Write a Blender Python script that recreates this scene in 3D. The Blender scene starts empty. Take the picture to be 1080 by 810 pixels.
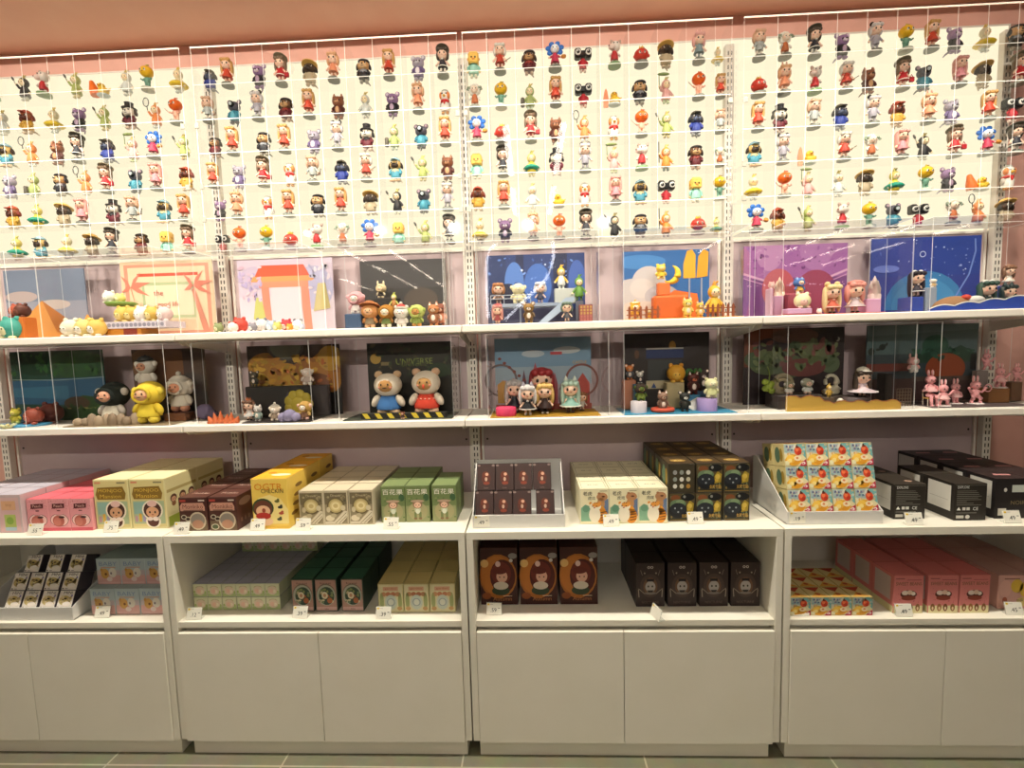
import bpy, math, random
from mathutils import Matrix, Vector
random.seed(11)
SC = bpy.context.scene
COL = SC.collection
PI = math.pi

# ---------------------------------------------------------------- camera (calibrated from the room's own straight lines)
FPX = 492.33
CAM = Vector((.2284, -1.868, 1.3677))
def cam_axes(yaw, pitch, roll):
    f = Vector((math.sin(yaw), math.cos(yaw), 0)); r = Vector((math.cos(yaw), -math.sin(yaw), 0)); u = Vector((0, 0, 1))
    f2 = f*math.cos(pitch)-u*math.sin(pitch); u2 = u*math.cos(pitch)+f*math.sin(pitch)
    return r*math.cos(roll)+u2*math.sin(roll), u2*math.cos(roll)-r*math.sin(roll), f2
CR, CU, CF = cam_axes(-.0398, .0832, -.028)
cd = bpy.data.cameras.new('camera'); cam = bpy.data.objects.new('camera', cd); COL.objects.link(cam)
cd.sensor_width = 36; cd.lens = FPX/1080*36; cd.clip_start = .02; cd.clip_end = 100
cam.matrix_world = Matrix(((CR.x, CU.x, -CF.x, CAM.x), (CR.y, CU.y, -CF.y, CAM.y), (CR.z, CU.z, -CF.z, CAM.z), (0, 0, 0, 1)))
SC.camera = cam
def _ray(u, v): return CF+CR*((u-540)/FPX)-CU*((v-405)/FPX)
def atY(u, v, Y):
    d = _ray(u, v); return CAM+d*((Y-CAM.y)/d.y)
def atZ(u, v, z):
    d = _ray(u, v); return CAM+d*((z-CAM.z)/d.z)

# ---------------------------------------------------------------- materials
def lin(h):
    h = h.lstrip('#'); o = []
    for i in (0, 2, 4):
        c = int(h[i:i+2], 16)/255
        o.append(c/12.92 if c <= .04045 else ((c+.055)/1.055)**2.4)
    return (*o, 1)
_M = {}
def M(h, r=.5, metal=0, coat=0):
    k = (h, r, metal, coat)
    if k not in _M:
        m = bpy.data.materials.new('paint '+h); m.use_nodes = True
        b = m.node_tree.nodes['Principled BSDF']
        b.inputs['Base Color'].default_value = lin(h); b.inputs['Roughness'].default_value = r
        b.inputs['Metallic'].default_value = metal; b.inputs['Coat Weight'].default_value = coat
        b.inputs['Specular IOR Level'].default_value = .35
        _M[k] = m
    return _M[k]
def noisy(name, a, b, scale, rough=.6, bump=0, detail=4):
    m = bpy.data.materials.new(name); m.use_nodes = True
    nt = m.node_tree; p = nt.nodes['Principled BSDF']; p.inputs['Roughness'].default_value = rough
    p.inputs['Specular IOR Level'].default_value = .3
    tc = nt.nodes.new('ShaderNodeTexCoord'); n = nt.nodes.new('ShaderNodeTexNoise'); r = nt.nodes.new('ShaderNodeValToRGB')
    n.inputs['Scale'].default_value = scale; n.inputs['Detail'].default_value = detail
    r.color_ramp.elements[0].color = lin(a); r.color_ramp.elements[1].color = lin(b)
    r.color_ramp.elements[0].position = .35; r.color_ramp.elements[1].position = .65
    nt.links.new(tc.outputs['Object'], n.inputs['Vector']); nt.links.new(n.outputs['Fac'], r.inputs['Fac']); nt.links.new(r.outputs['Color'], p.inputs['Base Color'])
    if bump:
        bp = nt.nodes.new('ShaderNodeBump'); bp.inputs['Strength'].default_value = bump; bp.inputs['Distance'].default_value = .003
        nt.links.new(n.outputs['Fac'], bp.inputs['Height']); nt.links.new(bp.outputs['Normal'], p.inputs['Normal'])
    return m
def emit(name, col, s):
    m = bpy.data.materials.new(name); m.use_nodes = True; nt = m.node_tree; nt.nodes.remove(nt.nodes['Principled BSDF'])
    e = nt.nodes.new('ShaderNodeEmission'); e.inputs['Color'].default_value = lin(col); e.inputs['Strength'].default_value = s
    nt.links.new(e.outputs[0], nt.nodes['Material Output'].inputs[0]); return m
def acrylic(name, tint, refl, white=0.0, wcol='#ffffff'):
    m = bpy.data.materials.new(name); m.use_nodes = True; nt = m.node_tree; nt.nodes.remove(nt.nodes['Principled BSDF'])
    out = nt.nodes['Material Output']; t = nt.nodes.new('ShaderNodeBsdfTransparent'); t.inputs[0].default_value = lin(tint)
    g = nt.nodes.new('ShaderNodeBsdfGlossy'); g.inputs['Roughness'].default_value = .03
    f = nt.nodes.new('ShaderNodeFresnel'); f.inputs['IOR'].default_value = 1.45
    k = nt.nodes.new('ShaderNodeMath'); k.operation = 'MULTIPLY'; k.inputs[1].default_value = refl
    mx = nt.nodes.new('ShaderNodeMixShader'); L = nt.links.new
    ge = nt.nodes.new('ShaderNodeNewGeometry'); b_ = nt.nodes.new('ShaderNodeMath'); b_.operation = 'SUBTRACT'; b_.inputs[0].default_value = 1
    k2 = nt.nodes.new('ShaderNodeMath'); k2.operation = 'MULTIPLY'; L(ge.outputs['Backfacing'], b_.inputs[1]); L(b_.outputs[0], k2.inputs[1])
    L(f.outputs[0], k.inputs[0]); L(k.outputs[0], k2.inputs[0]); L(k2.outputs[0], mx.inputs[0]); L(t.outputs[0], mx.inputs[1]); L(g.outputs[0], mx.inputs[2])
    last = mx
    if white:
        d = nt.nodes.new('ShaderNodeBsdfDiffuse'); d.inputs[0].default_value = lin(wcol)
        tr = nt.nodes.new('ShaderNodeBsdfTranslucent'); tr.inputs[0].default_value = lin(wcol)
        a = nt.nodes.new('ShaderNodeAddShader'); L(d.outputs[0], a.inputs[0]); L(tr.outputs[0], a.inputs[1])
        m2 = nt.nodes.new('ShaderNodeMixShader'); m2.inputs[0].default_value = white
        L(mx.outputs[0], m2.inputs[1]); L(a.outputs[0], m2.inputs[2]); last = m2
    L(last.outputs[0], out.inputs[0]); return m
CLEAR = acrylic('clear acrylic sheet', '#ffffff', 1.0)
EDGE = acrylic('polished acrylic edge', '#fafaf6', 1.0, .26)  # part white, standing in for light piped to the sheet edges
EDGEW = acrylic('bright front acrylic edge', '#fafaf6', 1.0, .62)  # stronger white on front edges in place of piped backlight
TRAY = acrylic('clear tag holder', '#f7f8f7', 1.0, .12)
WHITE = noisy('white laminate', '#e9e4d6', '#ece7da', 6, .45)
SHELFW = noisy('white powder coated steel', '#e8e0d6', '#ece5db', 10, .5)

# ---------------------------------------------------------------- mesh builder
class MB:
    def __init__(s):
        s.v = []; s.f = []; s.m = []; s.sm = []; s.mats = []; s.T = Matrix()
    def add(s, vs, fs, m, smooth=False):
        o = len(s.v); s.v += [tuple(s.T @ Vector(v)) for v in vs]
        if m not in s.mats: s.mats.append(m)
        i = s.mats.index(m)
        for f in fs:
            s.f.append([o+k for k in f]); s.m.append(i); s.sm.append(smooth)
    def box(s, x0, x1, y0, y1, z0, z1, m, b=0, edge=None):
        c = Vector(((x0+x1)/2, (y0+y1)/2, (z0+z1)/2)); lo = (x0, y0, z0); hi = (x1, y1, z1)
        if not b:
            vs = [(x, y, z) for x in (x0, x1) for y in (y0, y1) for z in (z0, z1)]
            fs = [(0, 1, 3, 2), (4, 6, 7, 5), (0, 4, 5, 1), (2, 3, 7, 6), (0, 2, 6, 4), (1, 5, 7, 3)]
            if edge is None: s.add(vs, fs, m)
            else:       # sheet: the two large faces in m, the four narrow ones in edge
                d = (x1-x0, y1-y0, z1-z0); t = d.index(min(d))
                s.add(vs, fs[2*t:2*t+2], m); s.add(vs, [f for i, f in enumerate(fs) if i//2 != t], edge)
            return
        vs = []; idx = {}
        for a in (0, 1):
            for bb in (0, 1):
                for cc in (0, 1):
                    for ax in range(3):
                        p = []
                        for k, q in enumerate((a, bb, cc)):
                            e = (hi if q else lo)[k]
                            p.append(e if k == ax else e+(-b if q else b))
                        idx[(a, bb, cc, ax)] = len(vs); vs.append(tuple(p))
        fs = []
        for ax in range(3):
            o1, o2 = [k for k in range(3) if k != ax]
            for q in (0, 1):
                f = []
                for (i, j) in ((0, 0), (1, 0), (1, 1), (0, 1)):
                    k = [0, 0, 0]; k[ax] = q; k[o1] = i; k[o2] = j; f.append(idx[(*k, ax)])
                fs.append(f)
            for i in (0, 1):
                for j in (0, 1):
                    k0 = [0, 0, 0]; k1 = [0, 0, 0]; k0[o1] = k1[o1] = i; k0[o2] = k1[o2] = j; k1[ax] = 1
                    fs.append([idx[(*k0, o1)], idx[(*k1, o1)], idx[(*k1, o2)], idx[(*k0, o2)]])
        for a in (0, 1):
            for bb in (0, 1):
                for cc in (0, 1): fs.append([idx[(a, bb, cc, k)] for k in range(3)])
        o = []
        for f in fs:
            p = [Vector(vs[k]) for k in f]; n = (p[1]-p[0]).cross(p[2]-p[0]); m_ = sum(p, Vector())/len(p)
            o.append(f if n.dot(m_-c) > 0 else f[::-1])
        s.add(vs, o, m)
    def ell(s, c, r, m, n=12, k=8, R=None, z0=-1, z1=1):
        if not isinstance(r, (tuple, list)): r = (r, r, r)
        vs = []; fs = []; a0 = math.asin(z0); a1 = math.asin(z1)
        for i in range(k+1):
            t = a0+(a1-a0)*i/k
            for j in range(n):
                p = 2*PI*j/n; q = Vector((r[0]*math.cos(t)*math.cos(p), r[1]*math.cos(t)*math.sin(p), r[2]*math.sin(t)))
                if R is not None: q = R @ q
                vs.append((c[0]+q[0], c[1]+q[1], c[2]+q[2]))
        for i in range(k):
            for j in range(n):
                j2 = (j+1) % n; fs.append((i*n+j, i*n+j2, (i+1)*n+j2, (i+1)*n+j))
        if z0 > -1: fs.append(tuple(range(n))[::-1])
        if z1 < 1: fs.append(tuple(range(k*n, k*n+n)))
        s.add(vs, fs, m, True)
    def lathe(s, prof, m, c=(0, 0, 0), n=14, sy=1, R=None, smooth=True):
        vs = []; fs = []
        for (r, z) in prof:
            for j in range(n):
                p = 2*PI*j/n; q = Vector((r*math.cos(p), r*math.sin(p)*sy, z))
                if R is not None: q = R @ q
                vs.append((c[0]+q[0], c[1]+q[1], c[2]+q[2]))
        for i in range(len(prof)-1):
            for j in range(n):
                j2 = (j+1) % n; fs.append((i*n+j, i*n+j2, (i+1)*n+j2, (i+1)*n+j))
        s.add(vs, fs, m, smooth)
        s.add(vs[:n], [tuple(range(n))[::-1]], m); s.add(vs[-n:], [tuple(range(n))], m)
    def tube(s, pts, r, m, n=7, closed=False):
        pts = [Vector(p) for p in pts]; N = len(pts)
        rs = r if isinstance(r, (list, tuple)) else [r]*N
        vs = []; fs = []; up = Vector((0, 0, 1))
        for i, p in enumerate(pts):
            t = (pts[(i+1) % N]-pts[i-1]) if closed else (pts[min(i+1, N-1)]-pts[max(i-1, 0)])
            t = t.normalized() if t.length else Vector((0, 0, 1))
            a = t.cross(up if abs(t.z) < .9 else Vector((1, 0, 0))).normalized(); b = t.cross(a)
            for j in range(n):
                q = 2*PI*j/n; vs.append(p+(a*math.cos(q)+b*math.sin(q))*rs[i])
        for i in range(N if closed else N-1):
            i2 = (i+1) % N
            for j in range(n):
                j2 = (j+1) % n; fs.append((i*n+j2, i*n+j, i2*n+j, i2*n+j2))
        s.add(vs, fs, m, True)
        if not closed: s.add(vs[:n], [tuple(range(n))], m); s.add(vs[-n:], [tuple(range(n))[::-1]], m)
    def plate(s, pts, y, m):
        a = sum(pts[i][0]*pts[(i+1) % len(pts)][1]-pts[(i+1) % len(pts)][0]*pts[i][1] for i in range(len(pts)))
        if a < 0: pts = pts[::-1]
        s.add([(p[0], y, p[1]) for p in pts], [tuple(range(len(pts)))], m)
    def rect(s, x0, x1, z0, z1, y, m): s.plate([(x0, z0), (x1, z0), (x1, z1), (x0, z1)], y, m)
    def disc(s, cx, cz, rx, rz, y, m, n=18, a0=0, a1=2*PI):
        full = abs(a1-a0-2*PI) < 1e-6; k = n if full else n+1
        s.plate([(cx+rx*math.cos(a0+(a1-a0)*i/n), cz+rz*math.sin(a0+(a1-a0)*i/n)) for i in range(k)], y, m)
    def ring(s, cx, cz, r0, r1, y, m, sx=1, n=20):
        vs = []; fs = []
        for i in range(n):
            a = 2*PI*i/n
            for r in (r0, r1): vs.append((cx+r*sx*math.cos(a), y, cz+r*math.sin(a)))
        for i in range(n):
            j = (i+1) % n; fs.append((2*i, 2*i+1, 2*j+1, 2*j))
        s.add(vs, fs, m)
    def line(s, pts, w, y, m):
        for (a, b) in zip(pts[:-1], pts[1:]):
            dx, dz = b[0]-a[0], b[1]-a[1]; L = math.hypot(dx, dz) or 1; nx, nz = -dz/L*w/2, dx/L*w/2
            s.plate([(a[0]+nx, a[1]+nz), (b[0]+nx, b[1]+nz), (b[0]-nx, b[1]-nz), (a[0]-nx, a[1]-nz)], y, m)
    def prism(s, pts, y0, y1, m):
        a = sum(pts[i][0]*pts[(i+1) % len(pts)][1]-pts[(i+1) % len(pts)][0]*pts[i][1] for i in range(len(pts)))
        if a < 0: pts = pts[::-1]
        n = len(pts); vs = [(p[0], y0, p[1]) for p in pts]+[(p[0], y1, p[1]) for p in pts]
        fs = [tuple(range(n)), tuple(range(2*n-1, n-1, -1))]+[((i+1) % n, i, n+i, n+(i+1) % n) for i in range(n)]
        s.add(vs, fs, m)
    def text(s, t, cx, cz, size, y, m, width=None):
        vs, fs, w = glyphs(t); k = size
        if width and w*k > 0: kx = width/w
        else: kx = k
        s.add([(cx+(v[0]-w/2)*kx, y, cz+v[1]*k) for v in vs], fs, m)
    def build(s, name, parent=None):
        me = bpy.data.meshes.new(name); me.from_pydata(s.v, [], s.f); me.validate(clean_customdata=False)
        for m in s.mats: me.materials.append(m)
        if len(me.polygons) == len(s.f):
            me.polygons.foreach_set('material_index', s.m); me.polygons.foreach_set('use_smooth', s.sm)
        me.update()
        o = bpy.data.objects.new(name, me); COL.objects.link(o)
        if parent: o.parent = parent; KIDS.setdefault(parent.name, []).append(o)
        return o
KIDS = {}
_G = {}
def glyphs(t):
    if t not in _G:
        c = bpy.data.curves.new('t', 'FONT'); c.body = t; c.resolution_u = 2
        o = bpy.data.objects.new('t', c); COL.objects.link(o)
        bpy.context.view_layer.update(); dg = bpy.context.evaluated_depsgraph_get()
        me = bpy.data.meshes.new_from_object(o.evaluated_get(dg))
        vs = [tuple(v.co) for v in me.vertices]; fs = [tuple(p.vertices) for p in me.polygons]
        # face the camera side (-Y) when laid into xz
        bpy.data.objects.remove(o); bpy.data.curves.remove(c); bpy.data.meshes.remove(me)
        if vs:
            x0 = min(v[0] for v in vs); x1 = max(v[0] for v in vs); z0 = min(v[1] for v in vs); z1 = max(v[1] for v in vs)
            h = (z1-z0) or 1
            vs = [((v[0]-x0)/h, (v[1]-(z0+z1)/2)/h) for v in vs]; w = (x1-x0)/h
        else: w = 0
        _G[t] = (vs, fs, w)
    return _G[t]
def tag(o, label=None, cat=None, group=None, kind=None):
    if label: o['label'] = label
    if cat: o['category'] = cat
    if group: o['group'] = group
    if kind: o['kind'] = kind
    return o
def empty(name, loc=(0, 0, 0), rz=0):
    o = bpy.data.objects.new(name, None); o.empty_display_size = .02; COL.objects.link(o)
    o.location = loc; o.rotation_euler = (0, 0, rz); return o
def copy_tree(o, parent=None):
    c = o.copy(); COL.objects.link(c)
    if parent: c.parent = parent
    for ch in KIDS.get(o.name, []): copy_tree(ch, c)
    return c
class Proto:
    def __init__(s, root): s.root = root; s.used = False
    def put(s, loc, label, cat, group=None, sc=1, rz=0, rx=0, ry=0):
        o = s.root if not s.used else copy_tree(s.root)
        s.used = True
        o.location = loc; o.rotation_euler = (rx, ry, rz); o.scale = (sc, sc, sc)
        tag(o, label, cat, group)
        if not group and 'group' in o: del o['group']
        return o
ORD = ['first', 'second', 'third', 'fourth', 'fifth', 'sixth', 'seventh', 'eighth', 'ninth', 'tenth', 'eleventh', 'twelfth']
# ---------------------------------------------------------------- figurines (about 0.1 m tall, facing -Y, standing on z = 0)
SKIN = '#f3cdb4'; INK = M('#1d1614', .35)
def face(mb, c, r, s=1, mouth='#b5543f', blush='#f0a08c', eye=None):
    e = eye or INK
    for sx in (-1, 1):
        mb.ell((c[0]+sx*r[0]*.4, c[1]-r[1]*.9, c[2]-r[2]*.05), (r[0]*.13*s, r[1]*.1, r[2]*.17*s), e, 8, 6)
        if blush: mb.ell((c[0]+sx*r[0]*.6, c[1]-r[1]*.74, c[2]-r[2]*.36), (r[0]*.15, r[1]*.1, r[2]*.1), M(blush), 8, 6)
    if mouth: mb.ell((c[0], c[1]-r[1]*.93, c[2]-r[2]*.42), (r[0]*.13, r[1]*.05, r[2]*.05), M(mouth), 8, 6)
def hat_mb(kind, c1, c2, x, z, R, y=0):
    mb = MB(); a = M(c1); b = M(c2)
    if kind == 'cap':
        mb.ell((x, y, z), (R, R*.9, R*.75), a, 14, 5, None, 0); mb.ell((x, y-R*.9, z+.001), (R*.7, R*.7, R*.12), a, 12, 6); mb.ell((x, y, z+R*.75), R*.12, b, 8, 5)
    elif kind == 'straw':
        mb.lathe([(R*1.55, -.001), (R*1.6, .001), (R*.95, .003), (R*.9, R*.5), (R*.7, R*.7), (R*.05, R*.75)], a, (x, y+.002, z), 16, 1, Matrix.Rotation(-.3, 3, 'X'))
        mb.lathe([(R*.99, .004), (R*.96, R*.28)], b, (x, y+.002, z), 16, 1, Matrix.Rotation(-.3, 3, 'X'))
    elif kind == 'top':
        mb.lathe([(R*1.3, -.001), (R*1.32, .001), (R*.8, .002), (R*.72, R*.9), (R*.8, R*1.1), (R*.02, R*1.12)], a, (x, y, z), 16)
        mb.lathe([(R*.82, .003), (R*.77, R*.3)], b, (x, y, z), 16)
    elif kind == 'witch':
        mb.lathe([(R*1.45, .002), (R*1.47, .004), (R*.85, .002), (R*.75, R*.45), (R*.5, R*.6), (R*.03, R*.65)], a, (x, y+.003, z), 18, 1, Matrix.Rotation(-.35, 3, 'X'))
        for sx in (-1, 1): mb.lathe([(R*.2, 0), (R*.12, R*.3), (R*.01, R*.55)], b, (x+sx*R*.7, y+.004, z+R*.5), 8)
    elif kind == 'beret':
        mb.ell((x+R*.1, y, z+.001), (R*1.15, R, R*.45), a, 14, 6); mb.ell((x+R*.1, y, z+R*.45), R*.12, b, 8, 5)
    elif kind == 'crown':
        mb.lathe([(R*.5, 0), (R*.5, R*.3)], a, (x, y, z), 10)
        for i in range(5): mb.lathe([(R*.17, 0), (R*.02, R*.5)], a, (x+R*.42*math.cos(i*2*PI/5), y+R*.42*math.sin(i*2*PI/5), z+R*.25), 6)
    elif kind == 'bow':
        for sx in (-1, 1): mb.ell((x+sx*R*.5, y-R*.2, z+R*.1), (R*.42, R*.2, R*.3), a, 10, 6)
        mb.ell((x, y-R*.25, z+R*.1), R*.2, b, 8, 6)
    elif kind == 'pom':
        mb.ell((x, y, z), (R, R*.95, R*.7), a, 14, 5, None, 0); mb.lathe([(R*1.05, -.002), (R*1.05, .005)], b, (x, y, z), 14); mb.ell((x, y, z+R*.85), R*.3, b, 10, 6)
    elif kind == 'bun':
        for sx in (-1, 1): mb.ell((x+sx*R*.75, y, z+R*.25), R*.42, a, 10, 6)
    elif kind == 'bunny':
        for sx in (-1, 1):
            mb.ell((x+sx*R*.42, y, z+R*.52), (R*.2, R*.14, R*.6), a, 10, 7); mb.ell((x+sx*R*.42, y-R*.1, z+R*.52), (R*.1, R*.08, R*.4), b, 8, 6)
    elif kind == 'cat':
        for sx in (-1, 1): mb.lathe([(R*.36, 0), (R*.25, R*.3), (R*.02, R*.7)], a, (x+sx*R*.6, y, z+R*.1), 8); 
    elif kind == 'horn':
        for sx in (-1, 1): mb.tube([(x+sx*R*.7, y, z), (x+sx*R*1.15, y, z+R*.1), (x+sx*R*1.3, y-R*.2, z-R*.3), (x+sx*R*.95, y-R*.3, z-R*.5)], [R*.28, R*.24, R*.18, R*.06], a)
    return mb
def base_of(P, c='#7f8379', r=.0225):
    mb = MB(); mb.lathe([(r, 0), (r, .0085), (r*.95, .010)], M(c, .4), n=20); mb.build('base', P)
HS = 1.0
def about(c, k): return Matrix.Translation(c) @ Matrix.Scale(k, 4) @ Matrix.Translation((-c[0], -c[1], -c[2]))
def doll(hair, dress, skin=SKIN, legs=None, shoe='#3a2a24', base='#7f8379', hat=None, hc='#333333', hc2='#222222', long=.6, trim=None, item=None, ic='#b3202a', skirt=1.0, eye=None, arm=0, pants=False):
    P = empty('doll_figurine'); S_ = M(skin); D = M(dress); z0 = .010 if base else 0
    b = MB(); lg = M(legs or skin)
    for sx in (-1, 1):
        b.tube([(sx*.0075, 0, z0+.004), (sx*.007, 0, z0+.018), (sx*.006, 0, z0+.034)], [.0045, .0042, .006], lg)
        b.ell((sx*.0078, -.003, z0+.004), (.0052, .0085, .004), M(shoe), 10, 6)
        up = arm and sx == arm
        e = (sx*.024, -.004, z0+(.056 if up else .03)); b.tube([(sx*.007, 0, z0+.05), (sx*.016, -.001, z0+(.05 if up else .041)), e], [.0045, .004, .0034], D if pants else S_); b.ell(e, .0042, S_, 8, 6)
    b.ell((0, 0, z0+.044), (.0095, .008, .013), S_, 12, 8)
    HT = about((0, 0, z0+.053), HS); b.T = HT; hc_ = (0, 0, z0+.071); b.ell(hc_, (.0198, .0175, .0182), S_, 16, 12); face(b, hc_, (.0198, .0175, .0182), 1.15, eye=eye)
    b.build('body', P)
    d = MB()
    if pants: d.lathe([(.0125, .020), (.0135, .03), (.0125, .042), (.008, .052)], D, (0, 0, z0), 14)
    else: d.lathe([(.0185*skirt, .021), (.019*skirt, .023), (.0125, .038), (.0115, .044), (.0075, .053)], D, (0, 0, z0), 16)
    for sx in (-1, 1): d.ell((sx*.0115, 0, z0+.048), (.0055, .0055, .0058), D, 8, 6)
    if trim: d.lathe([(.0196*skirt, .0215), (.0194*skirt, .0245)], M(trim), (0, 0, z0), 16); d.ell((0, -.011, z0+.05), (.005, .003, .003), M(trim), 8, 6)
    d.build('dress', P)
    if hair:
        h = MB(); h.T = HT; H = M(hair, .45)
        h.ell((0, .0032, z0+.0745), (.0217, .0192, .0192), H, 16, 10, None, -.45)
        for x in (-.012, 0, .012): h.ell((x, -.0118, z0+.084), (.0085, .007, .0072), H, 10, 7)
        for sx in (-1, 1): h.ell((sx*.0188, .001, z0+.069-.012*long), (.0058, .0095, .012+.016*long), H, 10, 8)
        h.ell((0, .010, z0+.066-.014*long), (.0185, .0085, .014+.018*long), H, 12, 8)
        h.build('hair', P)
    if hat:
        q = hat_mb(hat, hc, hc2, 0, z0+.0885, .0175); q.v = [tuple(HT @ Vector(v)) for v in q.v]; q.build('hat', P)
    if item:
        i = MB()
        if item == 'bag': i.box(.019, .035, -.012, -.002, z0+.014, z0+.031, M(ic), .002); i.tube([(.021, -.006, z0+.03), (.027, -.006, z0+.041), (.033, -.006, z0+.03)], .0012, M(ic))
        elif item == 'wand': i.tube([(.016, -.008, z0+.026), (.04, -.008, z0+.04)], .0014, M(ic))
        elif item == 'drum': i.lathe([(.009, 0), (.009, .01)], M(ic), (.033, -.006, z0+.026), 12)
        elif item == 'tail': i.tube([(.006, .012, z0+.025), (.02, .016, z0+.03), (.026, .014, z0+.05)], [.003, .004, .002], M(ic))
        i.build('accessory', P)
    if base: base_of(P, base)
    return P
def dog(head, muzzle, coat, ear='#2b1d18', hat=None, hc='#333333', hc2='#555555', trim=None, leg=None, item=None):
    P = empty('dog_figurine'); C = M(coat); H = M(head); z0 = 0
    b = MB(); lg = M(leg or muzzle)
    for sx in (-1, 1):
        b.ell((sx*.0095, -.004, .0045), (.0062, .0098, .0045), lg, 10, 6); b.tube([(sx*.0095, 0, .004), (sx*.009, 0, .022)], [.0058, .0062], lg)
        b.tube([(sx*.012, 0, .046), (sx*.0205, -.004, .036), (sx*.0195, -.009, .027)], [.006, .0055, .0048], C)
    b.tube([(0, .012, .018), (.008, .022, .016), (.016, .027, .008)], [.0045, .0035, .0015], lg)
    b.build('body', P)
    j = MB(); j.lathe([(.0165, .014), (.019, .018), (.0185, .03), (.0155, .042), (.010, .05)], C, n=16, sy=.85)
    if trim: j.lathe([(.0168, .038), (.0135, .047)], M(trim), n=16, sy=.9); j.ell((0, -.0155, .036), (.003, .002, .003), M(trim), 8, 6)
    j.build('coat', P)
    h = MB(); c = (0, 0, .0625); h.ell(c, (.0225, .0185, .0182), H, 16, 11)
    h.ell((0, -.0125, .0575), (.0145, .0095, .0098), M(muzzle), 14, 9); h.ell((0, -.0218, .0615), (.0035, .0025, .0025), INK, 8, 6)
    h.ell((0, -.0212, .0545), (.006, .0015, .0012), INK, 8, 6)
    for sx in (-1, 1): h.ell((sx*.0098, -.0158, .0665), (.0036, .003, .004), M('#f3efe6'), 8, 6); h.ell((sx*.0098, -.0183, .0662), (.0025, .0018, .003), INK, 8, 6)
    h.build('head', P)
    for sx in (-1, 1):
        e = MB(); e.ell((sx*.0215, .001, .0605), (.0055, .0085, .0125), M(ear), 10, 8, Matrix.Rotation(sx*-.3, 3, 'Y')); e.build('ear', P)
    if hat: hat_mb(hat, hc, hc2, 0, .0755, .0185).build('hat', P)
    if item == 'board':
        i = MB(); i.box(-.02, .02, -.022, -.012, 0, .004, M('#e0b184'), .001); i.build('skateboard', P)
    return P
def bear(fur, vest, inner='#e7d6c8', cam=False, ears='round', muzzle=None, item=None, belly=None):
    P = empty('animal_figurine'); F = M(fur); V = M(vest)
    b = MB()
    for sx in (-1, 1):
        b.ell((sx*.0095, -.005, .0045), (.0062, .0098, .0045), F, 10, 6); b.tube([(sx*.0095, 0, .004), (sx*.009, 0, .02)], [.0058, .0065], F)
        b.tube([(sx*.012, 0, .045), (sx*.0205, -.003, .036), (sx*.021, -.007, .027)], [.0058, .0052, .0046], V)
    b.tube([(0, .012, .018), (-.006, .024, .014), (-.012, .028, .006)], [.004, .003, .0015], F); b.build('body', P)
    j = MB(); j.lathe([(.016, .013), (.0185, .017), (.0178, .03), (.015, .042), (.010, .049)], V, n=16, sy=.85)
    j.ell((0, -.0142, .031), (.008, .003, .012), M(belly or inner), 10, 8); j.build('vest', P)
    h = MB(); c = (0, 0, .0635); r = (.0218, .0182, .0188); h.ell(c, r, F, 16, 11)
    if cam:
        h.lathe([(.0105, 0), (.0105, .007), (.0075, .008)], M('#1b2024', .25), (0, -.0155, .066), 14, 1, Matrix.Rotation(PI/2, 3, 'X'))
        h.lathe([(.0062, 0), (.0058, .002)], M('#b9c3c6', .15), (0, -.0232, .066), 14, 1, Matrix.Rotation(PI/2, 3, 'X'))
    else:
        face(h, c, r, 1.1, None, None); h.ell((0, -.0165, .0585), (.009, .0055, .0062), M(muzzle or inner), 10, 8); h.ell((0, -.022, .061), (.003, .002, .0022), INK, 8, 6)
    h.build('head', P)
    for sx in (-1, 1):
        e = MB()
        if ears == 'round': e.ell((sx*.0185, .002, .081), (.0088, .0045, .0088), F, 12, 8); e.ell((sx*.0185, -.0015, .081), (.0055, .002, .0055), M(inner), 10, 6)
        else: e.lathe([(.0078, 0), (.005, .008), (.0006, .017)], F, (sx*.0135, .001, .076), 8); e.lathe([(.0045, 0), (.0005, .011)], M(inner), (sx*.0135, -.005, .078), 8)
        e.build('ear', P)
    return P
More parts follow.
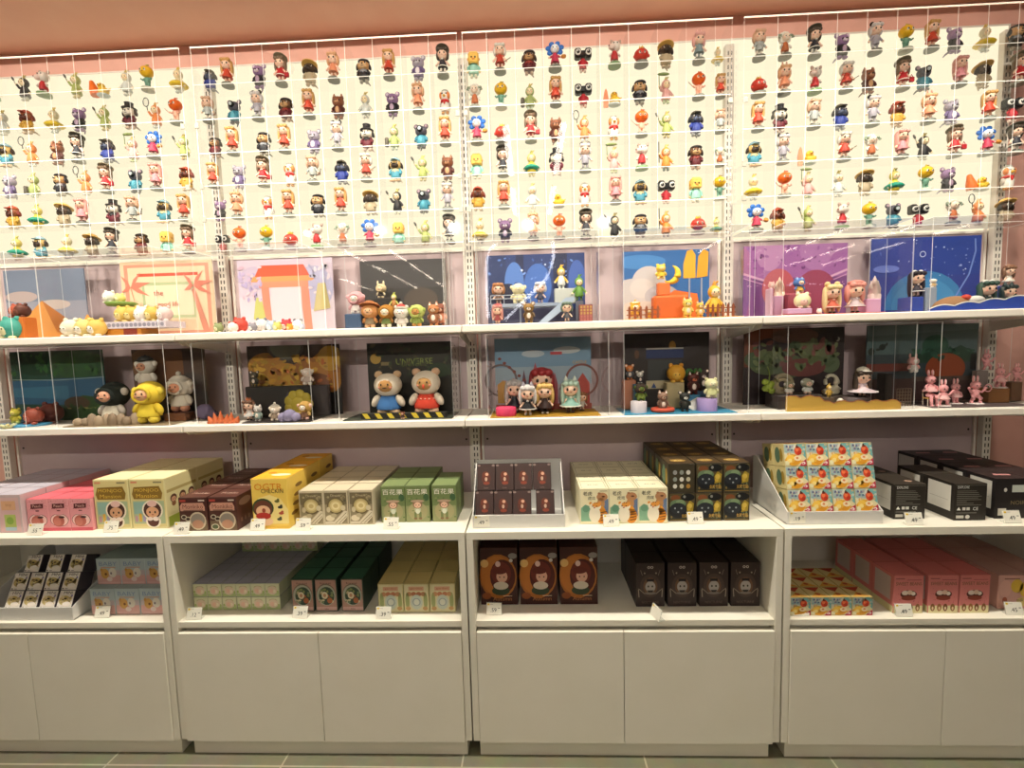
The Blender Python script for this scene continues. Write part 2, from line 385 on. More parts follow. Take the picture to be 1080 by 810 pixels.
def kid(suit, skirt=None, item=None, ic='#8a5a35', leaf='#b9b56a', arm=1, legs=None, skin='#f3dfb6', suit2=None):
    P = empty('sprout_figurine'); C = M(suit)
    b = MB(); b.ell((0, 0, .0665), (.0158, .0148, .0165), C, 16, 11); b.ell((0, -.0045, .065), (.0128, .0118, .0132), M(skin), 14, 10); face(b, (0, -.0045, .065), (.0128, .0118, .0132), 1)
    for sx in (-1, 1):
        b.tube([(sx*.0065, 0, .003), (sx*.006, 0, .02)], [.0048, .0055], M(legs or skin)); b.ell((sx*.0068, -.003, .0032), (.005, .0078, .0034), M(legs or skin), 8, 6)
        up = item and item != 'log' and sx == arm
        e = (sx*.024, -.005, .06 if up else .026); b.tube([(sx*.008, 0, .046), (sx*.017, -.002, .048 if up else .036), e], [.0055, .0048, .004], C); b.ell(e, .0043, M(skin), 8, 6)
    b.build('body', P)
    j = MB(); j.lathe([(.0145, .014), (.0165, .018), (.0135, .035), (.009, .05), (.006, .054)], M(suit2 or suit), n=16); j.build('coat', P)
    lf = MB(); lf.lathe([(.006, 0), (.005, .005), (.0008, .014)], M(leaf), (0, 0, .081), 8); lf.ell((.005, 0, .09), (.007, .002, .003), M(leaf), 8, 6, Matrix.Rotation(-.5, 3, 'Y')); lf.build('leaf', P)
    if skirt:
        k = MB(); k.lathe([(.012, .022), (.026, .024), (.031, .029), (.026, .035), (.016, .041), (.0115, .042)], M(skirt), n=18); k.build('skirt', P)
    if item:
        i = MB(); x = arm*.025; I = M(ic)
        if item == 'racket':
            i.tube([(x, -.006, .056), (x*1.1, -.006, .078)], .0014, I); i.tube([(x*1.2+.0105*math.cos(a*PI/8), -.006, .093+.0155*math.sin(a*PI/8)) for a in range(16)], .0014, I, 6, True)
            for t in (-.006, -.002, .002, .006): i.tube([(x*1.2+t, -.006, .08), (x*1.2+t, -.006, .106)], .0004, M('#e9e4da'), 4)
            for t in (-.006, 0, .006): i.tube([(x*1.2-.009, -.006, .093+t), (x*1.2+.009, -.006, .093+t)], .0004, M('#e9e4da'), 4)
            i.build('racket', P)
        elif item == 'log': i.lathe([(.007, 0), (.0075, .002), (.0075, .026), (.006, .03)], I, (arm*.026, -.008, .012), 12); i.build('log', P)
        elif item == 'brush': i.tube([(x, -.006, .056), (x*1.3, -.006, .074)], .0016, I); i.ell((x*1.42, -.006, .08), (.004, .003, .009), M('#4d4a44'), 8, 6, Matrix.Rotation(arm*.5, 3, 'Y')); i.build('brush', P)
        elif item == 'leaf': i.tube([(x, -.006, .05), (x*1.05, -.006, .1)], .0014, I); i.ell((x*.4, -.006, .1), (.022, .007, .005), M('#8c9c62'), 12, 6); i.build('leaf_umbrella', P)
        elif item == 'stick': i.tube([(x, -.006, .03), (x*1.05, -.006, .102)], .0016, I); i.build('stick', P)
    return P
def fruit(col, suit, stem='#6c8a3c', base=None, wand=None, big=1.0, crown=None, low=False):
    P = empty('fruit_figurine'); z0 = .010 if base else 0; C = M(col, .4)
    hz = z0+(.027 if low else .06); r = (.0245*big, .022*big, .0205*big)
    h = MB(); h.ell((0, 0, hz), r, C, 18, 12)
    for sx in (-1, 1): h.ell((sx*.0085, -r[1]*.92, hz), (.0042, .003, .0048), M('#f6efe2'), 8, 6); h.ell((sx*.008, -r[1]*1.03, hz), (.0024, .0015, .003), INK, 8, 6)
    h.ell((0, -r[1]*.98, hz-.006), (.003, .0015, .0015), M('#7b2d1d'), 8, 6); h.build('head', P)
    s_ = MB(); s_.lathe([(.004, 0), (.003, .006), (.001, .01)], M(stem), (0, 0, hz+r[2]-.002), 7); s_.ell((.006, 0, hz+r[2]+.004), (.007, .003, .002), M(stem), 8, 6); s_.build('stem', P)
    b = MB()
    for sx in (-1, 1):
        b.tube([(sx*.006, 0, z0+.003), (sx*.0055, 0, z0+.018)], [.0045, .005], M(suit)); b.ell((sx*.0065, -.003, z0+.003), (.005, .0075, .0032), M(suit), 8, 6)
        if not low: b.tube([(sx*.007, 0, z0+.036), (sx*.017, -.003, z0+.03), (sx*.022, -.006, z0+.034)], [.0042, .0036, .0032], M(suit))
        else: b.ell((sx*.0235*big, -.006, z0+.02), (.005, .004, .006), C, 8, 6)
    b.ell((0, 0, z0+.026), (.0115, .010, .0145), M(suit), 12, 8); b.build('body', P)
    if wand: w = MB(); w.tube([(-.022, -.006, z0+.03), (-.04, -.008, z0+.047)], .0016, M(wand)); w.build('stick', P)
    if crown: hat_mb('crown', crown, crown, 0, hz+r[2]-.004, .018).build('crown', P)
    if base: base_of(P, base, .026 if low else .0225)
    return P
def squarehead():
    P = empty('square_head_figurine'); b = MB()
    for sx in (-1, 1):
        b.tube([(sx*.0075, 0, .003), (sx*.007, 0, .022)], [.0048, .0055], M('#e6dfc6')); b.ell((sx*.008, -.003, .0035), (.0055, .0085, .0035), M('#e6dfc6'), 8, 6)
        b.tube([(sx*.011, 0, .044), (sx*.02, -.003, .034), (sx*.0215, -.005, .022)], [.0055, .005, .0045], M('#8fcab8')); b.ell((sx*.0215, -.005, .02), .0045, M('#f0d7a0'), 8, 6)
    b.build('body', P)
    c = MB(); c.lathe([(.0175, .014), (.0185, .018), (.015, .038), (.011, .048)], M('#9ed3c2'), n=16, sy=.85); c.lathe([(.0165, .044), (.012, .049)], M('#6b8f7a'), n=16, sy=.85); c.build('coat', P)
    h = MB(); h.box(-.019, .019, -.0165, .0165, .048, .085, M('#eebf5c'), .005)
    for sx in (-1, 1): h.ell((sx*.0065, -.0165, .066), (.0028, .0015, .0036), INK, 8, 6); h.ell((sx*.0195, 0, .066), (.0035, .005, .005), M('#e2a548'), 8, 6)
    h.ell((0, -.0165, .060), (.006, .002, .003), M('#d9853a'), 8, 6); h.box(-.014, .014, -.0125, .0125, .084, .088, M('#f4d27f'), .0015); h.build('head', P)
    return P
def binocular():
    P = empty('lens_head_figurine'); K = M('#191a1c', .3); b = MB()
    for sx in (-1, 1):
        b.tube([(sx*.0065, 0, .003), (sx*.006, 0, .02)], [.0045, .0052], M('#e9cfc0')); b.ell((sx*.0068, -.003, .0032), (.005, .008, .0034), M('#e9cfc0'), 8, 6)
        b.tube([(sx*.008, 0, .04), (sx*.015, -.002, .033), (sx*.015, -.005, .024)], [.0045, .004, .0036], M('#a5202c'))
    b.build('body', P)
    c = MB(); c.lathe([(.0125, .012), (.0135, .016), (.011, .036), (.007, .047)], M('#b3222f'), n=14); c.build('shirt', P)
    h = MB(); h.box(-.029, .029, -.013, .012, .05, .073, K, .004)
    for sx in (-1, 1): h.box(sx*.0185-.0115, sx*.0185+.0115, -.0145, .013, .047, .081, K, .005)
    h.build('head', P)
    for sx in (-1, 1):
        l = MB(); R = Matrix.Rotation(PI/2, 3, 'X')
        l.lathe([(.0098, 0), (.0098, .004), (.008, .0048)], M('#e8e6e0', .3), (sx*.0185, -.0135, .0635), 16, 1, R); l.lathe([(.0068, 0), (.006, .0055)], K, (sx*.0185, -.0135, .0635), 14, 1, R); l.ell((sx*.0185-.002, -.0195, .066), .002, M('#f4f2ec'), 6, 5); l.build('lens', P)
    return P
def flower(col='#2f6fc4', dress='#c23a57', item='#c8863c'):
    P = empty('flower_hat_figurine'); z0 = .010; b = MB()
    for sx in (-1, 1):
        b.tube([(sx*.0065, 0, z0+.003), (sx*.006, 0, z0+.02)], [.0042, .005], M('#e9c3b4')); b.ell((sx*.007, -.003, z0+.003), (.005, .008, .0034), M('#5b6c86'), 8, 6)
        e = (sx*.021, -.006, z0+.032); b.tube([(sx*.008, 0, z0+.04), (sx*.015, -.002, z0+.036), e], [.0045, .004, .0034], M(dress)); b.ell(e, .004, M(SKIN), 8, 6)
    c = (0, -.003, z0+.064); b.ell(c, (.0165, .014, .0155), M('#e9eef2'), 14, 10); face(b, c, (.0165, .014, .0155), 1.1); b.build('body', P)
    d = MB(); d.lathe([(.017, .014), (.016, .02), (.0105, .038), (.007, .048)], M(dress), (0, 0, z0), 14); d.build('dress', P)
    h = MB(); h.ell((0, .008, z0+.068), (.02, .009, .019), M(col), 14, 9)
    for i in range(7):
        a = i*2*PI/7+.25; h.ell((.025*math.cos(a), .006, z0+.068+.02*math.sin(a)), (.0105, .005, .009), M(col), 10, 7)
    h.build('petal_hat', P)
    i = MB(); i.lathe([(.0085, -.004), (.0095, 0), (.0085, .004)], M(item), (.032, -.008, z0+.032), 12, 1, Matrix.Rotation(.9, 3, 'X')); i.build('drum', P); base_of(P, '#7f8379', .025)
    return P
def snout(col='#ded3c9', vest='#bb2f33', base='#7ea070'):
    P = empty('long_snout_figurine'); z0 = .010; b = MB(); F = M(col)
    for sx in (-1, 1):
        b.tube([(sx*.007, 0, z0+.003), (sx*.006, 0, z0+.02)], [.0048, .0055], F); b.ell((sx*.0075, -.003, z0+.0035), (.0055, .0085, .0035), F, 8, 6)
        b.tube([(sx*.008, 0, z0+.038), (sx*.017, -.003, z0+.031), (sx*.018, -.007, z0+.024)], [.0045, .004, .0038], F)
    b.build('body', P)
    v = MB(); v.lathe([(.0135, .012), (.0148, .018), (.0115, .036), (.007, .045)], M(vest), (0, 0, z0), 14); v.build('vest', P)
    h = MB(); h.ell((.004, 0, z0+.062), (.0185, .0168, .019), F, 16, 11); h.ell((-.010, -.008, z0+.0565), (.0145, .0115, .0105), M('#e8cfc4'), 14, 9); h.ell((-.0225, -.013, z0+.059), (.0035, .004, .003), M('#8d5a50'), 8, 6)
    for x in (-.005, .008): h.ell((x, -.0158, z0+.068), (.002, .002, .0028), INK, 8, 6)
    h.build('head', P)
    for x, t in ((.0195, .5), (-.009, -.35)): e = MB(); e.ell((x, .002, z0+.079), (.0065, .004, .0095), M('#b59a8c'), 10, 8, Matrix.Rotation(t, 3, 'Y')); e.build('ear', P)
    base_of(P, base, .024)
    return P
def sheep(base='#7f8379'):
    P = empty('curly_ram_figurine'); z0 = .010; W = M('#e6e0d4', .8); b = MB()
    for sx in (-1, 1):
        b.tube([(sx*.0065, 0, z0+.003), (sx*.006, 0, z0+.02)], [.0045, .005], M('#d8c4b2')); b.ell((sx*.007, -.003, z0+.003), (.005, .008, .0034), M('#d8c4b2'), 8, 6)
        b.tube([(sx*.008, 0, z0+.036), (sx*.017, -.003, z0+.03), (sx*.019, -.006, z0+.022)], [.0045, .004, .0036], W)
    b.lathe([(.0125, .012), (.0135, .018), (.0105, .036), (.007, .044)], M('#b5653c'), (0, 0, z0), 14); b.ell((0, -.006, z0+.06), (.0135, .012, .0135), M('#f0dcc6'), 12, 9); face(b, (0, -.006, z0+.06), (.0135, .012, .0135), 1); b.build('body', P)
    w = MB()
    for i in range(11):
        a = i*2*PI/11; w.ell((.0165*math.cos(a), .003, z0+.062+.0155*math.sin(a)), (.0078, .0085, .0078), W, 9, 7)
    w.ell((0, .006, z0+.062), (.017, .012, .016), W, 12, 8); w.build('wool', P); hat_mb('horn', '#8c9a86', '#8c9a86', 0, z0+.067, .021, -.002).build('horn', P); base_of(P, base)
    return P
def duck(prop='cone'):
    P = empty('duck_figurine'); Y = M('#ecc23f'); b = MB(); b.ell((.006, 0, .022), (.019, .015, .014), Y, 14, 9); b.ell((.002, -.004, .037), (.0125, .012, .012), Y, 12, 9)
    b.ell((.002, -.0165, .036), (.0055, .004, .0022), M('#e58a2b'), 8, 6); b.tube([(.02, .002, .024), (.031, .004, .033)], [.006, .0012], Y)
    for sx in (-1, 1): b.ell((.002+sx*.0055, -.0145, .0405), (.0018, .0015, .0024), INK, 8, 6); b.ell((.006+sx*.0145, -.002, .023), (.007, .008, .006), M('#dfae2f'), 8, 6)
    b.build('body', P)
    p = MB()
    if prop == 'cone': p.lathe([(.0155, 0), (.0165, .003), (.0155, .02), (.0095, .042), (.007, .052), (.004, .055)], M('#ee7326'), (-.025, 0, .008), 14, 1, Matrix.Rotation(-.25, 3, 'Y')); p.build('cone', P)
    elif prop == 'board': p.prism([(-.034, 0), (-.018, 0), (-.0165, .03), (-.021, .056), (-.026, .066), (-.031, .056), (-.0355, .03)], .002, .006, M('#f2986f')); p.build('surfboard', P)
    else: p.tube([(-.017, -.006, .012), (-.0185, -.006, .082)], .0016, M('#d98d5a')); p.build('stick', P)
    w = MB(); w.ell((.004, 0, .007), (.023, .019, .007), M('#c9d4d2', .3), 14, 7); w.build('base', P)
    return P
def puffin():
    P = empty('bird_figurine'); b = MB(); W = M('#ece6dc')
    for sx in (-1, 1):
        b.ell((sx*.0085, -.004, .0035), (.0058, .0092, .0035), M('#e2a35f'), 8, 6); b.tube([(sx*.0085, 0, .003), (sx*.008, 0, .018)], [.004, .005], M('#e2a35f'))
        b.ell((sx*.0165, 0, .031), (.0045, .008, .0125), M('#bfb7ad'), 8, 7)
    b.lathe([(.0145, .01), (.0165, .018), (.0145, .034), (.010, .044)], W, n=14); b.build('body', P)
    h = MB(); h.ell((0, 0, .0635), (.0185, .0168, .0205), W, 16, 11)
    for sx in (-1, 1): h.ell((sx*.0125, -.006, .064), (.0075, .009, .0125), M('#e58a4c'), 10, 8); h.ell((sx*.0072, -.0155, .068), (.0024, .002, .003), INK, 8, 6)
    h.lathe([(.0055, 0), (.004, .006), (.0006, .011)], M('#e0b24a'), (0, -.0145, .06), 8, 1, Matrix.Rotation(PI/2, 3, 'X')); h.build('head', P)
    q = MB(); q.ell((0, .001, .0805), (.0135, .012, .0075), M('#b5b3a6'), 12, 8); q.build('crest', P)
    s_ = MB(); s_.lathe([(.0125, .041), (.0168, .0435), (.0168, .0475), (.0125, .05)], M('#cf3232'), n=16); s_.ell((0, -.0165, .038), (.0045, .003, .0075), M('#cf3232'), 8, 6); s_.build('scarf', P)
    return P
def plush(fur, facec, shirt, pat=None, hood=None, ears='round', limb=None, mouth='line', hat=None, hc='#444444', hc2='#777777', open_=False, hd=None):
    P = empty('plush_toy'); F = M(fur, .9); L = M(limb or facec, .9); b = MB()
    for sx in (-1, 1):
        b.ell((sx*.0135, -.004, .0105), (.0115, .0135, .0108), L, 12, 8); b.ell((sx*.0265, -.004, .035), (.0085, .0085, .0145), F, 10, 8, Matrix.Rotation(-sx*.5, 3, 'Y'))
    b.ell((0, 0, .03), (.021, .0175, .02), F, 14, 9); b.build('body', P)
    s_ = MB(); s_.lathe([(.0255, .017), (.0265, .021), (.0225, .034), (.015, .046)], M(shirt, .85), n=18, sy=.86)
    if pat:
        for i in range(-2, 3):
            for k in range(3): s_.ell((i*.0085, -math.sqrt(max(.00002, .0215**2-(i*.0085)**2))*.9+.001, .023+k*.007), (.0022, .0016, .0014), M(pat, .85), 6, 5)
    s_.build('shirt', P)
    hd = hd or (1.25 if hood else 1.1); HT = about((0, 0, .046), hd)
    h = MB(); h.T = HT; c = (0, 0, .0665); r = (.0275, .0225, .0232); h.ell(c, r, M(hood, .9) if hood else F, 18, 12)
    fr = (.0165, .0115, .0135); fc = (0, -.0135, .066); h.ell(fc, fr, M(facec, .85), 14, 10)
    for sx in (-1, 1): h.ell((sx*.0065, -.0238, .069), (.0016, .0014, .0022), INK, 8, 6); h.ell((sx*.0105, -.0215, .0635), (.003, .0015, .002), M('#e08d78'), 8, 6)
    if open_: h.ell((0, -.0248, .0615), (.0026, .0016, .0042), M('#d8553a'), 8, 6)
    else: h.ell((0, -.0247, .0625), (.0045, .0012, .001), INK, 8, 6)
    h.build('head', P)
    for sx in (-1, 1):
        e = MB(); e.T = HT
        if ears == 'round': e.ell((sx*.0185, .002, .087), (.0085, .006, .0075), M(limb or fur, .9), 10, 7)
        elif ears == 'long': e.ell((sx*.016, .003, .096), (.0055, .004, .0145), F, 10, 7)
        else: e.ell((sx*.027, 0, .074), (.0075, .0065, .0085), M(limb or fur, .9), 10, 7)
        e.build('ear', P)
    if hood:
        k = MB(); k.T = HT; k.ell((0, .0065, .068), (.030, .0225, .0262), M(hood, .95), 18, 12)
        k.tube([(.0175*math.cos(a*PI/9), -.0185, .066+.0148*math.sin(a*PI/9)) for a in range(18)], .0034, M(hood, .95), 7, True)
        k.build('hood', P)
    if hat:
        q = hat_mb(hat, hc, hc2, 0, .083, .021); q.v = [tuple(HT @ Vector(v)) for v in q.v]; q.build('hat', P)
    return P
def ball(col, patch='#f6f2ea', top=None):
    P = empty('round_toy'); b = MB(); b.ell((0, 0, .024), (.025, .023, .024), M(col), 16, 11); b.ell((-.003, -.0135, .02), (.0135, .0115, .013), M(patch), 12, 9)
    for sx in (-1, 1): b.ell((-.003+sx*.005, -.0242, .022), (.0015, .0012, .002), INK, 6, 5); b.ell((sx*.012, -.012, .003), (.007, .008, .004), M(patch), 8, 6)
    b.build('body', P)
    for sx in (-1, 1):
        e = MB(); e.ell((sx*.014, 0, .046), (.0065, .0045, .0065), M(top or col), 9, 7); e.build('ear', P)
    return P
def bunny(pose=0, stand='#efe6e2', col='#f0a9ad', chair=False, hoop=False):
    P = empty('bunny_figurine'); C = M(col, .4); b = MB(); z0 = .003
    if chair: z0 = .03
    sw = .014 if pose == 1 else .006
    for sx in (-1, 1):
        kx = sx*(sw+.008 if pose == 2 else sw)
        if chair: b.tube([(sx*.008, 0, z0+.01), (sx*.009, -.018, z0+.008), (sx*.009, -.019, .006)], [.0075, .0062, .005], C); b.ell((sx*.009, -.022, .004), (.005, .008, .004), C, 8, 6)
        else: b.tube([(sx*.006, 0, z0+.03), (kx, -.004*pose, z0+.016), (kx*1.1, 0, z0+.003)], [.0085, .0065, .0045], C); b.ell((kx*1.1, -.004, z0+.003), (.005, .0085, .0035), C, 8, 6)
        hz = z0+(.056 if (pose == 1 and sx > 0) or pose == 2 else .03); b.tube([(sx*.009, 0, z0+.046), (sx*.019, -.004, z0+.04), (sx*(.03 if pose else .018), -.008, hz)], [.005, .0045, .004], C); b.ell((sx*(.03 if pose else .018), -.008, hz), .0048, C, 8, 6)
    b.ell((0, 0, z0+.036), (.0135, .0115, .018), C, 14, 9); c = (0, 0, z0+.066); r = (.0165, .015, .0155); b.ell(c, r, C, 14, 10); face(b, c, r, 1, '#8d3b3b', None); b.build('body', P)
    for sx in (-1, 1):
        e = MB(); e.ell((sx*.0072, .001, z0+.09), (.0045, .0035, .0125), C, 9, 7); e.ell((sx*.0072, -.002, z0+.09), (.0024, .002, .009), M('#f9d3d2'), 8, 6); e.build('ear', P)
    if pose != 2: d = MB(); d.lathe([(.022, z0+.024), (.023, z0+.026), (.0142, z0+.036), (.0137, z0+.04)], M('#f6c3c4'), n=16); d.build('tutu', P)
    if chair:
        k = MB(); k.box(-.016, .016, -.012, .014, .027, .031, M('#c79b55'), .001)
        for sx in (-1, 1):
            for y in (-.010, .012): k.tube([(sx*.014, y, 0), (sx*.014, y, .028)], .0016, M('#d8c9b5'))
            k.tube([(sx*.014, .012, .03), (sx*.014, .015, .055)], .0016, M('#d8c9b5'))
        k.build('stool', P)
    elif stand: s_ = MB(); s_.lathe([(.026, 0), (.026, .0025), (.024, .003)], M(stand), n=20); s_.build('base', P)
    if hoop: q = MB(); q.tube([(.037+.013*math.cos(a*PI/7), -.008, z0+.055+.013*math.sin(a*PI/7)) for a in range(14)], .002, C, 6, True); q.build('hoop', P)
    return P
# ---------------------------------------------------------------- the room
def st(name, mb, parent=None): return tag(mb.build(name, parent), kind='structure')
def floor_mat():
    m = bpy.data.materials.new('grey green stone tile'); m.use_nodes = True; nt = m.node_tree; p = nt.nodes['Principled BSDF']
    tc = nt.nodes.new('ShaderNodeTexCoord'); mp = nt.nodes.new('ShaderNodeMapping'); b = nt.nodes.new('ShaderNodeTexBrick'); n = nt.nodes.new('ShaderNodeTexNoise'); mx = nt.nodes.new('ShaderNodeMix')
    mp.inputs['Location'].default_value = (.027, .464, 0)
    b.offset = 0; b.inputs['Scale'].default_value = 1; b.inputs['Brick Width'].default_value = .6; b.inputs['Row Height'].default_value = .6; b.inputs['Mortar Size'].default_value = .003
    b.inputs['Color1'].default_value = lin('#8a8872'); b.inputs['Color2'].default_value = lin('#827f6b'); b.inputs['Mortar'].default_value = lin('#c3bda6')
    n.inputs['Scale'].default_value = 9; n.inputs['Detail'].default_value = 8; n.inputs['Roughness'].default_value = .7
    mx.data_type = 'RGBA'; mx.blend_type = 'MULTIPLY'; mx.inputs[0].default_value = .55; L = nt.links.new
    L(tc.outputs['Object'], mp.inputs[0]); L(mp.outputs[0], b.inputs['Vector']); L(tc.outputs['Object'], n.inputs['Vector'])
    L(b.outputs['Color'], mx.inputs[6]); L(n.outputs['Color'], mx.inputs[7]); L(mx.outputs[2], p.inputs['Base Color']); p.inputs['Roughness'].default_value = .38
    return m
WALLP = noisy('pink wall paint', '#dfaa9b', '#e3b0a1', 14, .7)
PANEL = noisy('pale mauve shelf back panel', '#bda8ab', '#c2aeb0', 9, .6)
CEIL = noisy('white ceiling paint', '#e4ddd2', '#e8e2d8', 5, .8)
SOFF = noisy('terracotta pink soffit paint', '#f0bca6', '#f3c2ac', 8, .75)
mb = MB(); mb.box(-6, 8, -12, .1, -.1, 0, floor_mat()); st('floor', mb)
mb = MB(); mb.box(-6, 8, .04, .14, 0, 3, WALLP); st('wall_back', mb)
mb = MB(); mb.box(-6.1, -6, -12, .14, 0, 3, CEIL); st('wall_left', mb)
mb = MB(); mb.box(8, 8.1, -12, .14, 0, 3, CEIL); st('wall_right', mb)
mb = MB(); mb.box(-6, 8, -12.1, -12, 0, 3, CEIL); st('wall_front', mb)
mb = MB(); mb.box(-6, 8, -12, -.45, 2.92, 3.02, CEIL); st('ceiling', mb)
mb = MB(); mb.box(-6, 8, -.45, .04, 2.587, 2.92, SOFF); st('trim_1', mb)
for k in range(4):      # shelf-bay back panels with their pale vertical edging
    mb = MB(); x = -2+k; mb.box(x+.031, x+.972, .028, .04, .5, 1.76, PANEL)
    for sx in (.045, .958): mb.lathe([(.0042, 0), (.003, .0015)], M('#2a2422'), (x+sx, .0278, .985), 10, 1, Matrix.Rotation(PI/2, 3, 'X'))
    st('trim_%d' % (k+2), mb)
    for sx, q in ((x+.0265, 0), (x+.9765, 1)):
        mb = MB(); mb.box(sx-.0045, sx+.0045, .018, .04, .5, 1.76, SHELFW, .001); st('trim_%d' % (6+2*k+q), mb)

mb = MB(); mb.box(2.033, 8, .034, .04, 0, 2.5, noisy('pink wall with shade in colour', '#b3857a', '#b98b80', 10, .7)); st('trim_14', mb)  # same pink wall, overlaid darker: the weaker light here is in its colour
# slotted uprights
up = MB(); up.box(-.016, .016, -.003, .022, .45, 2.46, SHELFW, .0015)
DK = M('#2a2220')
for i in range(79):
    z = .47+i*.025
    for sx in (-1, 1): up.rect(sx*.0062-.0021, sx*.0062+.0021, z, z+.0145, -.0034, DK)
r = empty('shelf_upright'); up.build('slotted_post', r); UP = Proto(r)
UPL = ['at the far left behind the lotus pond scene', 'between the hooded plush scene and the autumn scene', 'between the hazard stripe plush scene and the castle dolls', 'beside the palm and desert creature scene', 'at the right end against the pink wall']
for k in range(5): UP.put((-2+k, -.002, 0), 'white slotted metal shelf upright '+UPL[k], 'shelf upright', 'slotted shelf uprights on the wall')

# shelves
def shelf(name_label, x0, x1, z0, z1):
    r = empty('wall_shelf', ((x0+x1)/2, 0, z0)); mb = MB(); w = (x1-x0)/2-.0012
    mb.box(-w, w, -.288, -.008, 0, z1-z0, SHELFW, .003); mb.build('board', r)
    for sx in (-1, 1):
        b = MB(); x = sx*(w-.012); b.add([(x-.0015, -.008, -.001), (x+.0015, -.008, -.001), (x-.0015, -.26, -.001), (x+.0015, -.26, -.001), (x-.0015, -.24, -.016), (x+.0015, -.24, -.016), (x-.0015, -.008, -.045), (x+.0015, -.008, -.045)],
              [(0, 1, 3, 2), (2, 3, 5, 4), (4, 5, 7, 6), (0, 6, 7, 1), (0, 2, 4, 6), (1, 7, 5, 3)], SHELFW); b.build('bracket', r)
    tag(r, name_label, 'shelf', 'white wall shelves carrying the clear cases')
PLC = ['left end', 'left of centre', 'right of centre', 'right end']
for k in range(4):
    shelf('white upper wall shelf under clear diorama cases, '+PLC[k]+' of the row', -2+k, -1+k, 1.415, 1.440)
    shelf('white lower wall shelf under clear diorama cases, '+PLC[k]+' of the row', -2+k, -1+k, 1.092, 1.117)

# backlit panel
LIT = emit('warm backlit diffuser', '#fff3d0', 1.12)
r = empty('backlit_panel', (0, .03, 1.753)); mb = MB(); mb.box(-2.3, 2.022, -.004, .006, 0, .737, LIT); mb.build('diffuser', r)
mb = MB()
for b in ((-2.306, 2.028, -.008, 0), (-2.306, 2.028, .737, .743)): mb.box(b[0], b[1], -.006, .008, b[2], b[3], SHELFW)
mb.box(2.022, 2.028, -.006, .008, 0, .737, SHELFW); mb.build('frame', r)
tag(r, 'long glowing cream backlit panel behind the rows of small figurines', 'light panel')

# ceiling strip lights (seen as streaks in the acrylic)
LED = emit('led diffuser', '#fff2df', 30)
mb = MB(); mb.box(-.0275, .0275, -.485, .485, -.03, 0, M('#dcdcd8'), .003); r = empty('ceiling_light'); mb.build('housing', r)
mb = MB(); mb.box(-.024, .024, -.48, .48, -.034, -.0305, LED); mb.build('diffuser', r); LP = Proto(r)
for x, ys in ((.1, (-2.2, -3.5)), (.5, (-2.2, -3.5)),
              (-1.901, (-6.45, -7.7, -8.95, -10.2)), (-2.6, (-6.45, -7.7, -8.95, -10.2)), (-3.8, (-9.2, -10.4)), (4.8, (-6.2, -7.4)), (5.74, (-6.2, -7.4, -8.6)), (6.5, (-6.2, -7.4, -8.6)), (3.2, (-6.6,))):
    for y in ys: LP.put((x, y, 2.92), 'slim white linear ceiling light running towards the display wall', 'ceiling light', 'linear ceiling lights')
def downlight(x, y, e, label, tilt=.16, cone=2.5):  # lamps added out of view to brighten the counters and the upper display
    r = empty('added_fill_lamp', (x, y, 2.92)); m_ = MB(); m_.lathe([(.06, -.012), (.06, 0)], M('#d8d6d0'), n=20); m_.build('trim_ring', r)
    m_ = MB(); m_.lathe([(.045, -.0135), (.045, -.0122)], emit('lamp face %.1f' % x, '#fff0d6', 6), n=20); m_.build('lamp', r); tag(r, label, 'ceiling light', 'added round fill lamps')
    l = bpy.data.lights.new('spot', 'SPOT'); l.energy = e; l.color = (1, .93, .78); l.spot_size = cone; l.spot_blend = .6 if cone > 1 else 1; l.shadow_soft_size = .05
    o = bpy.data.objects.new('spot', l); COL.objects.link(o); o.parent = r; o.location = (0, 0, -.03); o.rotation_euler = (tilt, 0, 0)
for i in range(6): downlight(-2.3+.82*i, -.76, 72, 'round fill downlight added out of view before the display wall')
for i in range(5): downlight(-2.6+.95*i, -4.4, 330, 'round fill spotlight added out of view for the upper display wall', 1.53, .98)
NEON = emit('white neon tube', '#f2f4ff', 20)
def neon(pts, label):
    P = []
    for u, v in pts:
        d = _ray(u, v); t = (-.28-CAM.y)/d.y; Q = CAM+d*t; d2 = Vector((d.x, -d.y, d.z)); t2 = (-6.0-Q.y)/d2.y; P.append(Q+d2*t2)
    r = empty('neon_tube', P[len(P)//2]); mb = MB(); mb.tube([p-r.location for p in P], .022, NEON, 8); mb.build('tube', r)
    mb = MB(); mb.tube([P[0]-r.location, Vector((P[0].x, P[0].y, 2.92))-r.location], .003, M('#888888'), 5); mb.build('cable', r); tag(r, label, 'neon light')
neon([(545, 241), (536, 245), (529, 252), (522, 258), (516, 264), (514, 271), (513, 285), (513.5, 302), (514, 318), (515, 336)], 'white curved neon tube hanging behind the viewer, left strand')
neon([(580, 240), (581, 250), (583, 256), (584, 262), (583.5, 271), (582, 280), (577, 292), (569, 302), (560, 310), (545, 325), (533, 337)], 'white curved neon tube hanging behind the viewer, right strand')

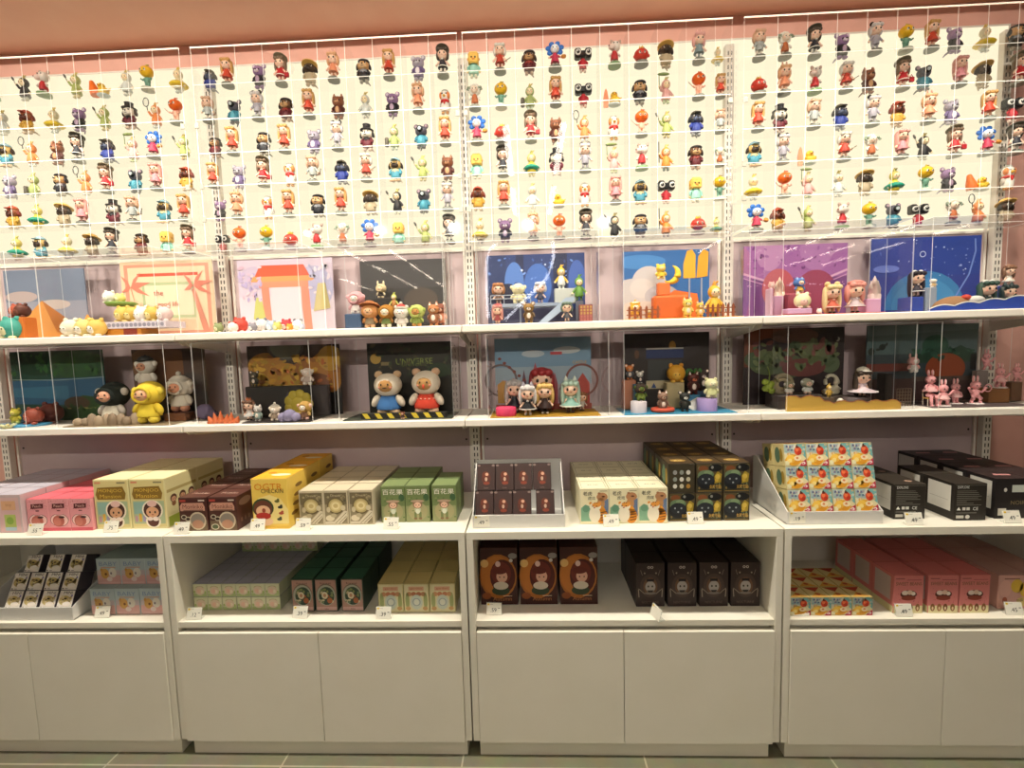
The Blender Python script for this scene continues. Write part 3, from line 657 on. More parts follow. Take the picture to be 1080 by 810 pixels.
# ---------------------------------------------------------------- clear cases with the small figurines
CASES = [(-1.985, -1.034, [-1.136-.1015*k for k in range(8)], 'leftmost'), (-.992, -.006, [-.927+.1021*k for k in range(9)], 'second'), (.012, .968, [.101+.101*k for k in range(9)], 'third'), (1.008, 2.055, [1.125+.1015*k for k in range(9)], 'rightmost')]
ROWZ = [2.36, 2.236, 2.115, 1.997, 1.878, 1.757]
RN = ['top', 'second', 'third', 'fourth', 'fifth', 'bottom']
for x0, x1, dv, nm in CASES:
    r = empty('figurine_case', ((x0+x1)/2, -.057, 1.752)); cx = (x0+x1)/2; w = (x1-x0)/2; F_, B_ = -.043, .043
    def sheet(n, *b):
        m_ = MB(); x_, X_, y_, Y_, z_, Z_ = b
        vs = [(x, y, z) for x in (x_, X_) for y in (y_, Y_) for z in (z_, Z_)]
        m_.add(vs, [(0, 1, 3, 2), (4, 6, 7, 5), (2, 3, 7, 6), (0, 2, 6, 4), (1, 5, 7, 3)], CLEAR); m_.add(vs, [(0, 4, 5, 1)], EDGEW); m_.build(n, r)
    m_ = MB(); m_.box(-w, w, F_-.003, F_, 0, .735, CLEAR); m_.build('front_panel', r)
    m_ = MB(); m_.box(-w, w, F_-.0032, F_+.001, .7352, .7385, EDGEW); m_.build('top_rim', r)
    for sx in (-1, 1): sheet('side_panel', sx*(w-.0012)-.0012, sx*(w-.0012)+.0012, F_, B_, 0, .735)
    for z in ROWZ: sheet('shelf', -w+.003, w-.003, F_+.0005, B_, z-1.752-.003, z-1.752)
    for d in dv: sheet('divider', d-cx-.0009, d-cx+.0009, F_, B_, .004, .735)
    for z in (.11, .23, .45):
        for sx in (-1, 1): m_ = MB(); m_.box(sx*(w-.006)-.008, sx*(w-.006)+.008, F_-.007, F_-.0032, z, z+.02, M('#b9b4a8', .4), .001); m_.build('clip', r)
    tag(r, 'wide clear acrylic case of tiny figurines on backlit wall, '+nm+' of four', 'display case', 'clear figurine cases on the backlit wall')

def K(fn, desc): return (fn, desc)
KIND = {
 'R': (lambda: doll('#c99a5b', '#c8452f', legs='#e8b89a', long=1.0, base='#7f8379'), 'blond doll in red dress'),
 'R2': (lambda: doll('#7a6450', '#c2242c', hat='witch', hc='#8a7f68', hc2='#6a604c', item='bag', trim='#efe6da', base='#8a8d80'), 'hatted doll in red with bag'),
 'R3': (lambda: doll('#d9d2c8', '#b9402f', shoe='#42302a', item='wand', ic='#8a7a5a', long=.2), 'silver-haired doll in red'),
 'N': (lambda: doll('#dd9c92', '#d98f96', legs='#e7b2a8', long=1.3, base='#6f7068'), 'long pink-haired doll'),
 'N2': (lambda: doll('#dcaa80', '#e2916c', hat='bunny', hc='#e5c3a4', hc2='#d9907c', long=.3), 'peach doll with bunny ears'),
 'N3': (lambda: doll('#dca39b', '#7f9499', hat='bunny', hc='#e3a3a0', hc2='#f0c6c0', legs='#f0ece4', long=.4), 'pink bunny-eared doll in grey'),
 'I': (lambda: doll('#cfc9c8', '#a7a3ad', hat='bun', hc='#26211f', hc2='#222222', legs='#b9b3b8', long=.1, pants=True), 'silver doll with black buns'),
 'I2': (lambda: doll('#d3a98c', '#a9aeab', legs='#e9dccb', long=.3, pants=True, item='tail', ic='#b08f7c'), 'beige doll with tail'),
 'K': (lambda: doll('#4b4238', '#2b2e38', hat='witch', hc='#5b584e', hc2='#6f6852', legs='#efe5d8', shoe='#17171a', trim='#efe9dd', long=.2), 'doll in black witch hat'),
 'B': (lambda: dog('#3f4048', '#4f5872', '#2e3f8f', '#24242a', 'cap', '#4a4536', '#3a372d', leg='#8f8f93'), 'dark dog in blue coat'),
 'D': (lambda: dog('#6b4a30', '#c59a6c', '#5d1f28', '#251813', 'beret', '#1f1715', '#1f1715', '#8d3b35', leg='#b79a86'), 'brown dog in maroon coat'),
 'V2': (lambda: dog('#c99a66', '#d9b184', '#22232a', '#1b1a1e', 'beret', '#1d1c20', '#1d1c20', '#8c8f96', leg='#9d9588'), 'tan dog in black with beret'),
 'L': (lambda: dog('#c7a463', '#3a2c22', '#4f98ad', '#2c221c', 'cap', '#8fb3c0', '#6d96a5', '#d6c596', leg='#d6c3a2', item='board'), 'pug in teal hooded coat'),
 'H': (lambda: dog('#4a382b', '#2f241e', '#b3a386', '#2b211b', 'straw', '#e2b45e', '#6b5132', leg='#b9a488'), 'dark-faced dog in straw hat'),
 'Rc': (lambda: dog('#8d4a2a', '#5a2a1e', '#c79a3e', '#7a2a20', 'cap', '#b5482e', '#b5482e', '#d8ab52', leg='#cdb295'), 'dog in red cap and mustard coat'),
 'M': (lambda: dog('#e7dccb', '#efe6d8', '#6a2733', '#26201f', 'top', '#1c1a1c', '#55353a', '#1d1a1e', leg='#d9bfb2'), 'pale dog in black top hat'),
 'P': (lambda: bear('#8f6f97', '#28262c', '#d9c7d6', belly='#b49ab0'), 'purple mouse in black vest'),
 'P2': (lambda: bear('#a59cac', '#6f5f88', '#d6d2d8', belly='#e6e0e6', muzzle='#c9c5cc'), 'grey mouse in violet coat'),
 'A': (lambda: bear('#8a5238', '#5a2f2a', '#c58f6c', ears='point', belly='#c79a70'), 'brown pointed-ear bear'),
 'T': (lambda: bear('#4b4a55', '#3f8aa0', '#b79aa6', cam=True, belly='#58a6ba'), 'camera-faced bear in teal'),
 'Z': (puffin, 'white bird with red scarf'),
 'G': (lambda: kid('#a7b268', item='brush', ic='#6b7046', leaf='#c9b76a', arm=-1, legs='#d8c68f'), 'green sprout child raising a brush'),
 'GL': (lambda: kid('#a3b070', item='log', ic='#5c554a', leaf='#c9b76a', arm=-1, legs='#c9d2c0'), 'green sprout child beside log'),
 'J': (lambda: kid('#e58a4f', item='racket', ic='#3f3a36', leaf='#d9a860', arm=-1, legs='#dfe0d8'), 'orange sprout child with racket'),
 'J2': (lambda: kid('#e88e3d', item='stick', ic='#33352f', leaf='#d9a860', arm=-1, legs='#5d6b62'), 'orange sprout child with stick'),
 'LF': (lambda: kid('#dba49a', item='leaf', ic='#7d8b54', leaf='#c2b06c', arm=-1, legs='#c9d3a8', suit2='#e0aaa6'), 'pink sprout child under leaf'),
 'Q': (lambda: kid('#d8cfae', skirt='#e2c233', leaf='#d3b45c', legs='#c9d0c8'), 'pale sprout child in yellow tutu'),
 'E': (lambda: kid('#d7c56c', skirt='#1f8f76', leaf='#b5ae58', legs='#d9cd9a', suit2='#e0c838'), 'sprout child in emerald skirt'),
 'S2': (lambda: kid('#c9cac2', leaf='#c2b06c', legs='#dedcd0', suit2='#d4d9d4'), 'pale grey sprout child'),
 'V': (lambda: kid('#2a2829', item='brush', ic='#b9ae98', leaf='#b9a865', arm=-1, legs='#d0cfc2', suit2='#232225'), 'black-robed sprout child'),
 'O': (lambda: fruit('#e8641c', '#efb39a', stem='#d4521a', base='#8a8d80', wand='#d8b49a'), 'orange-headed figure with stick'),
 'Y': (lambda: fruit('#e8b422', '#6d9a86', stem='#b5a23a', base='#cdd0c0'), 'lemon-headed figure'),
 'S': (lambda: fruit('#c93b2c', '#c93b2c', base='#83857b', crown='#e8b93c', low=True, big=1.08), 'red berry with gold crown'),
 'F': (squarehead, 'square-headed figure in mint coat'),
 'C': (binocular, 'black lens-headed figure in red'),
 'U': (flower, 'blue flower-hat figure with drum'),
 'W': (snout, 'pale pink long-snouted animal in red'),
 'W2': (sheep, 'curly cream ram'),
 'X': (lambda: duck('cone'), 'yellow duck with orange cone'),
 'X2': (lambda: duck('board'), 'yellow duck with surfboard'),
 'X3': (lambda: duck('stick'), 'yellow duck with pole'),
}
GRID = [
 (2, [-4, 22, 51, 78, 105, 132, 160, 187], 92, ['W V W G X S2 Y Q', 'S2 Rc Q P G M J O', 'L J A K B LF U G', 'P2 GL V2 J R2 T N Rc', 'Rc E H N M I2 L R', 'E L Q H K D F R2']),
 (0, [215, 243, 272, 298, 326, 354, 383, 412, 441, 468], 80, ['B R P R2 H N2 V2 R P2 K', 'I2 T I D R A S2 P N2 Z', 'D R V2 R P2 I M GL T R', 'R P2 R2 Z I2 B R3 L G A', 'P N2 Z R V2 R H V T I', 'C O Y S W W2 U F G K']),
 (0, [499, 527.5, 558, 585, 615, 647, 675, 703, 735, 763], 64, ['F R3 D U C W S H N3 Q', 'W2 Y GL R C X2 V2 LF O R', 'U S R2 A J Z O G B I2', 'F K E M I LF W J2 D W2', 'Rc R S2 X3 Z N L C F Y', 'Q P N2 O K V V2 J2 S E']),
 (0, [798, 825, 857, 890, 919, 951, 978, 1009, 1041, 1074], 45, ['I2 W2 K P I Y R P Q V2', 'S N2 W R3 A R2 T N H R2', 'R M I2 B I Rc N2 P2 R C', 'L I X2 R3 W2 N V R2 U K', 'Q O LF S2 H E Y P X Z', 'U Rc G W Y T C W2 J H']),
]
FP = {}
def span(o, ax=0):
    L = [v.co[ax] for c in KIDS.get(o.name, []) for v in c.data.vertices]; return min(L)-.001, max(L)+.001
def fig(code):
    if code not in FP: FP[code] = Proto(KIND[code][0]())
    return FP[code]
for ci, (skip, us, v0, rows) in enumerate(GRID):
    x0, x1, dv, nm = CASES[ci]
    for ri, row in enumerate(rows):
        for k, code in enumerate(row.split()):
            X = atY(us[k], v0, -.055).x
            lim = [x0]+sorted(dv)+[x1]
            gaps = [(p, q) for p, q in zip(lim[:-1], lim[1:]) if q-p > .055]
            lo, hi = min(gaps, key=lambda g: abs((g[0]+g[1])/2-X))
            xa_, xb_ = span(fig(code).root); q_ = min(.97, (hi-lo-.013)/(xb_-xa_)); X = min(max(X, lo+.0065-xa_*q_), hi-.0065-xb_*q_)
            based = any(c.name.split('.')[0] == 'base' for c in KIDS[fig(code).root.name]) and code not in ('X', 'X2', 'X3')
            if not based: q_ *= 1.06 if hi-lo > (xb_-xa_)*q_*1.06+.014 else 1
            fig(code).put((X, (-.066 if code in ('K', 'R2') else -.0735) if based else -.045, ROWZ[ri]+.0005), '%s, %s from left in %s row, %s figurine case' % (KIND[code][1], ORD[k], RN[ri], nm), 'figurine', 'small figurines in the backlit cases', sc=q_, rz=random.uniform(-.07, .07))
# ---------------------------------------------------------------- cabinets
ZC, ZN = .774, .476
PLX = [(-1.985, atY(193, 797, -.415).x), (atY(206, 797, -.415).x, atY(493.7, 797.7, -.415).x), (atY(507, 798, -.415).x, atY(810.3, 801.5, -.415).x), (atY(827, 801.5, -.415).x, 1.99)]
CABD = ['far left, carrying the pink peach boxes', 'left of centre, carrying brown, orange and green boxes', 'right of centre, carrying the tiger and dark boxes', 'far right, carrying the black boxes']
for k in range(4):
    x0 = -2+k+.0102; x1 = -1+k+.0052; cx = (x0+x1)/2; w = (x1-x0)/2; t = .021
    r = empty('display_cabinet', (cx, -.22, 0)); f = -.426+.22; bk = .21
    def pt(n, *a, m=WHITE, b=.0008):
        q = MB(); q.box(*a, m, b); return q.build(n, r)
    for sx in (-1, 1): pt('side_panel', *sorted((sx*w, sx*(w-t))), f, bk, .059, .7489)
    pt('worktop', -w, w, f, bk, .749, .774); pt('niche_shelf', -w+t+.0005, w-t-.0005, f+.003, bk-.012, .456, .476)
    pt('back_panel', -w+t+.0005, w-t-.0005, bk-.011, bk, .06, .7485); pt('rail', -w+t+.0005, w-t-.0005, f+.03, f+.05, .425, .4555)
    g = .0018
    for sx in (-1, 1): pt('door', *sorted((sx*g*.6, sx*(w-t-g))), f-.004, f+.014, .056, .4405, b=.001)
    pt('plinth', PLX[k][0]-cx, PLX[k][1]-cx, f+.011, bk-.02, 0, .0555)
    tag(r, 'white two-door display cabinet '+CABD[k], 'cabinet', 'white display cabinets')

# ---------------------------------------------------------------- printed cartons
def fig_print(b, cx, cz, s, F, n, hair, skin, body, outline=None, hat=None):
    if outline: b.disc(cx, cz, s*1.18, s*1.12, F(n), M(outline)); b.disc(cx, cz-s*1.25, s*.85, s*.75, F(n), M(outline)); n += 1
    b.disc(cx, cz-s*1.2, s*.65, s*.65, F(n), M(body)); b.disc(cx, cz, s, s*.95, F(n+1), M(hair)); b.disc(cx, cz-s*.22, s*.72, s*.6, F(n+2), M(skin))
    for q in (-1, 1): b.disc(cx+q*s*.3, cz-s*.22, s*.1, s*.14, F(n+3), INK, 8)
    b.disc(cx, cz-s*.5, s*.12, s*.06, F(n+3), M('#a8493a'), 8)
    if hat: b.disc(cx, cz+s*.72, s*.55, s*.35, F(n+3), M(hat))
def specks(b, F, n, w, z0, z1, cols, cnt, r, seed):
    q = random.Random(seed)
    for i in range(cnt): b.disc(q.uniform(-w, w), q.uniform(z0, z1), r*q.uniform(.6, 1.4), r*q.uniform(.6, 1.4), F(n), M(q.choice(cols)), 7)
def a_lav(b, w, h, F):
    b.rect(-w*.42, w*.42, h*.02, h*.93, F(0), M('#d9b3b4')); b.rect(-w*.3, w*.28, h*.6, h*.84, F(1), M('#dcab86')); b.text('toy', 0, h*.72, h*.1, F(2), M('#b98562'))
    b.rect(-w*.22, w*.24, h*.14, h*.48, F(1), M('#b2c06a')); b.disc(0, h*.32, w*.15, h*.1, F(2), M('#8dae4e')); b.rect(-w*.22, w*.24, h*.06, h*.15, F(2), M('#a9c3cf'))
def a_peach(b, w, h, F):
    specks(b, F, 0, w*.46, h*.68, h*.97, ['#8d3c44', '#e9c2c0', '#a9545a'], 26, .0012, 3); b.rect(-w*.5, w*.5, 0, h*.1, F(0), M('#cf5a68'))
    P = []
    for i in range(28):
        a = 2*PI*i/28; P.append((w*.43*math.cos(a), h*(.34+.2*math.sin(a))+(-h*.035 if abs(a-PI/2) < .3 else 0)))
    b.plate(P, F(1), M('#4b1d20')); b.plate([(x*.95, h*.34+(z-h*.34)*.95) for x, z in P], F(2), M('#f1c9c3'))
    b.disc(-w*.04, h*.31, w*.28, h*.18, F(3), M('#b9665a')); b.disc(-w*.1, h*.29, w*.18, h*.13, F(4), M('#c97a6b')); b.disc(w*.12, h*.43, w*.14, h*.035, F(4), M('#3a2326'))
    b.plate([(-w*.3, h*.7), (w*.28, h*.72), (w*.3, h*.86), (-w*.28, h*.85)], F(1), M('#5b2228')); b.text('Peach', 0, h*.785, h*.085, F(2), M('#e9b7ae')); b.rect(-w*.08, w*.08, h*.62, h*.65, F(1), M('#5b2228'))
def a_yellow(b, w, h, F):
    b.rect(-w*.47, w*.47, h*.04, h*.97, F(0), M('#d9c98c')); b.rect(-w*.44, w*.44, h*.1, h*.56, F(1), M('#a9b690')); b.rect(-w*.42, -w*.05, h*.3, h*.54, F(2), M('#8fb0a4'))
    for i in range(4): b.rect(-w*.4+i*w*.11, -w*.33+i*w*.11, h*.14, h*(.26+.05*(i % 2)), F(2), M(['#b98a9a', '#d8a63f', '#9c8fb2', '#7fa08a'][i]))
    b.plate([(-w*.4, h*.6), (w*.38, h*.6), (w*.42, h*.72), (w*.34, h*.86), (-w*.38, h*.84), (-w*.44, h*.7)], F(2), M('#8a6a2c')); b.text('MONJOO', -w*.02, h*.77, h*.085, F(3), M('#e2bc4e'), w*.68); b.text('Mansion', -w*.02, h*.665, h*.075, F(3), M('#e2bc4e'), w*.6)
    b.rect(w*.18, w*.42, h*.92, h*.95, F(2), M('#8a8060')); b.rect(-w*.45, -w*.28, h*.92, h*.955, F(2), M('#d98a6a'))
    fig_print(b, w*.1, h*.375, w*.25, F, 3, '#4a2a22', '#d9a47e', '#5a3028', '#efe3cd', '#e2b9b0'); b.disc(w*.02, h*.2, w*.08, h*.04, F(8), M('#f0ddd2')); b.disc(w*.18, h*.2, w*.09, h*.045, F(8), M('#f0ddd2'))
def s_yellow(b, w, h, F):
    b.rect(-w*.46, w*.46, h*.7, h*.76, F(0), M('#b9a66a')); b.rect(-w*.46, w*.46, h*.02, h*.22, F(0), M('#9aa83a'))
    for i in range(3): fig_print(b, -w*.28+i*w*.28, h*.56, w*.1, F, 1, '#5a3a2a', '#d3a07c', '#8a5a3c')
def a_brown(b, w, h, F):
    b.rect(-w*.47, w*.47, h*.62, h*.94, F(0), M('#4a2421')); b.rect(-w*.47, w*.47, 0, h*.3, F(0), M('#6f5a44')); b.rect(-w*.46, -w*.24, h*.88, h*.94, F(1), M('#b5443a')); b.rect(w*.2, w*.42, h*.89, h*.93, F(1), M('#d8c8b8'))
    b.plate([(-w*.44, h*.6), (w*.42, h*.6), (w*.42, h*.72), (w*.36, h*.84), (-w*.38, h*.84), (-w*.46, h*.74)], F(1), M('#c8937e')); b.text('Monkiko', 0, h*.73, h*.13, F(2), M('#6a3a34'), w*.72); b.rect(-w*.34, w*.36, h*.6, h*.64, F(2), M('#8a6455'))
    b.disc(w*.14, h*.3, w*.3, h*.27, F(2), M('#cbbca0')); b.disc(w*.14, h*.32, w*.25, h*.2, F(3), M('#8d8378')); b.disc(w*.14, h*.2, w*.2, h*.13, F(4), M('#b98a70'))
    for q in (-.34, -.2): b.disc(w*q, h*(.42 if q < -.3 else .36), w*.1, h*.07, F(2), M('#c9bfa6')); b.disc(w*q, h*(.42 if q < -.3 else .36), w*.07, h*.045, F(3), M('#3c2a24'))
    b.disc(-w*.3, h*.12, w*.14, h*.09, F(2), M('#c9bfa6')); b.disc(-w*.3, h*.12, w*.11, h*.065, F(3), M('#4d5a3a'))
def s_brown(b, w, h, F):
    b.disc(0, h*.78, w*.36, h*.12, F(0), M('#8a6d60'))
    for i in range(3): b.rect(-w*.3+i*w*.22, -w*.2+i*w*.22, h*.2, h*.32, F(0), M('#7d5a4c'))
def t_brown(b, w, h, F): b.text('Monkiko', 0, h*.5, h*.16, F(0), M('#d9b9ac'), w*.6)
def a_orange(b, w, h, F):
    P = [(-w*.46, h*.1), (w*.5, h*.1), (w*.5, h*.38), (w*.3, h*.6), (0, h*.68), (-w*.3, h*.62), (-w*.46, h*.5)]
    b.plate(P, F(0), M('#f2dc8e'))
    for t, x, z, s, c in (('OGTR', -.02, .84, .13, '#e08a2a'), ('CHECKIN', .08, .755, .085, '#4a3a24')): b.text(t, w*x, h*z, h*s, F(1), M(c), w*(.78 if t == 'OGTR' else .62))
    b.disc(-w*.2, h*.42, w*.3, h*.19, F(1), M('#3c4a2c')); b.disc(-w*.2, h*.4, w*.26, h*.17, F(2), M('#6a3c2c')); b.disc(-w*.2, h*.36, w*.2, h*.11, F(3), M('#e8b890')); b.disc(-w*.2, h*.26, w*.21, h*.07, F(4), M('#b5352c')); b.disc(-w*.14, h*.15, w*.2, h*.085, F(3), M('#f0c69c')); b.disc(-w*.18, h*.37, w*.05, h*.045, F(4), M('#9a4a36'))
    for x, z, c in ((.2, .55, '#6b6a34'), (.28, .43, '#3c3c34'), (.3, .31, '#b5533c'), (.24, .19, '#4a4a34')): b.disc(w*x, h*z, w*.07, h*.028, F(1), M(c)); b.disc(w*(x+.03), h*(z+.03), w*.035, h*.025, F(1), M(c))
    b.rect(-w*.5, w*.5, 0, h*.06, F(0), M('#dfb54a'))
def s_orange(b, w, h, F):
    for i in range(4): b.disc((-.15+.1*i)*w, h*(.25+.17*i), w*.2, h*.04, F(0), M('#8a6a34'))
def t_orange(b, w, h, F): b.disc(w*.15, h*.4, w*.28, h*.12, F(0), M('#efe0c0')); b.disc(-w*.2, h*.6, w*.12, h*.1, F(0), M('#c98a2a'))
def a_cream(b, w, h, F):
    b.rect(-w*.45, w*.45, h*.04, h*.94, F(0), M('#94876b')); b.rect(-w*.45, w*.45, h*.6, h*.94, F(1), M('#71664e')); specks(b, F, 2, w*.42, h*.66, h*.92, ['#8d8264', '#a29573', '#5d5440'], 20, .0035, 6); b.text('Dream', 0, h*.86, h*.07, F(3), M('#c2b592'))
    for i, c in enumerate(('#6d5f42', '#b9a670', '#d2c08a', '#e3d5a4', '#c9b47c')): b.disc(0, h*.56, w*(.36-.065*i), h*(.25-.047*i), F(3+i), M(c))
    b.plate([(-w*.45, h*.04), (w*.2, h*.04), (w*.45, h*.24), (w*.45, h*.4), (w*.34, h*.42), (-w*.1, h*.1), (-w*.45, h*.1)], F(4), M('#d3c8b0'))
    b.disc(-w*.25, h*.2, w*.18, h*.09, F(5), M('#d8ccb0')); b.disc(-w*.1, h*.28, w*.12, h*.06, F(6), M('#b5a888')); b.disc(w*.3, h*.5, w*.1, h*.08, F(8), M('#d0c4a4')); b.disc(-w*.3, h*.45, w*.08, h*.08, F(8), M('#cabd9c'))
    for k in range(3): b.line([(-w*.04+k*w*.14, h*.05), (w*.42, h*(.36-.1*k))], .0016, F(6), M('#5f563f'))
def a_green(b, w, h, F):
    b.rect(-w*.48, w*.48, 0, h*.45, F(0), M('#8f9468')); b.disc(0, h*.3, w*.4, h*.25, F(1), M('#a09a70')); specks(b, F, 1, w*.44, h*.1, h*.7, ['#5f7444', '#8a9460', '#6d8050', '#a3a37a'], 16, .0032, 8); b.disc(w*.36, h*.68, w*.12, h*.1, F(1), M('#3f5c3c')); b.text('百花果', 0, h*.84, h*.15, F(2), M('#efeadb'), w*.84)
    fig_print(b, 0, h*.5, w*.2, F, 2, '#8a6a54', '#e6bda2', '#b9c0a0'); b.disc(0, h*.585, w*.28, h*.035, F(6), M('#b99a84'))
    for q in (-1, 1): b.rect(q*w*.1-w*.05, q*w*.1+w*.05, h*.1, h*.28, F(2), M('#6d7a4c')); b.disc(q*w*.1, h*.1, w*.07, h*.03, F(3), M('#7d6044'))
    b.disc(0, h*.3, w*.09, h*.07, F(4), M('#d8dcc8'))
def a_dark(b, w, h, F):
    b.rect(-w*.46, w*.46, h*.03, h*.97, F(0), M('#43302d'))
    for q in (-1, 1): b.ring(q*w*.5, h, w*.12, w*.17, F(1), M('#8a7a72'), n=16) if False else b.disc(q*w*.4, h*.93, w*.09, h*.04, F(1), M('#8a7770'))
    b.disc(0, h*.45, w*.26, h*.2, F(1), M('#5a2f26')); b.disc(-w*.02, h*.58, w*.2, h*.13, F(2), M('#6b3424')); b.disc(w*.04, h*.6, w*.09, h*.06, F(3), M('#d9a98c')); b.disc(0, h*.42, w*.07, h*.075, F(3), M('#c9a890')); b.disc(w*.02, h*.27, w*.18, h*.06, F(2), M('#8a3f2c')); b.text('Luna', 0, h*.1, h*.06, F(1), M('#8d7468'))
def a_tiger(b, w, h, F):
    b.rect(-w*.47, w*.47, h*.03, h*.97, F(0), M('#efe6c0')); b.plate([(-w*.47, h*.08), (w*.0, h*.08), (-w*.02, h*.36), (-w*.14, h*.5), (-w*.32, h*.56), (-w*.47, h*.46)], F(1), M('#86b294')); b.disc(-w*.3, h*.44, w*.12, h*.1, F(2), M('#6d9c80')); b.plate([(w*.12, h*.3), (w*.47, h*.22), (w*.47, h*.72), (w*.2, h*.66)], F(1), M('#6b7fa0'))
    b.disc(w*.26, h*.77, w*.19, h*.12, F(2), M('#bd8a62')); b.disc(w*.22, h*.58, w*.13, h*.18, F(2), M('#c4905f')); b.disc(w*.3, h*.78, w*.06, h*.022, F(3), M('#5a3020')); b.disc(w*.16, h*.87, w*.05, h*.03, F(3), M('#a5744e'))
    b.disc(w*.25, h*.22, w*.2, h*.21, F(3), M('#e2902c')); b.disc(w*.2, h*.38, w*.17, h*.13, F(3), M('#e59a3a')); b.disc(w*.0, h*.27, w*.2, h*.23, F(4), M('#f1e8d2')); b.disc(w*.02, h*.5, w*.2, h*.12, F(5), M('#f3e9d2')); b.disc(w*.06, h*.55, w*.15, h*.07, F(6), M('#e9a04a'))
    for q in (-1, 1): b.disc(w*(.02+q*.16), h*.595, w*.05, h*.04, F(4), M('#e39a44')); b.disc(w*(-.0+q*.07), h*.51, w*.022, h*.018, F(7), M('#4a2a1c'), 8)
    b.disc(-w*.01, h*.465, w*.035, h*.018, F(7), M('#c26a5a'), 8)
    for i in range(4): b.line([(w*.2, h*(.1+.075*i)), (w*.42, h*(.13+.075*i))], .0028, F(5), M('#5a3418'))
    for i in range(2): b.line([(w*.0+i*w*.08, h*.585), (w*.01+i*w*.08, h*.62)], .002, F(7), M('#5a3418'))
    b.text('老虎', -w*.24, h*.87, h*.12, F(4), M('#221d16')); b.text('虎戏', -w*.1, h*.74, h*.1, F(6), M('#221d16')); b.rect(w*.18, w*.44, h*.93, h*.945, F(3), M('#8a8060'))
def t_tiger(b, w, h, F):
    for p in (((-w*.42, h*.1), (-w*.42, h*.9)), ((w*.42, h*.1), (w*.42, h*.9)), ((-w*.42, h*.9), (w*.42, h*.9))): b.line(list(p), .0012, F(0), M('#4a4436'))
    b.text('虎戏 TIGER', 0, h*.5, h*.13, F(0), M('#4a4436'), w*.4)
def a_gold(b, w, h, F):
    b.rect(-w*.48, w*.48, h*.6, h*.96, F(0), M('#5a4c30')); b.rect(-w*.48, w*.48, h*.02, h*.3, F(0), M('#35352a')); specks(b, F, 1, w*.44, h*.1, h*.92, ['#6f7a58', '#8a7440', '#4d5a44', '#9a8a50', '#3a3a30'], 40, .004, 4); b.disc(-w*.24, h*.82, w*.18, h*.1, F(3), M('#7d4a2a')); b.disc(w*.22, h*.84, w*.26, h*.13, F(3), M('#131416')); b.disc(w*.1, h*.86, w*.05, h*.05, F(4), M('#8a8a84')); b.disc(-w*.14, h*.62, w*.3, h*.15, F(4), M('#68805f')); b.disc(-w*.06, h*.68, w*.16, h*.08, F(5), M('#7f9670'))
    b.disc(-w*.14, h*.38, w*.34, h*.27, F(6), M('#181b20')); b.disc(-w*.14, h*.45, w*.31, h*.19, F(7), M('#23282f'))
    for x, z in ((-.26, .46), (-.02, .46), (-.14, .33)): b.disc(w*x, h*z, w*.035, h*.032, F(8), M('#9da2a6'))
    b.plate([(w*.18, h*.3), (w*.42, h*.34), (w*.46, h*.62), (w*.3, h*.72), (w*.18, h*.56)], F(6), M('#a58c30')); b.disc(w*.3, h*.54, w*.09, h*.09, F(7), M('#d3b850')); b.disc(w*.26, h*.42, w*.07, h*.06, F(7), M('#c9a83e')); b.text('妖怪', w*.22, h*.19, h*.13, F(8), M('#c9a04a'), w*.44); b.rect(-w*.45, w*.45, h*.03, h*.06, F(8), M('#8a7038'))
def s_gold(b, w, h, F): b.disc(-w*.1, h*.5, w*.24, h*.36, F(0), M('#5f7a60')); b.disc(w*.22, h*.5, w*.14, h*.3, F(0), M('#a98a3a'))
def b_gold(b, w, h, F):
    for i in range(3):
        for j in range(3): b.disc((-.25+.25*i)*w, h*(.22+.24*j), w*.08, h*.08, F(1), M(['#d9d6cc', '#b5873c', '#8d948c', '#c9c2a8', '#9a9a98'][(i*3+j*2) % 5]))
def t_gold(b, w, h, F): b.disc(0, h*.5, w*.3, h*.2, F(0), M('#9a7a40')); b.text('妖怪', 0, h*.5, h*.16, F(1), M('#d8bd7a'))
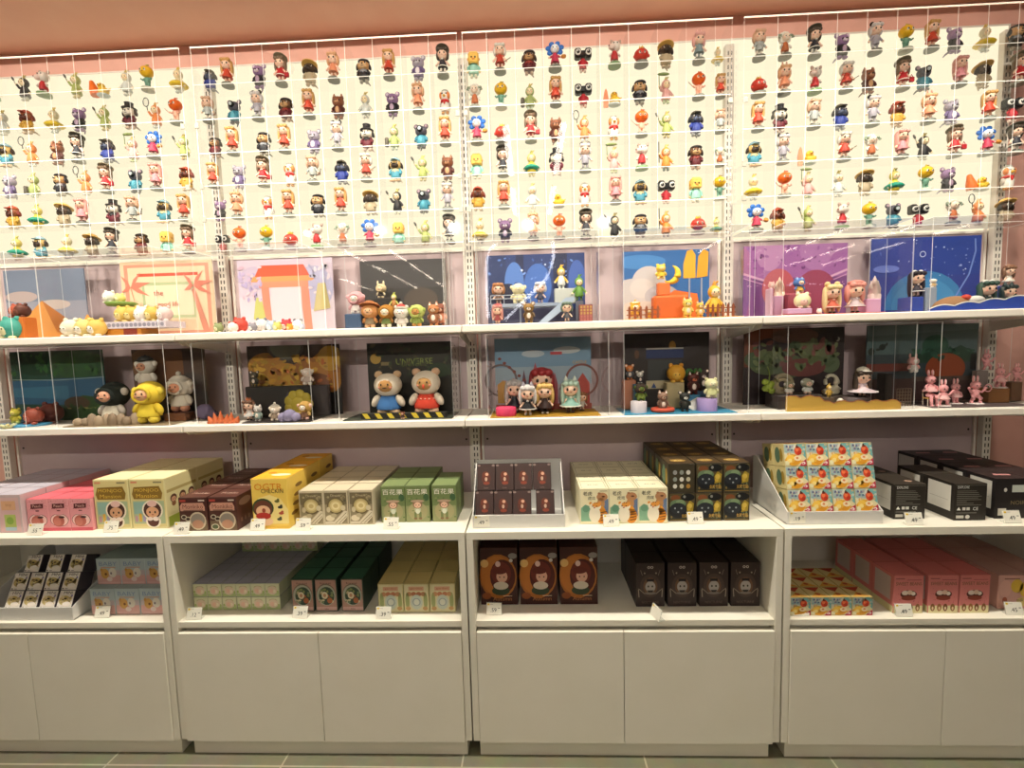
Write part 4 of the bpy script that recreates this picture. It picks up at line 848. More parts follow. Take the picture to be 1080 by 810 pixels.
def a_fruit(b, w, h, F):
    b.rect(-w*.49, w*.49, h*.01, h*.99, F(0), M('#dfd3a6')); b.rect(-w*.49, w*.0, h*.58, h*.98, F(1), M('#a4b8b6')); b.plate([(w*.1, h*.99), (w*.49, h*.99), (w*.49, h*.36), (w*.34, h*.5)], F(1), M('#74aba9'))
    specks(b, F, 2, w*.44, h*.56, h*.94, ['#d9d6c6', '#8fb0b0', '#c9b58a', '#b58a9a', '#dfe0d4'], 22, .0038, 12); specks(b, F, 2, w*.44, h*.06, h*.55, ['#efe0b0', '#d9a04a', '#c9c27a', '#e9caa0', '#d8607a'], 22, .0042, 5)
    for x, z, c in ((-.36, .88, '#5f5f82'), (-.21, .86, '#6a6f90'), (-.3, .73, '#7d7292'), (-.14, .72, '#5d7288')): b.plate([(w*(x-.05), h*(z-.05)), (w*(x+.06), h*(z-.03)), (w*(x+.04), h*(z+.06)), (w*(x-.04), h*(z+.04))], F(4), M(c))
    b.disc(-w*.1, h*.28, w*.36, h*.25, F(4), M('#e3a52e')); b.disc(-w*.22, h*.33, w*.2, h*.18, F(5), M('#f0c452')); b.disc(-w*.02, h*.22, w*.2, h*.13, F(5), M('#d9952a')); b.disc(-w*.26, h*.26, w*.1, h*.09, F(6), M('#f3d986')); b.disc(w*.1, h*.36, w*.17, h*.12, F(6), M('#efdcb4')); b.disc(w*.08, h*.37, w*.06, h*.05, F(7), M('#d98a5a')); b.disc(-w*.38, h*.16, w*.09, h*.1, F(5), M('#e6e0b8'))
    b.disc(w*.14, h*.68, w*.17, h*.19, F(6), M('#d4492a')); b.disc(w*.1, h*.74, w*.08, h*.09, F(7), M('#e8784a')); b.disc(w*.2, h*.6, w*.09, h*.09, F(7), M('#b5341f')); b.disc(w*.12, h*.85, w*.08, h*.05, F(8), M('#7a2c1c')); b.disc(w*.1, h*.9, w*.04, h*.05, F(8), M('#2f2418'))
    b.plate([(w*.16, h*.02), (w*.49, h*.02), (w*.49, h*.32), (w*.34, h*.22)], F(4), M('#b9324a')); b.disc(w*.36, h*.14, w*.08, h*.06, F(5), M('#efdfe0')); b.disc(w*.34, h*.13, w*.04, h*.03, F(6), M('#c9566a'))
def t_fruit(b, w, h, F):
    b.plate([(-w*.45, h*.05), (w*.45, h*.05), (0, h*.5)], F(0), M('#d8a04a')); b.plate([(-w*.42, h*.95), (w*.42, h*.95), (0, h*.52)], F(0), M('#a83a28')); b.disc(0, h*.28, w*.12, h*.1, F(1), M('#b5502c'))
def a_black(b, w, h, F):
    b.text('EXPLORE', -w*.24, h*.91, h*.07, F(0), M('#e8e6e0'), w*.36); q = random.Random(5)
    for i in range(9): b.rect(-w*.44, -w*.44+w*q.uniform(.3, .8), h*(.8-.048*i), h*(.812-.048*i), F(0), M('#8a867c'))
    b.plate([(-w*.43, h*.28), (-w*.3, h*.28), (-w*.365, h*.37)], F(0), M('#efeee8'))
    for i in (0, 1): b.rect(-w*.25+i*w*.13, -w*.15+i*w*.13, h*.28, h*.36, F(0), M('#d8d6cf'))
    b.text('CE', w*.16, h*.32, h*.085, F(0), M('#efeee8')); b.rect(-w*.44, w*.2, h*.2, h*.215, F(0), M('#8a867c')); b.rect(-w*.44, -w*.2, h*.06, h*.14, F(0), M('#c9c6bd')); b.disc(-w*.08, h*.1, w*.07, h*.055, F(0), M('#d8d6cf'))
    b.line([(-w*.48, h*.96), (w*.48, h*.96)], .001, F(0), M('#7a766c'))
def s_sticker(b, w, h, F): b.rect(-w*.36, w*.38, h*.22, h*.92, F(0), M('#cfccc4')); b.rect(-w*.3, w*.3, h*.5, h*.51, F(1), M('#9a968e'))
def t_black(b, w, h, F): b.plate([(-w*.2, h*.4), (w*.3, h*.36), (w*.36, h*.5), (-w*.1, h*.56)], F(0), M('#c48a88'))
def t_black0(b, w, h, F): b.disc(w*.2, h*.3, w*.12, h*.08, F(0), M('#a98a78'))
def a_mini(b, w, h, F):
    b.rect(-w*.48, w*.48, h*.02, h*.98, F(0), M('#e6dfd6')); b.text('MINI', w*.06, h*.87, h*.14, F(1), M('#201d26'), w*.56); b.disc(-w*.06, h*.45, w*.36, h*.26, F(1), M('#cdb876')); specks(b, F, 2, w*.34, h*.26, h*.66, ['#e2cf90', '#b5a06a', '#efe4c8', '#a08a5a', '#d9c48a'], 26, .0042, 2); b.disc(-w*.02, h*.55, w*.09, h*.045, F(5), M('#2f2826')); b.disc(-w*.16, h*.48, w*.04, h*.04, F(5), M('#4a3c34')); b.disc(w*.12, h*.26, w*.26, h*.13, F(5), M('#efe6dc')); b.disc(w*.34, h*.7, w*.06, h*.07, F(2), M('#8a7fae')); b.rect(-w*.44, -w*.34, h*.06, h*.12, F(2), M('#2a2730')); b.rect(-w*.26, -w*.08, h*.07, h*.1, F(2), M('#6a6468'))
def a_baby(b, w, h, F):
    b.rect(-w*.48, w*.48, 0, h*.35, F(0), M('#d8a9a4')); b.rect(-w*.48, w*.48, h*.35, h*.55, F(0), M('#c3b6bb')); b.text('BABY', 0, h*.8, h*.16, F(1), M('#7f96ba'), w*.74); b.rect(-w*.3, w*.3, h*.64, h*.68, F(1), M('#c9a08e'))
    b.disc(-w*.16, h*.42, w*.17, h*.2, F(2), M('#d3a35a')); b.disc(-w*.28, h*.56, w*.06, h*.07, F(2), M('#c9944c')); b.disc(-w*.12, h*.4, w*.05, h*.05, F(3), M('#7a4a2c')); b.disc(w*.16, h*.45, w*.16, h*.19, F(2), M('#e2ddd2')); b.disc(w*.1, h*.43, w*.04, h*.05, F(3), M('#8a7f86')); b.disc(w*.02, h*.2, w*.12, h*.09, F(3), M('#e9d9d4')); b.rect(-w*.44, w*.44, h*.03, h*.09, F(1), M('#e3bcb8'))
def a_smallgreen(b, w, h, F):
    b.rect(-w*.47, w*.47, h*.03, h*.97, F(0), M('#d8d8b6')); b.rect(-w*.47, w*.47, h*.03, h*.28, F(1), M('#b3c288')); b.disc(0, h*.48, w*.34, h*.33, F(2), M('#e0cdb6')); b.disc(0, h*.72, w*.28, h*.12, F(1), M('#b9b07e')); b.disc(-w*.06, h*.45, w*.16, h*.17, F(3), M('#e8c3ae')); b.disc(w*.14, h*.42, w*.12, h*.13, F(3), M('#efe2cc')); b.disc(-w*.38, h*.4, w*.07, h*.1, F(2), M('#a9bd72')); b.disc(w*.38, h*.36, w*.07, h*.1, F(2), M('#a9bd72'))
def a_dkgreen(b, w, h, F):
    b.rect(-w*.46, w*.46, h*.03, h*.97, F(0), M('#ad877a')); b.rect(-w*.46, w*.46, h*.03, h*.14, F(1), M('#caa59c')); b.disc(0, h*.52, w*.44, h*.34, F(1), M('#7d6a5e')); b.disc(0, h*.5, w*.42, h*.32, F(2), M('#a7aa98')); b.disc(w*.02, h*.48, w*.35, h*.28, F(3), M('#33473a')); b.text('forest', 0, h*.87, h*.06, F(2), M('#4d342c'), w*.5)
    specks(b, F, 4, w*.28, h*.28, h*.68, ['#6d7f5c', '#a9623c', '#7f8a52', '#c9bf9a', '#52664c', '#8d5a44'], 22, .0045, 21); b.disc(-w*.06, h*.5, w*.14, h*.11, F(6), M('#d8cfb0')); b.disc(-w*.06, h*.5, w*.07, h*.055, F(7), M('#b98a6a')); b.disc(w*.16, h*.34, w*.12, h*.09, F(6), M('#a9623c')); b.text('tales', 0, h*.085, h*.05, F(2), M('#6a4a44'))
def a_cream2(b, w, h, F):
    b.rect(-w*.46, w*.46, h*.04, h*.96, F(0), M('#ddd6ae')); b.rect(-w*.3, w*.3, h*.76, h*.9, F(1), M('#d8a98c')); b.text('garden', 0, h*.83, h*.08, F(2), M('#b9694c'), w*.46)
    for x in (-.28, -.1, .1, .28): b.disc(w*x, h*.64, w*.1, h*.08, F(1), M('#cf9a70' if abs(x) > .2 else '#c98664'))
    b.disc(0, h*.36, w*.24, h*.26, F(2), M('#c9d3c8')); b.ring(0, h*.36, w*.13, w*.16, F(3), M('#98a6ac'), n=18); b.disc(0, h*.36, w*.1, h*.11, F(3), M('#dfe2d6'))
    for q in (-1, 1): b.disc(q*w*.36, h*.4, w*.08, h*.3, F(1), M('#a3ac74')); b.disc(q*w*.34, h*.14, w*.1, h*.07, F(2), M('#c9a06c'))
def a_maple(b, w, h, F):
    b.disc(-w*.02, h*.5, w*.5, h*.39, F(0), M('#a8652a')); b.disc(-w*.06, h*.52, w*.43, h*.34, F(1), M('#b87030')); b.disc(w*.1, h*.5, w*.34, h*.3, F(2), M('#4e1f18')); b.disc(w*.06, h*.56, w*.27, h*.2, F(3), M('#6a2a20')); b.disc(w*.08, h*.5, w*.15, h*.105, F(4), M('#d8a890')); b.disc(w*.02, h*.6, w*.2, h*.06, F(5), M('#5f251d'))
    for q in (.02, .14): b.disc(w*q, h*.49, w*.018, h*.014, F(5), INK, 8)
    b.disc(w*.05, h*.34, w*.2, h*.07, F(5), M('#cfc3b0')); b.disc(w*.04, h*.25, w*.24, h*.08, F(4), M('#33402c')); b.disc(-w*.38, h*.73, w*.11, h*.07, F(3), M('#d9b06a')); b.disc(-w*.02, h*.72, w*.07, h*.05, F(4), M('#d8b8a8')); b.disc(w*.38, h*.86, w*.12, h*.05, F(3), M('#8d8780')); b.disc(w*.33, h*.78, w*.05, h*.03, F(3), M('#c9c2b8'))
    b.text('Autumn', w*.08, h*.11, h*.07, F(5), M('#b5764a'), w*.5); b.disc(-w*.34, h*.16, w*.12, h*.06, F(3), M('#8a4a24')); b.rect(w*.1, w*.34, h*.155, h*.165, F(5), M('#d9c3a0'))
def a_gothic(b, w, h, F):
    b.disc(0, h*.48, w*.36, h*.27, F(0), M('#4a3a36'))
    for q in (-1, 1): b.ring(q*w*.055, h*.9, w*.025, w*.05, F(1), M('#b9aca0'), n=12); b.line([(q*w*.28, h*.72), (q*w*.34, h*.84)], .0014, F(1), M('#8a7a70')); b.line([(q*w*.2, h*.3), (q*w*.42, h*.42)], .002, F(2), M('#9a8a78')); b.line([(q*w*.42, h*.4), (q*w*.4, h*.22)], .0026, F(2), M('#a39484')); b.disc(q*w*.2, h*.77, w*.03, h*.02, F(1), M('#9a8a78'), 8)
    b.disc(0, h*.47, w*.25, h*.2, F(1), M('#6a4c38')); b.disc(0, h*.46, w*.18, h*.13, F(2), M('#a9a29c')); b.rect(-w*.13, w*.13, h*.58, h*.64, F(3), M('#1c1718'))
    for q in (-1, 1): b.disc(q*w*.07, h*.47, w*.03, h*.025, F(4), INK, 8)
    b.plate([(-w*.12, h*.38), (w*.12, h*.38), (w*.06, h*.33), (-w*.06, h*.33)], F(3), M('#1c1718')); b.disc(0, h*.31, w*.2, h*.03, F(2), M('#7a7068')); b.text('NOCTURNE', 0, h*.1, h*.055, F(1), M('#6f5f58'), w*.6)
def a_pink(b, w, h, F):
    b.rect(-w*.48, w*.48, 0, h*.2, F(0), M('#e3d9a9')); b.text('SWEET BEANS', 0, h*.78, h*.085, F(1), M('#7d5a34'), w*.86); b.rect(-w*.44, -w*.14, h*.9, h*.92, F(1), M('#8a4a4a')); b.rect(-w*.06, w*.42, h*.87, h*.885, F(1), M('#a8505a')); specks(b, F, 0, w*.44, h*.25, h*.7, ['#a8485a', '#c9606e'], 18, .0012, 9)
    b.disc(0, h*.5, w*.28, h*.11, F(1), M('#5a2c24')); b.disc(-w*.12, h*.54, w*.11, h*.06, F(2), M('#efdcd0')); b.disc(w*.04, h*.55, w*.1, h*.06, F(2), M('#e6c9b4')); b.disc(w*.16, h*.52, w*.07, h*.05, F(2), M('#f0e2d6')); b.disc(0, h*.4, w*.24, h*.06, F(2), M('#8a3f30'))
    for x in (-.34, -.12, .08, .32): b.disc(w*x, h*.15, w*.075, h*.1, F(1), M(['#8a5a34', '#a0683c', '#7a4a2c', '#8d5f38'][int((x+.4)*5) % 4])); b.disc(w*x, h*.13, w*.03, h*.045, F(2), M('#e8cfa8'))
def a_pinkyellow(b, w, h, F):
    b.disc(-w*.26, h*.6, w*.2, h*.26, F(0), M('#e2b0a4')); b.disc(w*.12, h*.68, w*.2, h*.2, F(0), M('#e2be4a')); b.disc(w*.36, h*.58, w*.14, h*.22, F(0), M('#dcb444')); b.rect(-w*.3, w*.2, h*.88, h*.91, F(1), M('#8a5f58')); b.disc(-w*.26, h*.26, w*.08, h*.09, F(1), M('#b5604a')); b.disc(w*.3, h*.2, w*.18, h*.14, F(1), M('#d9c274')); b.text('milk', w*.24, h*.26, h*.08, F(2), M('#6a4a3a'))
def carton(w, d, h, col, art=None, side=None, top=None, topc=None, back=None, seam=None):
    b = MB(); b.box(-w/2, w/2, -d/2, d/2, 0, h, M(col, .42), .0011)
    F = lambda n: -d/2-.0003-.00018*n
    if art: art(b, w, h, F)
    G = lambda dd: (lambda n: -.0003-.00018*n)
    if topc or top or seam:
        b.T = Matrix(((1, 0, 0, 0), (0, 0, 1, -d/2), (0, -1, 0, h), (0, 0, 0, 1)))
        if topc: b.rect(-w*.488, w*.488, d*.012, d*.988, -.00025, M(topc, .42))
        sm = M(seam or '#8a8078')
        for p in (((-w*.5, d*.012), (w*.5, d*.012)), ((-w*.5, d*.985), (w*.5, d*.985)), ((-w*.488, 0), (-w*.488, d)), ((w*.488, 0), (w*.488, d))): b.line(list(p), .0016, -.0004, sm)
        b.line([(-w*.4, d*.16), (w*.4, d*.16)], .0007, -.0004, sm)
        if top: top(b, w, d, lambda n: -.0005-.00018*n)
    if side:
        b.T = Matrix(((0, -1, 0, w/2), (1, 0, 0, 0), (0, 0, 1, 0), (0, 0, 0, 1))); side(b, d, h, lambda n: -.0003-.00018*n)
        b.T = Matrix(((0, 1, 0, -w/2), (-1, 0, 0, 0), (0, 0, 1, 0), (0, 0, 0, 1))); side(b, d, h, lambda n: -.0003-.00018*n)
    o = b.build('toy_box'); return Proto(o)
def px(u0, u1, vt, vb, z):
    a = atZ(u0, vb, z); c = atZ(u1, vb, z); Y = (a.y+c.y)/2; return a.x, c.x, Y, atY((u0+u1)/2, vt, Y).z-z
LVL = ['lower', 'upper', 'third', 'topmost']
def stack(desc, group, p, z, cols, rows, w, d, h, X0, Yf, dx=None, levels=1, keep=None, where='on the counter', xs=None, jit=.0012, cat='box'):
    dx = dx or w*1.015
    for l in range(levels):
        for r_ in range(rows):
            for c in range(cols):
                if keep and not keep(c, r_, l): continue
                x = (xs[c] if xs else X0+w/2+c*dx)+random.uniform(-1, 1)*jit; y = Yf+d/2+r_*(d*1.016)+(random.uniform(0, .004) if r_ == 0 and jit else 0)*0
                lab = desc
                if rows > 1: lab += ', '+('front row' if r_ == 0 else 'row %d from front' % (r_+1))
                if cols > 1: lab += ', %s from left' % ORD[c]
                if levels > 1: lab += ', %s layer' % LVL[l]
                if rows == 1 and cols == 1: lab += ' '+where
                p.put((x, y, z+.0005+l*(h+.0006)), lab, cat, group if rows*cols*levels > 1 else None, rz=random.uniform(-.012, .012)*(1 if jit else 0))
# --- on the counters
x0, x1, Y, h = px(5, 30, 522, 562, ZC); w = .088
stack('lavender box with green print', 'lavender boxes on the counter', carton(w, .085, h, '#cbb4b8', a_lav, topc='#c6c2cf', seam='#9a93a3'), ZC, 3, 4, w, .085, h, x0-.016-2*.09, Y, .09, keep=lambda c, r, l: c > 0 or r > 0)
x0, x1, Y, h = px(31, 57, 527, 560.5, ZC); w = .076
stack('pink box with peach print', 'pink peach boxes on the counter', carton(w, .078, h, '#e39aa0', a_peach, topc='#e8707c', seam='#b5404e'), ZC, 3, 4, w, .078, h, -1.513, Y+.003, .0768, jit=.0003)
x0, x1, Y, h = px(103, 142, 506, 558, ZC); w = .126
stack('tall pale yellow box with nurse doll print', 'tall pale yellow boxes on the counter', carton(w, .15, h, '#e0d6a0', a_yellow, s_yellow, topc='#ece4b8', seam='#b9ad7a'), ZC, 2, 2, w, .15, h, x0, Y, .1285)
x0, x1, Y, h = px(191, 220, 525, 560, ZC); w = .097
stack('dark brown monkey print box', 'dark brown monkey boxes on the counter', carton(w, .092, h, '#52302a', a_brown, s_brown, t_brown, topc='#5d3a32', seam='#3a201c'), ZC, 2, 4, w, .092, h, x0, Y, .101)
x0, x1, Y, h = px(268, 305, 505, 557.8, ZC); w = x1-x0
stack('tall orange-yellow box with hooded child print', 'tall orange boxes on the counter', carton(w, .12, h, '#ecc95e', a_orange, s_orange, t_orange, topc='#f0b43a', seam='#b98a2a'), ZC, 1, 3, w, .12, h, x0, Y)
x0, x1, Y, h = px(317, 342, 518, 554, ZC); w = .0845
stack('cream-brown box with bird nest print', 'cream-brown boxes on the counter', carton(w, .08, h, '#c3b79c', a_cream, topc='#d6cab0', seam='#94886e'), ZC, 3, 4, w, .08, h, x0, Y, .0862)
x0, x1, Y, h = px(403, 428, 513, 551, ZC); w = .083
stack('moss green box with white lettering', 'moss green boxes on the counter', carton(w, .082, h, '#6f7f50', a_green, topc='#7f8f60', seam='#55623e'), ZC, 3, 3, w, .082, h, x0, Y, xs=[x0+w/2, x0+w*1.52, x0+w*2.62], keep=lambda c, r, l: not (c == 2 and r == 2))
x0, x1, Y, h = px(612, 643, 516, 553, ZC); w = .0945
stack('cream box with tiger print', 'cream tiger boxes on the counter', carton(w, .088, h, '#e6dfbe', a_tiger, None, t_tiger, topc='#ebe4c6', seam='#a89f7c'), ZC, 3, 4, w, .088, h, x0, Y+.002, .0955)
x0, x1, Y, h = px(705, 733, 520, 550, ZC); w = .0855
gp = carton(w, .085, h, '#3f382a', a_gold, s_gold, t_gold, topc='#4d3d29', seam='#231d15')
stack('dark gold box with round spirit print', 'dark gold boxes on the counter', gp, ZC, 3, 4, w, .085, h, x0, Y+.002, .0885, 2, keep=lambda c, r, l: (l == 1 or r == 0 or c == 0) and not (c == 0 and l == 1 and r == 0))
carton(w, .085, h, '#3f382a', b_gold, s_gold, t_gold, topc='#4d3d29', seam='#231d15').put((x0+w/2, Y+.0445, ZC+h+.0011), 'dark gold box turned to its chart of nine characters, upper layer', 'box', 'dark gold boxes on the counter')
x0, x1, Y, h = px(942, 976, 511, 547.5, ZC); bw = .098
stack('black box with white side sticker', 'black boxes with pale side stickers', carton(bw, .115, h, '#2b2622', a_black, s_sticker, t_black0, topc='#3a332c', seam='#5a5248'), ZC, 1, 3, bw, .115, h, x0, Y, where='beside the fruit print display tray')
x0, x1, Y, h = px(1005, 1036, 510.5, 549, ZC)
bp = carton(bw, .115, h, '#2a2521', a_black, s_sticker, None, topc='#352f29', seam='#5a5248')
stack('black box turned backwards, in the middle file of black boxes', 'black boxes with pale side stickers', bp, ZC, 1, 2, bw, .115, h, x0, Y)
x0, x1, Y, h = px(1048, 1085, 505, 547, ZC)
def a_blk3(b, w, h, F): b.disc(-w*.2, h*.72, w*.05, h*.05, F(0), M('#cfccc4')); b.rect(0, w*.45, h*.66, h*.84, F(0), M('#c9d0c8')); b.rect(-w*.4, -w*.15, h*.08, h*.26, F(0), M('#d8d4c8')); b.text('NOIR', w*.2, h*.4, h*.1, F(0), M('#8a7a5a'))
stack('black box with pink label on top', 'black boxes with pink top labels', carton(.1, .1, h, '#241f20', a_blk3, s_sticker, t_black, topc='#2e2425', seam='#5a4a48'), ZC, 2, 4, .1, .1, h, x0, Y, .1025)

# --- stepped trays
def tray(desc, X0, X1, Yf, z, lip, D, H, lean, cw, chh, cdp, cols, rows, p, cdesc, group, xs=None, skip=(), deep=0, lift=.022, tagtxt=None, where='', inset=.006):
    w = (X1-X0)/2; z += .0005; r = empty('display_tray', ((X0+X1)/2, Yf, z)); q = M('#d9d7d3', .35)
    mb = MB(); mb.box(-w, w, 0, D, 0, .003, q); mb.build('base', r)
    mb = MB(); mb.box(-w, w, -.003, 0, 0, lip, q, .0008); mb.build('front_lip', r)
    for sx in (-1, 1):
        mb = MB(); mb.T = Matrix(((0, 1, 0, sx*w-(.003 if sx > 0 else 0)), (1, 0, 0, 0), (0, 0, 1, 0), (0, 0, 0, 1))); mb.prism([(0, 0), (D, 0), (D, H), (D*.86, H), (0, lip)], 0, .003, q); mb.build('side_panel', r)
    mb = MB(); mb.box(-w+.003, w-.003, D-.003, D, .003, H, q); mb.build('back_panel', r)
    s, c = math.sin(lean), math.cos(lean); dep = cdp*(1+deep)+.002
    mb = MB(); y0, z0 = inset, lift
    mb.T = Matrix(((0, 1, 0, 0), (1, 0, 0, 0), (0, 0, 1, 0), (0, 0, 0, 1)))
    mb.prism([(y0, .003), (y0, z0-.0006), (y0+dep*c, max(.004, z0-dep*s-.0006)), (y0+dep*c, .003)], -w+.004, w-.004, q); mb.build('riser', r)
    tag(r, desc, 'display tray', 'white display trays')
    for dp in range(deep+1):
        for i in range(rows):
            for k in range(cols):
                if (i, k) in skip or (dp and not (k == 0 or i == rows-1)): continue
                lx = (xs[i][k] if xs else X0+.012+cw/2+k*cw*1.02)
                u = i*(chh+.0006); dd = cdp/2+dp*cdp*1.01
                p.put((lx, Yf+y0+u*s+dd*c, z+z0+u*c-dd*s), '%s, %s%s from left in %s tier%s' % (cdesc, 'rear ' if dp else '', ORD[k], ['bottom', 'middle', 'top'][i] if rows > 2 else ['lower', 'upper'][i], ''), 'box', group, rx=-lean)
    if tagtxt: tagcard(tagtxt, (X0+.03, Yf-.0036, z+.004), where, flat=True)
def tagcard(txt, loc, where, flat=False, rz=0, side=False):
    r = empty('price_tag', (loc[0], loc[1], loc[2]+.0005), rz); b = MB(); W_, H_ = .05, .038
    if not flat: b.T = Matrix.Rotation(-.32, 4, 'X')
    b.box(-W_/2, W_/2, -.0006, .0006, .001, H_, M('#e9e6da', .4), 0); b.rect(-W_*.44, -W_*.3, H_*.8, H_*.95, -.0009, M('#e2c23a'))
    b.rect(-W_*.28, -W_*.05, H_*.86, H_*.9, -.0009, M('#b9b5a6'))
    if txt: b.text(txt, -W_*.03, H_*.42, H_*.32, -.001, M('#17171c')); b.rect(W_*.27, W_*.4, H_*.55, H_*.6, -.001, M('#17171c'))
    b.build('card', r)
    if not flat:
        b = MB(); b.T = Matrix.Rotation(-.32, 4, 'X'); b.box(-W_/2-.001, W_/2+.001, .0008, .0022, 0, H_+.002, TRAY); b.T = Matrix(); b.box(-W_/2, W_/2, .002, .024, 0, .0015, TRAY); b.build('holder', r)
    tag(r, 'small white price tag '+('reading '+txt+' ' if txt else '')+where, 'price tag', 'price tags on the cabinets')
# dark doll boxes
p = carton(.0605, .05, .088, '#3d2b29', a_dark, topc='#4a3836', seam='#6a5650')
X0, X1, Y, lip = px(499, 596, 541, 556.5, ZC)
bx = [[X0+.008+.0302+k*.0622 for k in range(3)]+[X0+.008+.0302+3*.0622+.014], [X0+.014+.0302+k*.062 for k in range(4)]]
tray('low white tray holding eight small dark brown doll boxes', X0, X1, Y, ZC, .044, .17, .185, .3, .0605, .088, .05, 4, 2, p, 'small dark brown doll print box', 'dark brown boxes in the tray', bx, lift=.03, tagtxt='.49', where='on the front of the dark doll box tray')
# fruit boxes
pf = carton(.0685, .07, .0725, '#d9c98e', a_fruit, s_gold, t_fruit, seam='#a88f4a')
X0, X1, Y, lip = px(829, 932, 539, 552.7, ZC)
tray('white tray stacked with bright fruit print cubes', X0, X1, Y, ZC, .042, .23, .17, .2, .0685, .0725, .07, 4, 3, pf, 'bright fruit print cube in tray', 'fruit print cubes in the tray', deep=1, lift=.034, tagtxt='.19', where='on the front of the fruit cube tray', inset=.01)
# mini cubes in the niche
pm = carton(.055, .055, .058, '#4a444c', a_mini, None, None, topc='#554e58', seam='#2f2b33')
X0, X1, Y, lip = px(0, 78, 640, 654, ZN); X0 -= .07
bm = [[X0+.082+.0275+k*.0605+(.004 if k > 1 else 0) for k in range(4)], [X0+.084+.0275+k*.060+(.004 if k > 2 else 0) for k in range(4)], [X0+.112+.0275+k*.08 for k in range(3)]]
tray('white tray of small white-fronted cubes inside the far left niche', X0, X1, Y, ZN, .046, .27, .16, .42, .055, .058, .055, 4, 3, pm, 'small white-fronted cube in niche tray', 'small cubes in the niche tray', bm, skip=((2, 3),), deep=0, lift=.036, inset=.006)
pm2 = [atZ(u, 604, ZN) for u in (0,)]
stack('small cube at the back of the far left niche', 'small cubes behind the niche tray', pm, ZN+.1755, 5, 1, .055, .055, .058, X0+.16, -.115, .066, 1)
stack('small spare cube stacked at the niche back', 'small cubes behind the niche tray', pm, ZN, 5, 1, .055, .055, .058, X0+.16, -.115, .066, 3)

# --- in the niches
x0, x1, Y, h = px(97, 127, 621, 648, ZN); w = .0875
p = carton(w, .085, h, '#b2c3c8', a_baby, topc='#9fb2b4', seam='#86989a')
stack('pale blue box with teddy print', 'pale blue teddy boxes in the niche', p, ZN, 3, 3, w, .085, h, x0+.001, Y, .0885, 1, jit=.0002)
stack('pale blue box with teddy print in upper layer', 'pale blue teddy boxes in the niche', p, ZN+h+.0006, 3, 3, w, .085, h, x0+.0035, Y+.03, .0882, 1, jit=.0002)
x0, x1, Y, h = px(205, 220, 630, 643.7, ZN); w = .05
p = carton(w, .05, h, '#cdd0b0', a_smallgreen, topc='#a5a4b4', seam='#7f7f95')
stack('tiny pale green lamb box', 'tiny pale green boxes in the niche', p, ZN, 6, 6, w, .05, h, x0+.001, Y, .0515, 2, keep=lambda c, r, l: l == 1 or r == 0 or c == 5, jit=.0008)
stack('tiny pale green lamb box piled at back', 'tiny pale green boxes in the niche', p, ZN+2*h+.0012, 6, 1, w, .05, h, x0+.02, Y+.05*5*1.012+.001, .0515, 3, jit=.0005)
x0, x1, Y, h = px(309, 332, 611, 645, ZN); w = .077
stack('dark green box with moon forest print', 'dark green boxes in the niche', carton(w, .082, h, '#2c4238', a_dkgreen, None, None, topc='#2f5a47', seam='#223c30'), ZN, 3, 4, w, .082, h, x0, Y, xs=[x0+w/2, x0+w*1.55, x0+w*2.72])
x0, x1, Y, h = px(400, 427, 616, 646, ZN); w = .0855
stack('cream box with flower garden print', 'cream garden boxes in the niche', carton(w, .084, h, '#d6cc98', a_cream2, None, None, topc='#c9b67a', seam='#a08f5a'), ZN, 3, 4, w, .084, h, x0, Y, .0875)
x0, x1, Y, h = px(508, 549, 578, 638, ZN); w = .128
stack('tall orange-brown box with long-haired girl print', 'tall orange-brown boxes in the niche', carton(w, .105, h, '#3f1f1a', a_maple, None, None, topc='#3a1f1c', seam='#5a2f24'), ZN, 3, 2, w, .105, h, x0, Y, .136, xs=[x0+w/2, x0+w*1.55, x0+w*2.62], jit=.001)
x0, x1, Y, h = px(671, 702, 594, 640, ZN); w = .095
stack('black-brown gothic doll box', 'black-brown gothic boxes in the niche', carton(w, .085, h, '#372a28', a_gothic, None, None, topc='#2e2322', seam='#241a1a'), ZN, 4, 3, w, .085, h, x0, Y, .1045)
x0, x1, Y, h = px(835, 852, 625, 643.5, ZN); w = .0635
stack('flat fruit print box', 'fruit print boxes in the niche', carton(w, .064, .061, '#d9c98e', a_fruit, None, t_fruit, seam='#a88f4a'), ZN, 4, 3, w, .064, .061, 1.0425, -.404, .0645, where='')
x0, x1, Y, h = px(943, 976, 608, 648, ZN); w = .0925
def s_pink(b, w, h, F): b.rect(-w*.36, w*.36, h*.3, h*.92, F(0), M('#cdb9b4')); b.rect(-w*.49, w*.49, 0, h*.18, F(0), M('#d9cf9f'))
pp = carton(w, .094, h, '#d8827f', a_pink, s_pink, None, topc='#c9706e', seam='#9a4a4e')
stack('pink box with coffee bean puppies print', 'pink boxes in the right niche', pp, ZN, 3, 3, w, .094, h, x0, Y+.006, xs=[x0+w/2, x0+w*1.67, x0+w*2.7], jit=.001)
x0, x1, Y, h = px(1047, 1080, 607, 642, ZN); w = .094
stack('dusty pink box with yellow splash', 'dusty pink boxes in the right niche', carton(w, .1, h, '#d9a79c', a_pinkyellow, None, None, topc='#b98f86', seam='#8f6a64'), ZN, 2, 3, w, .1, h, x0+.012, Y, .096)

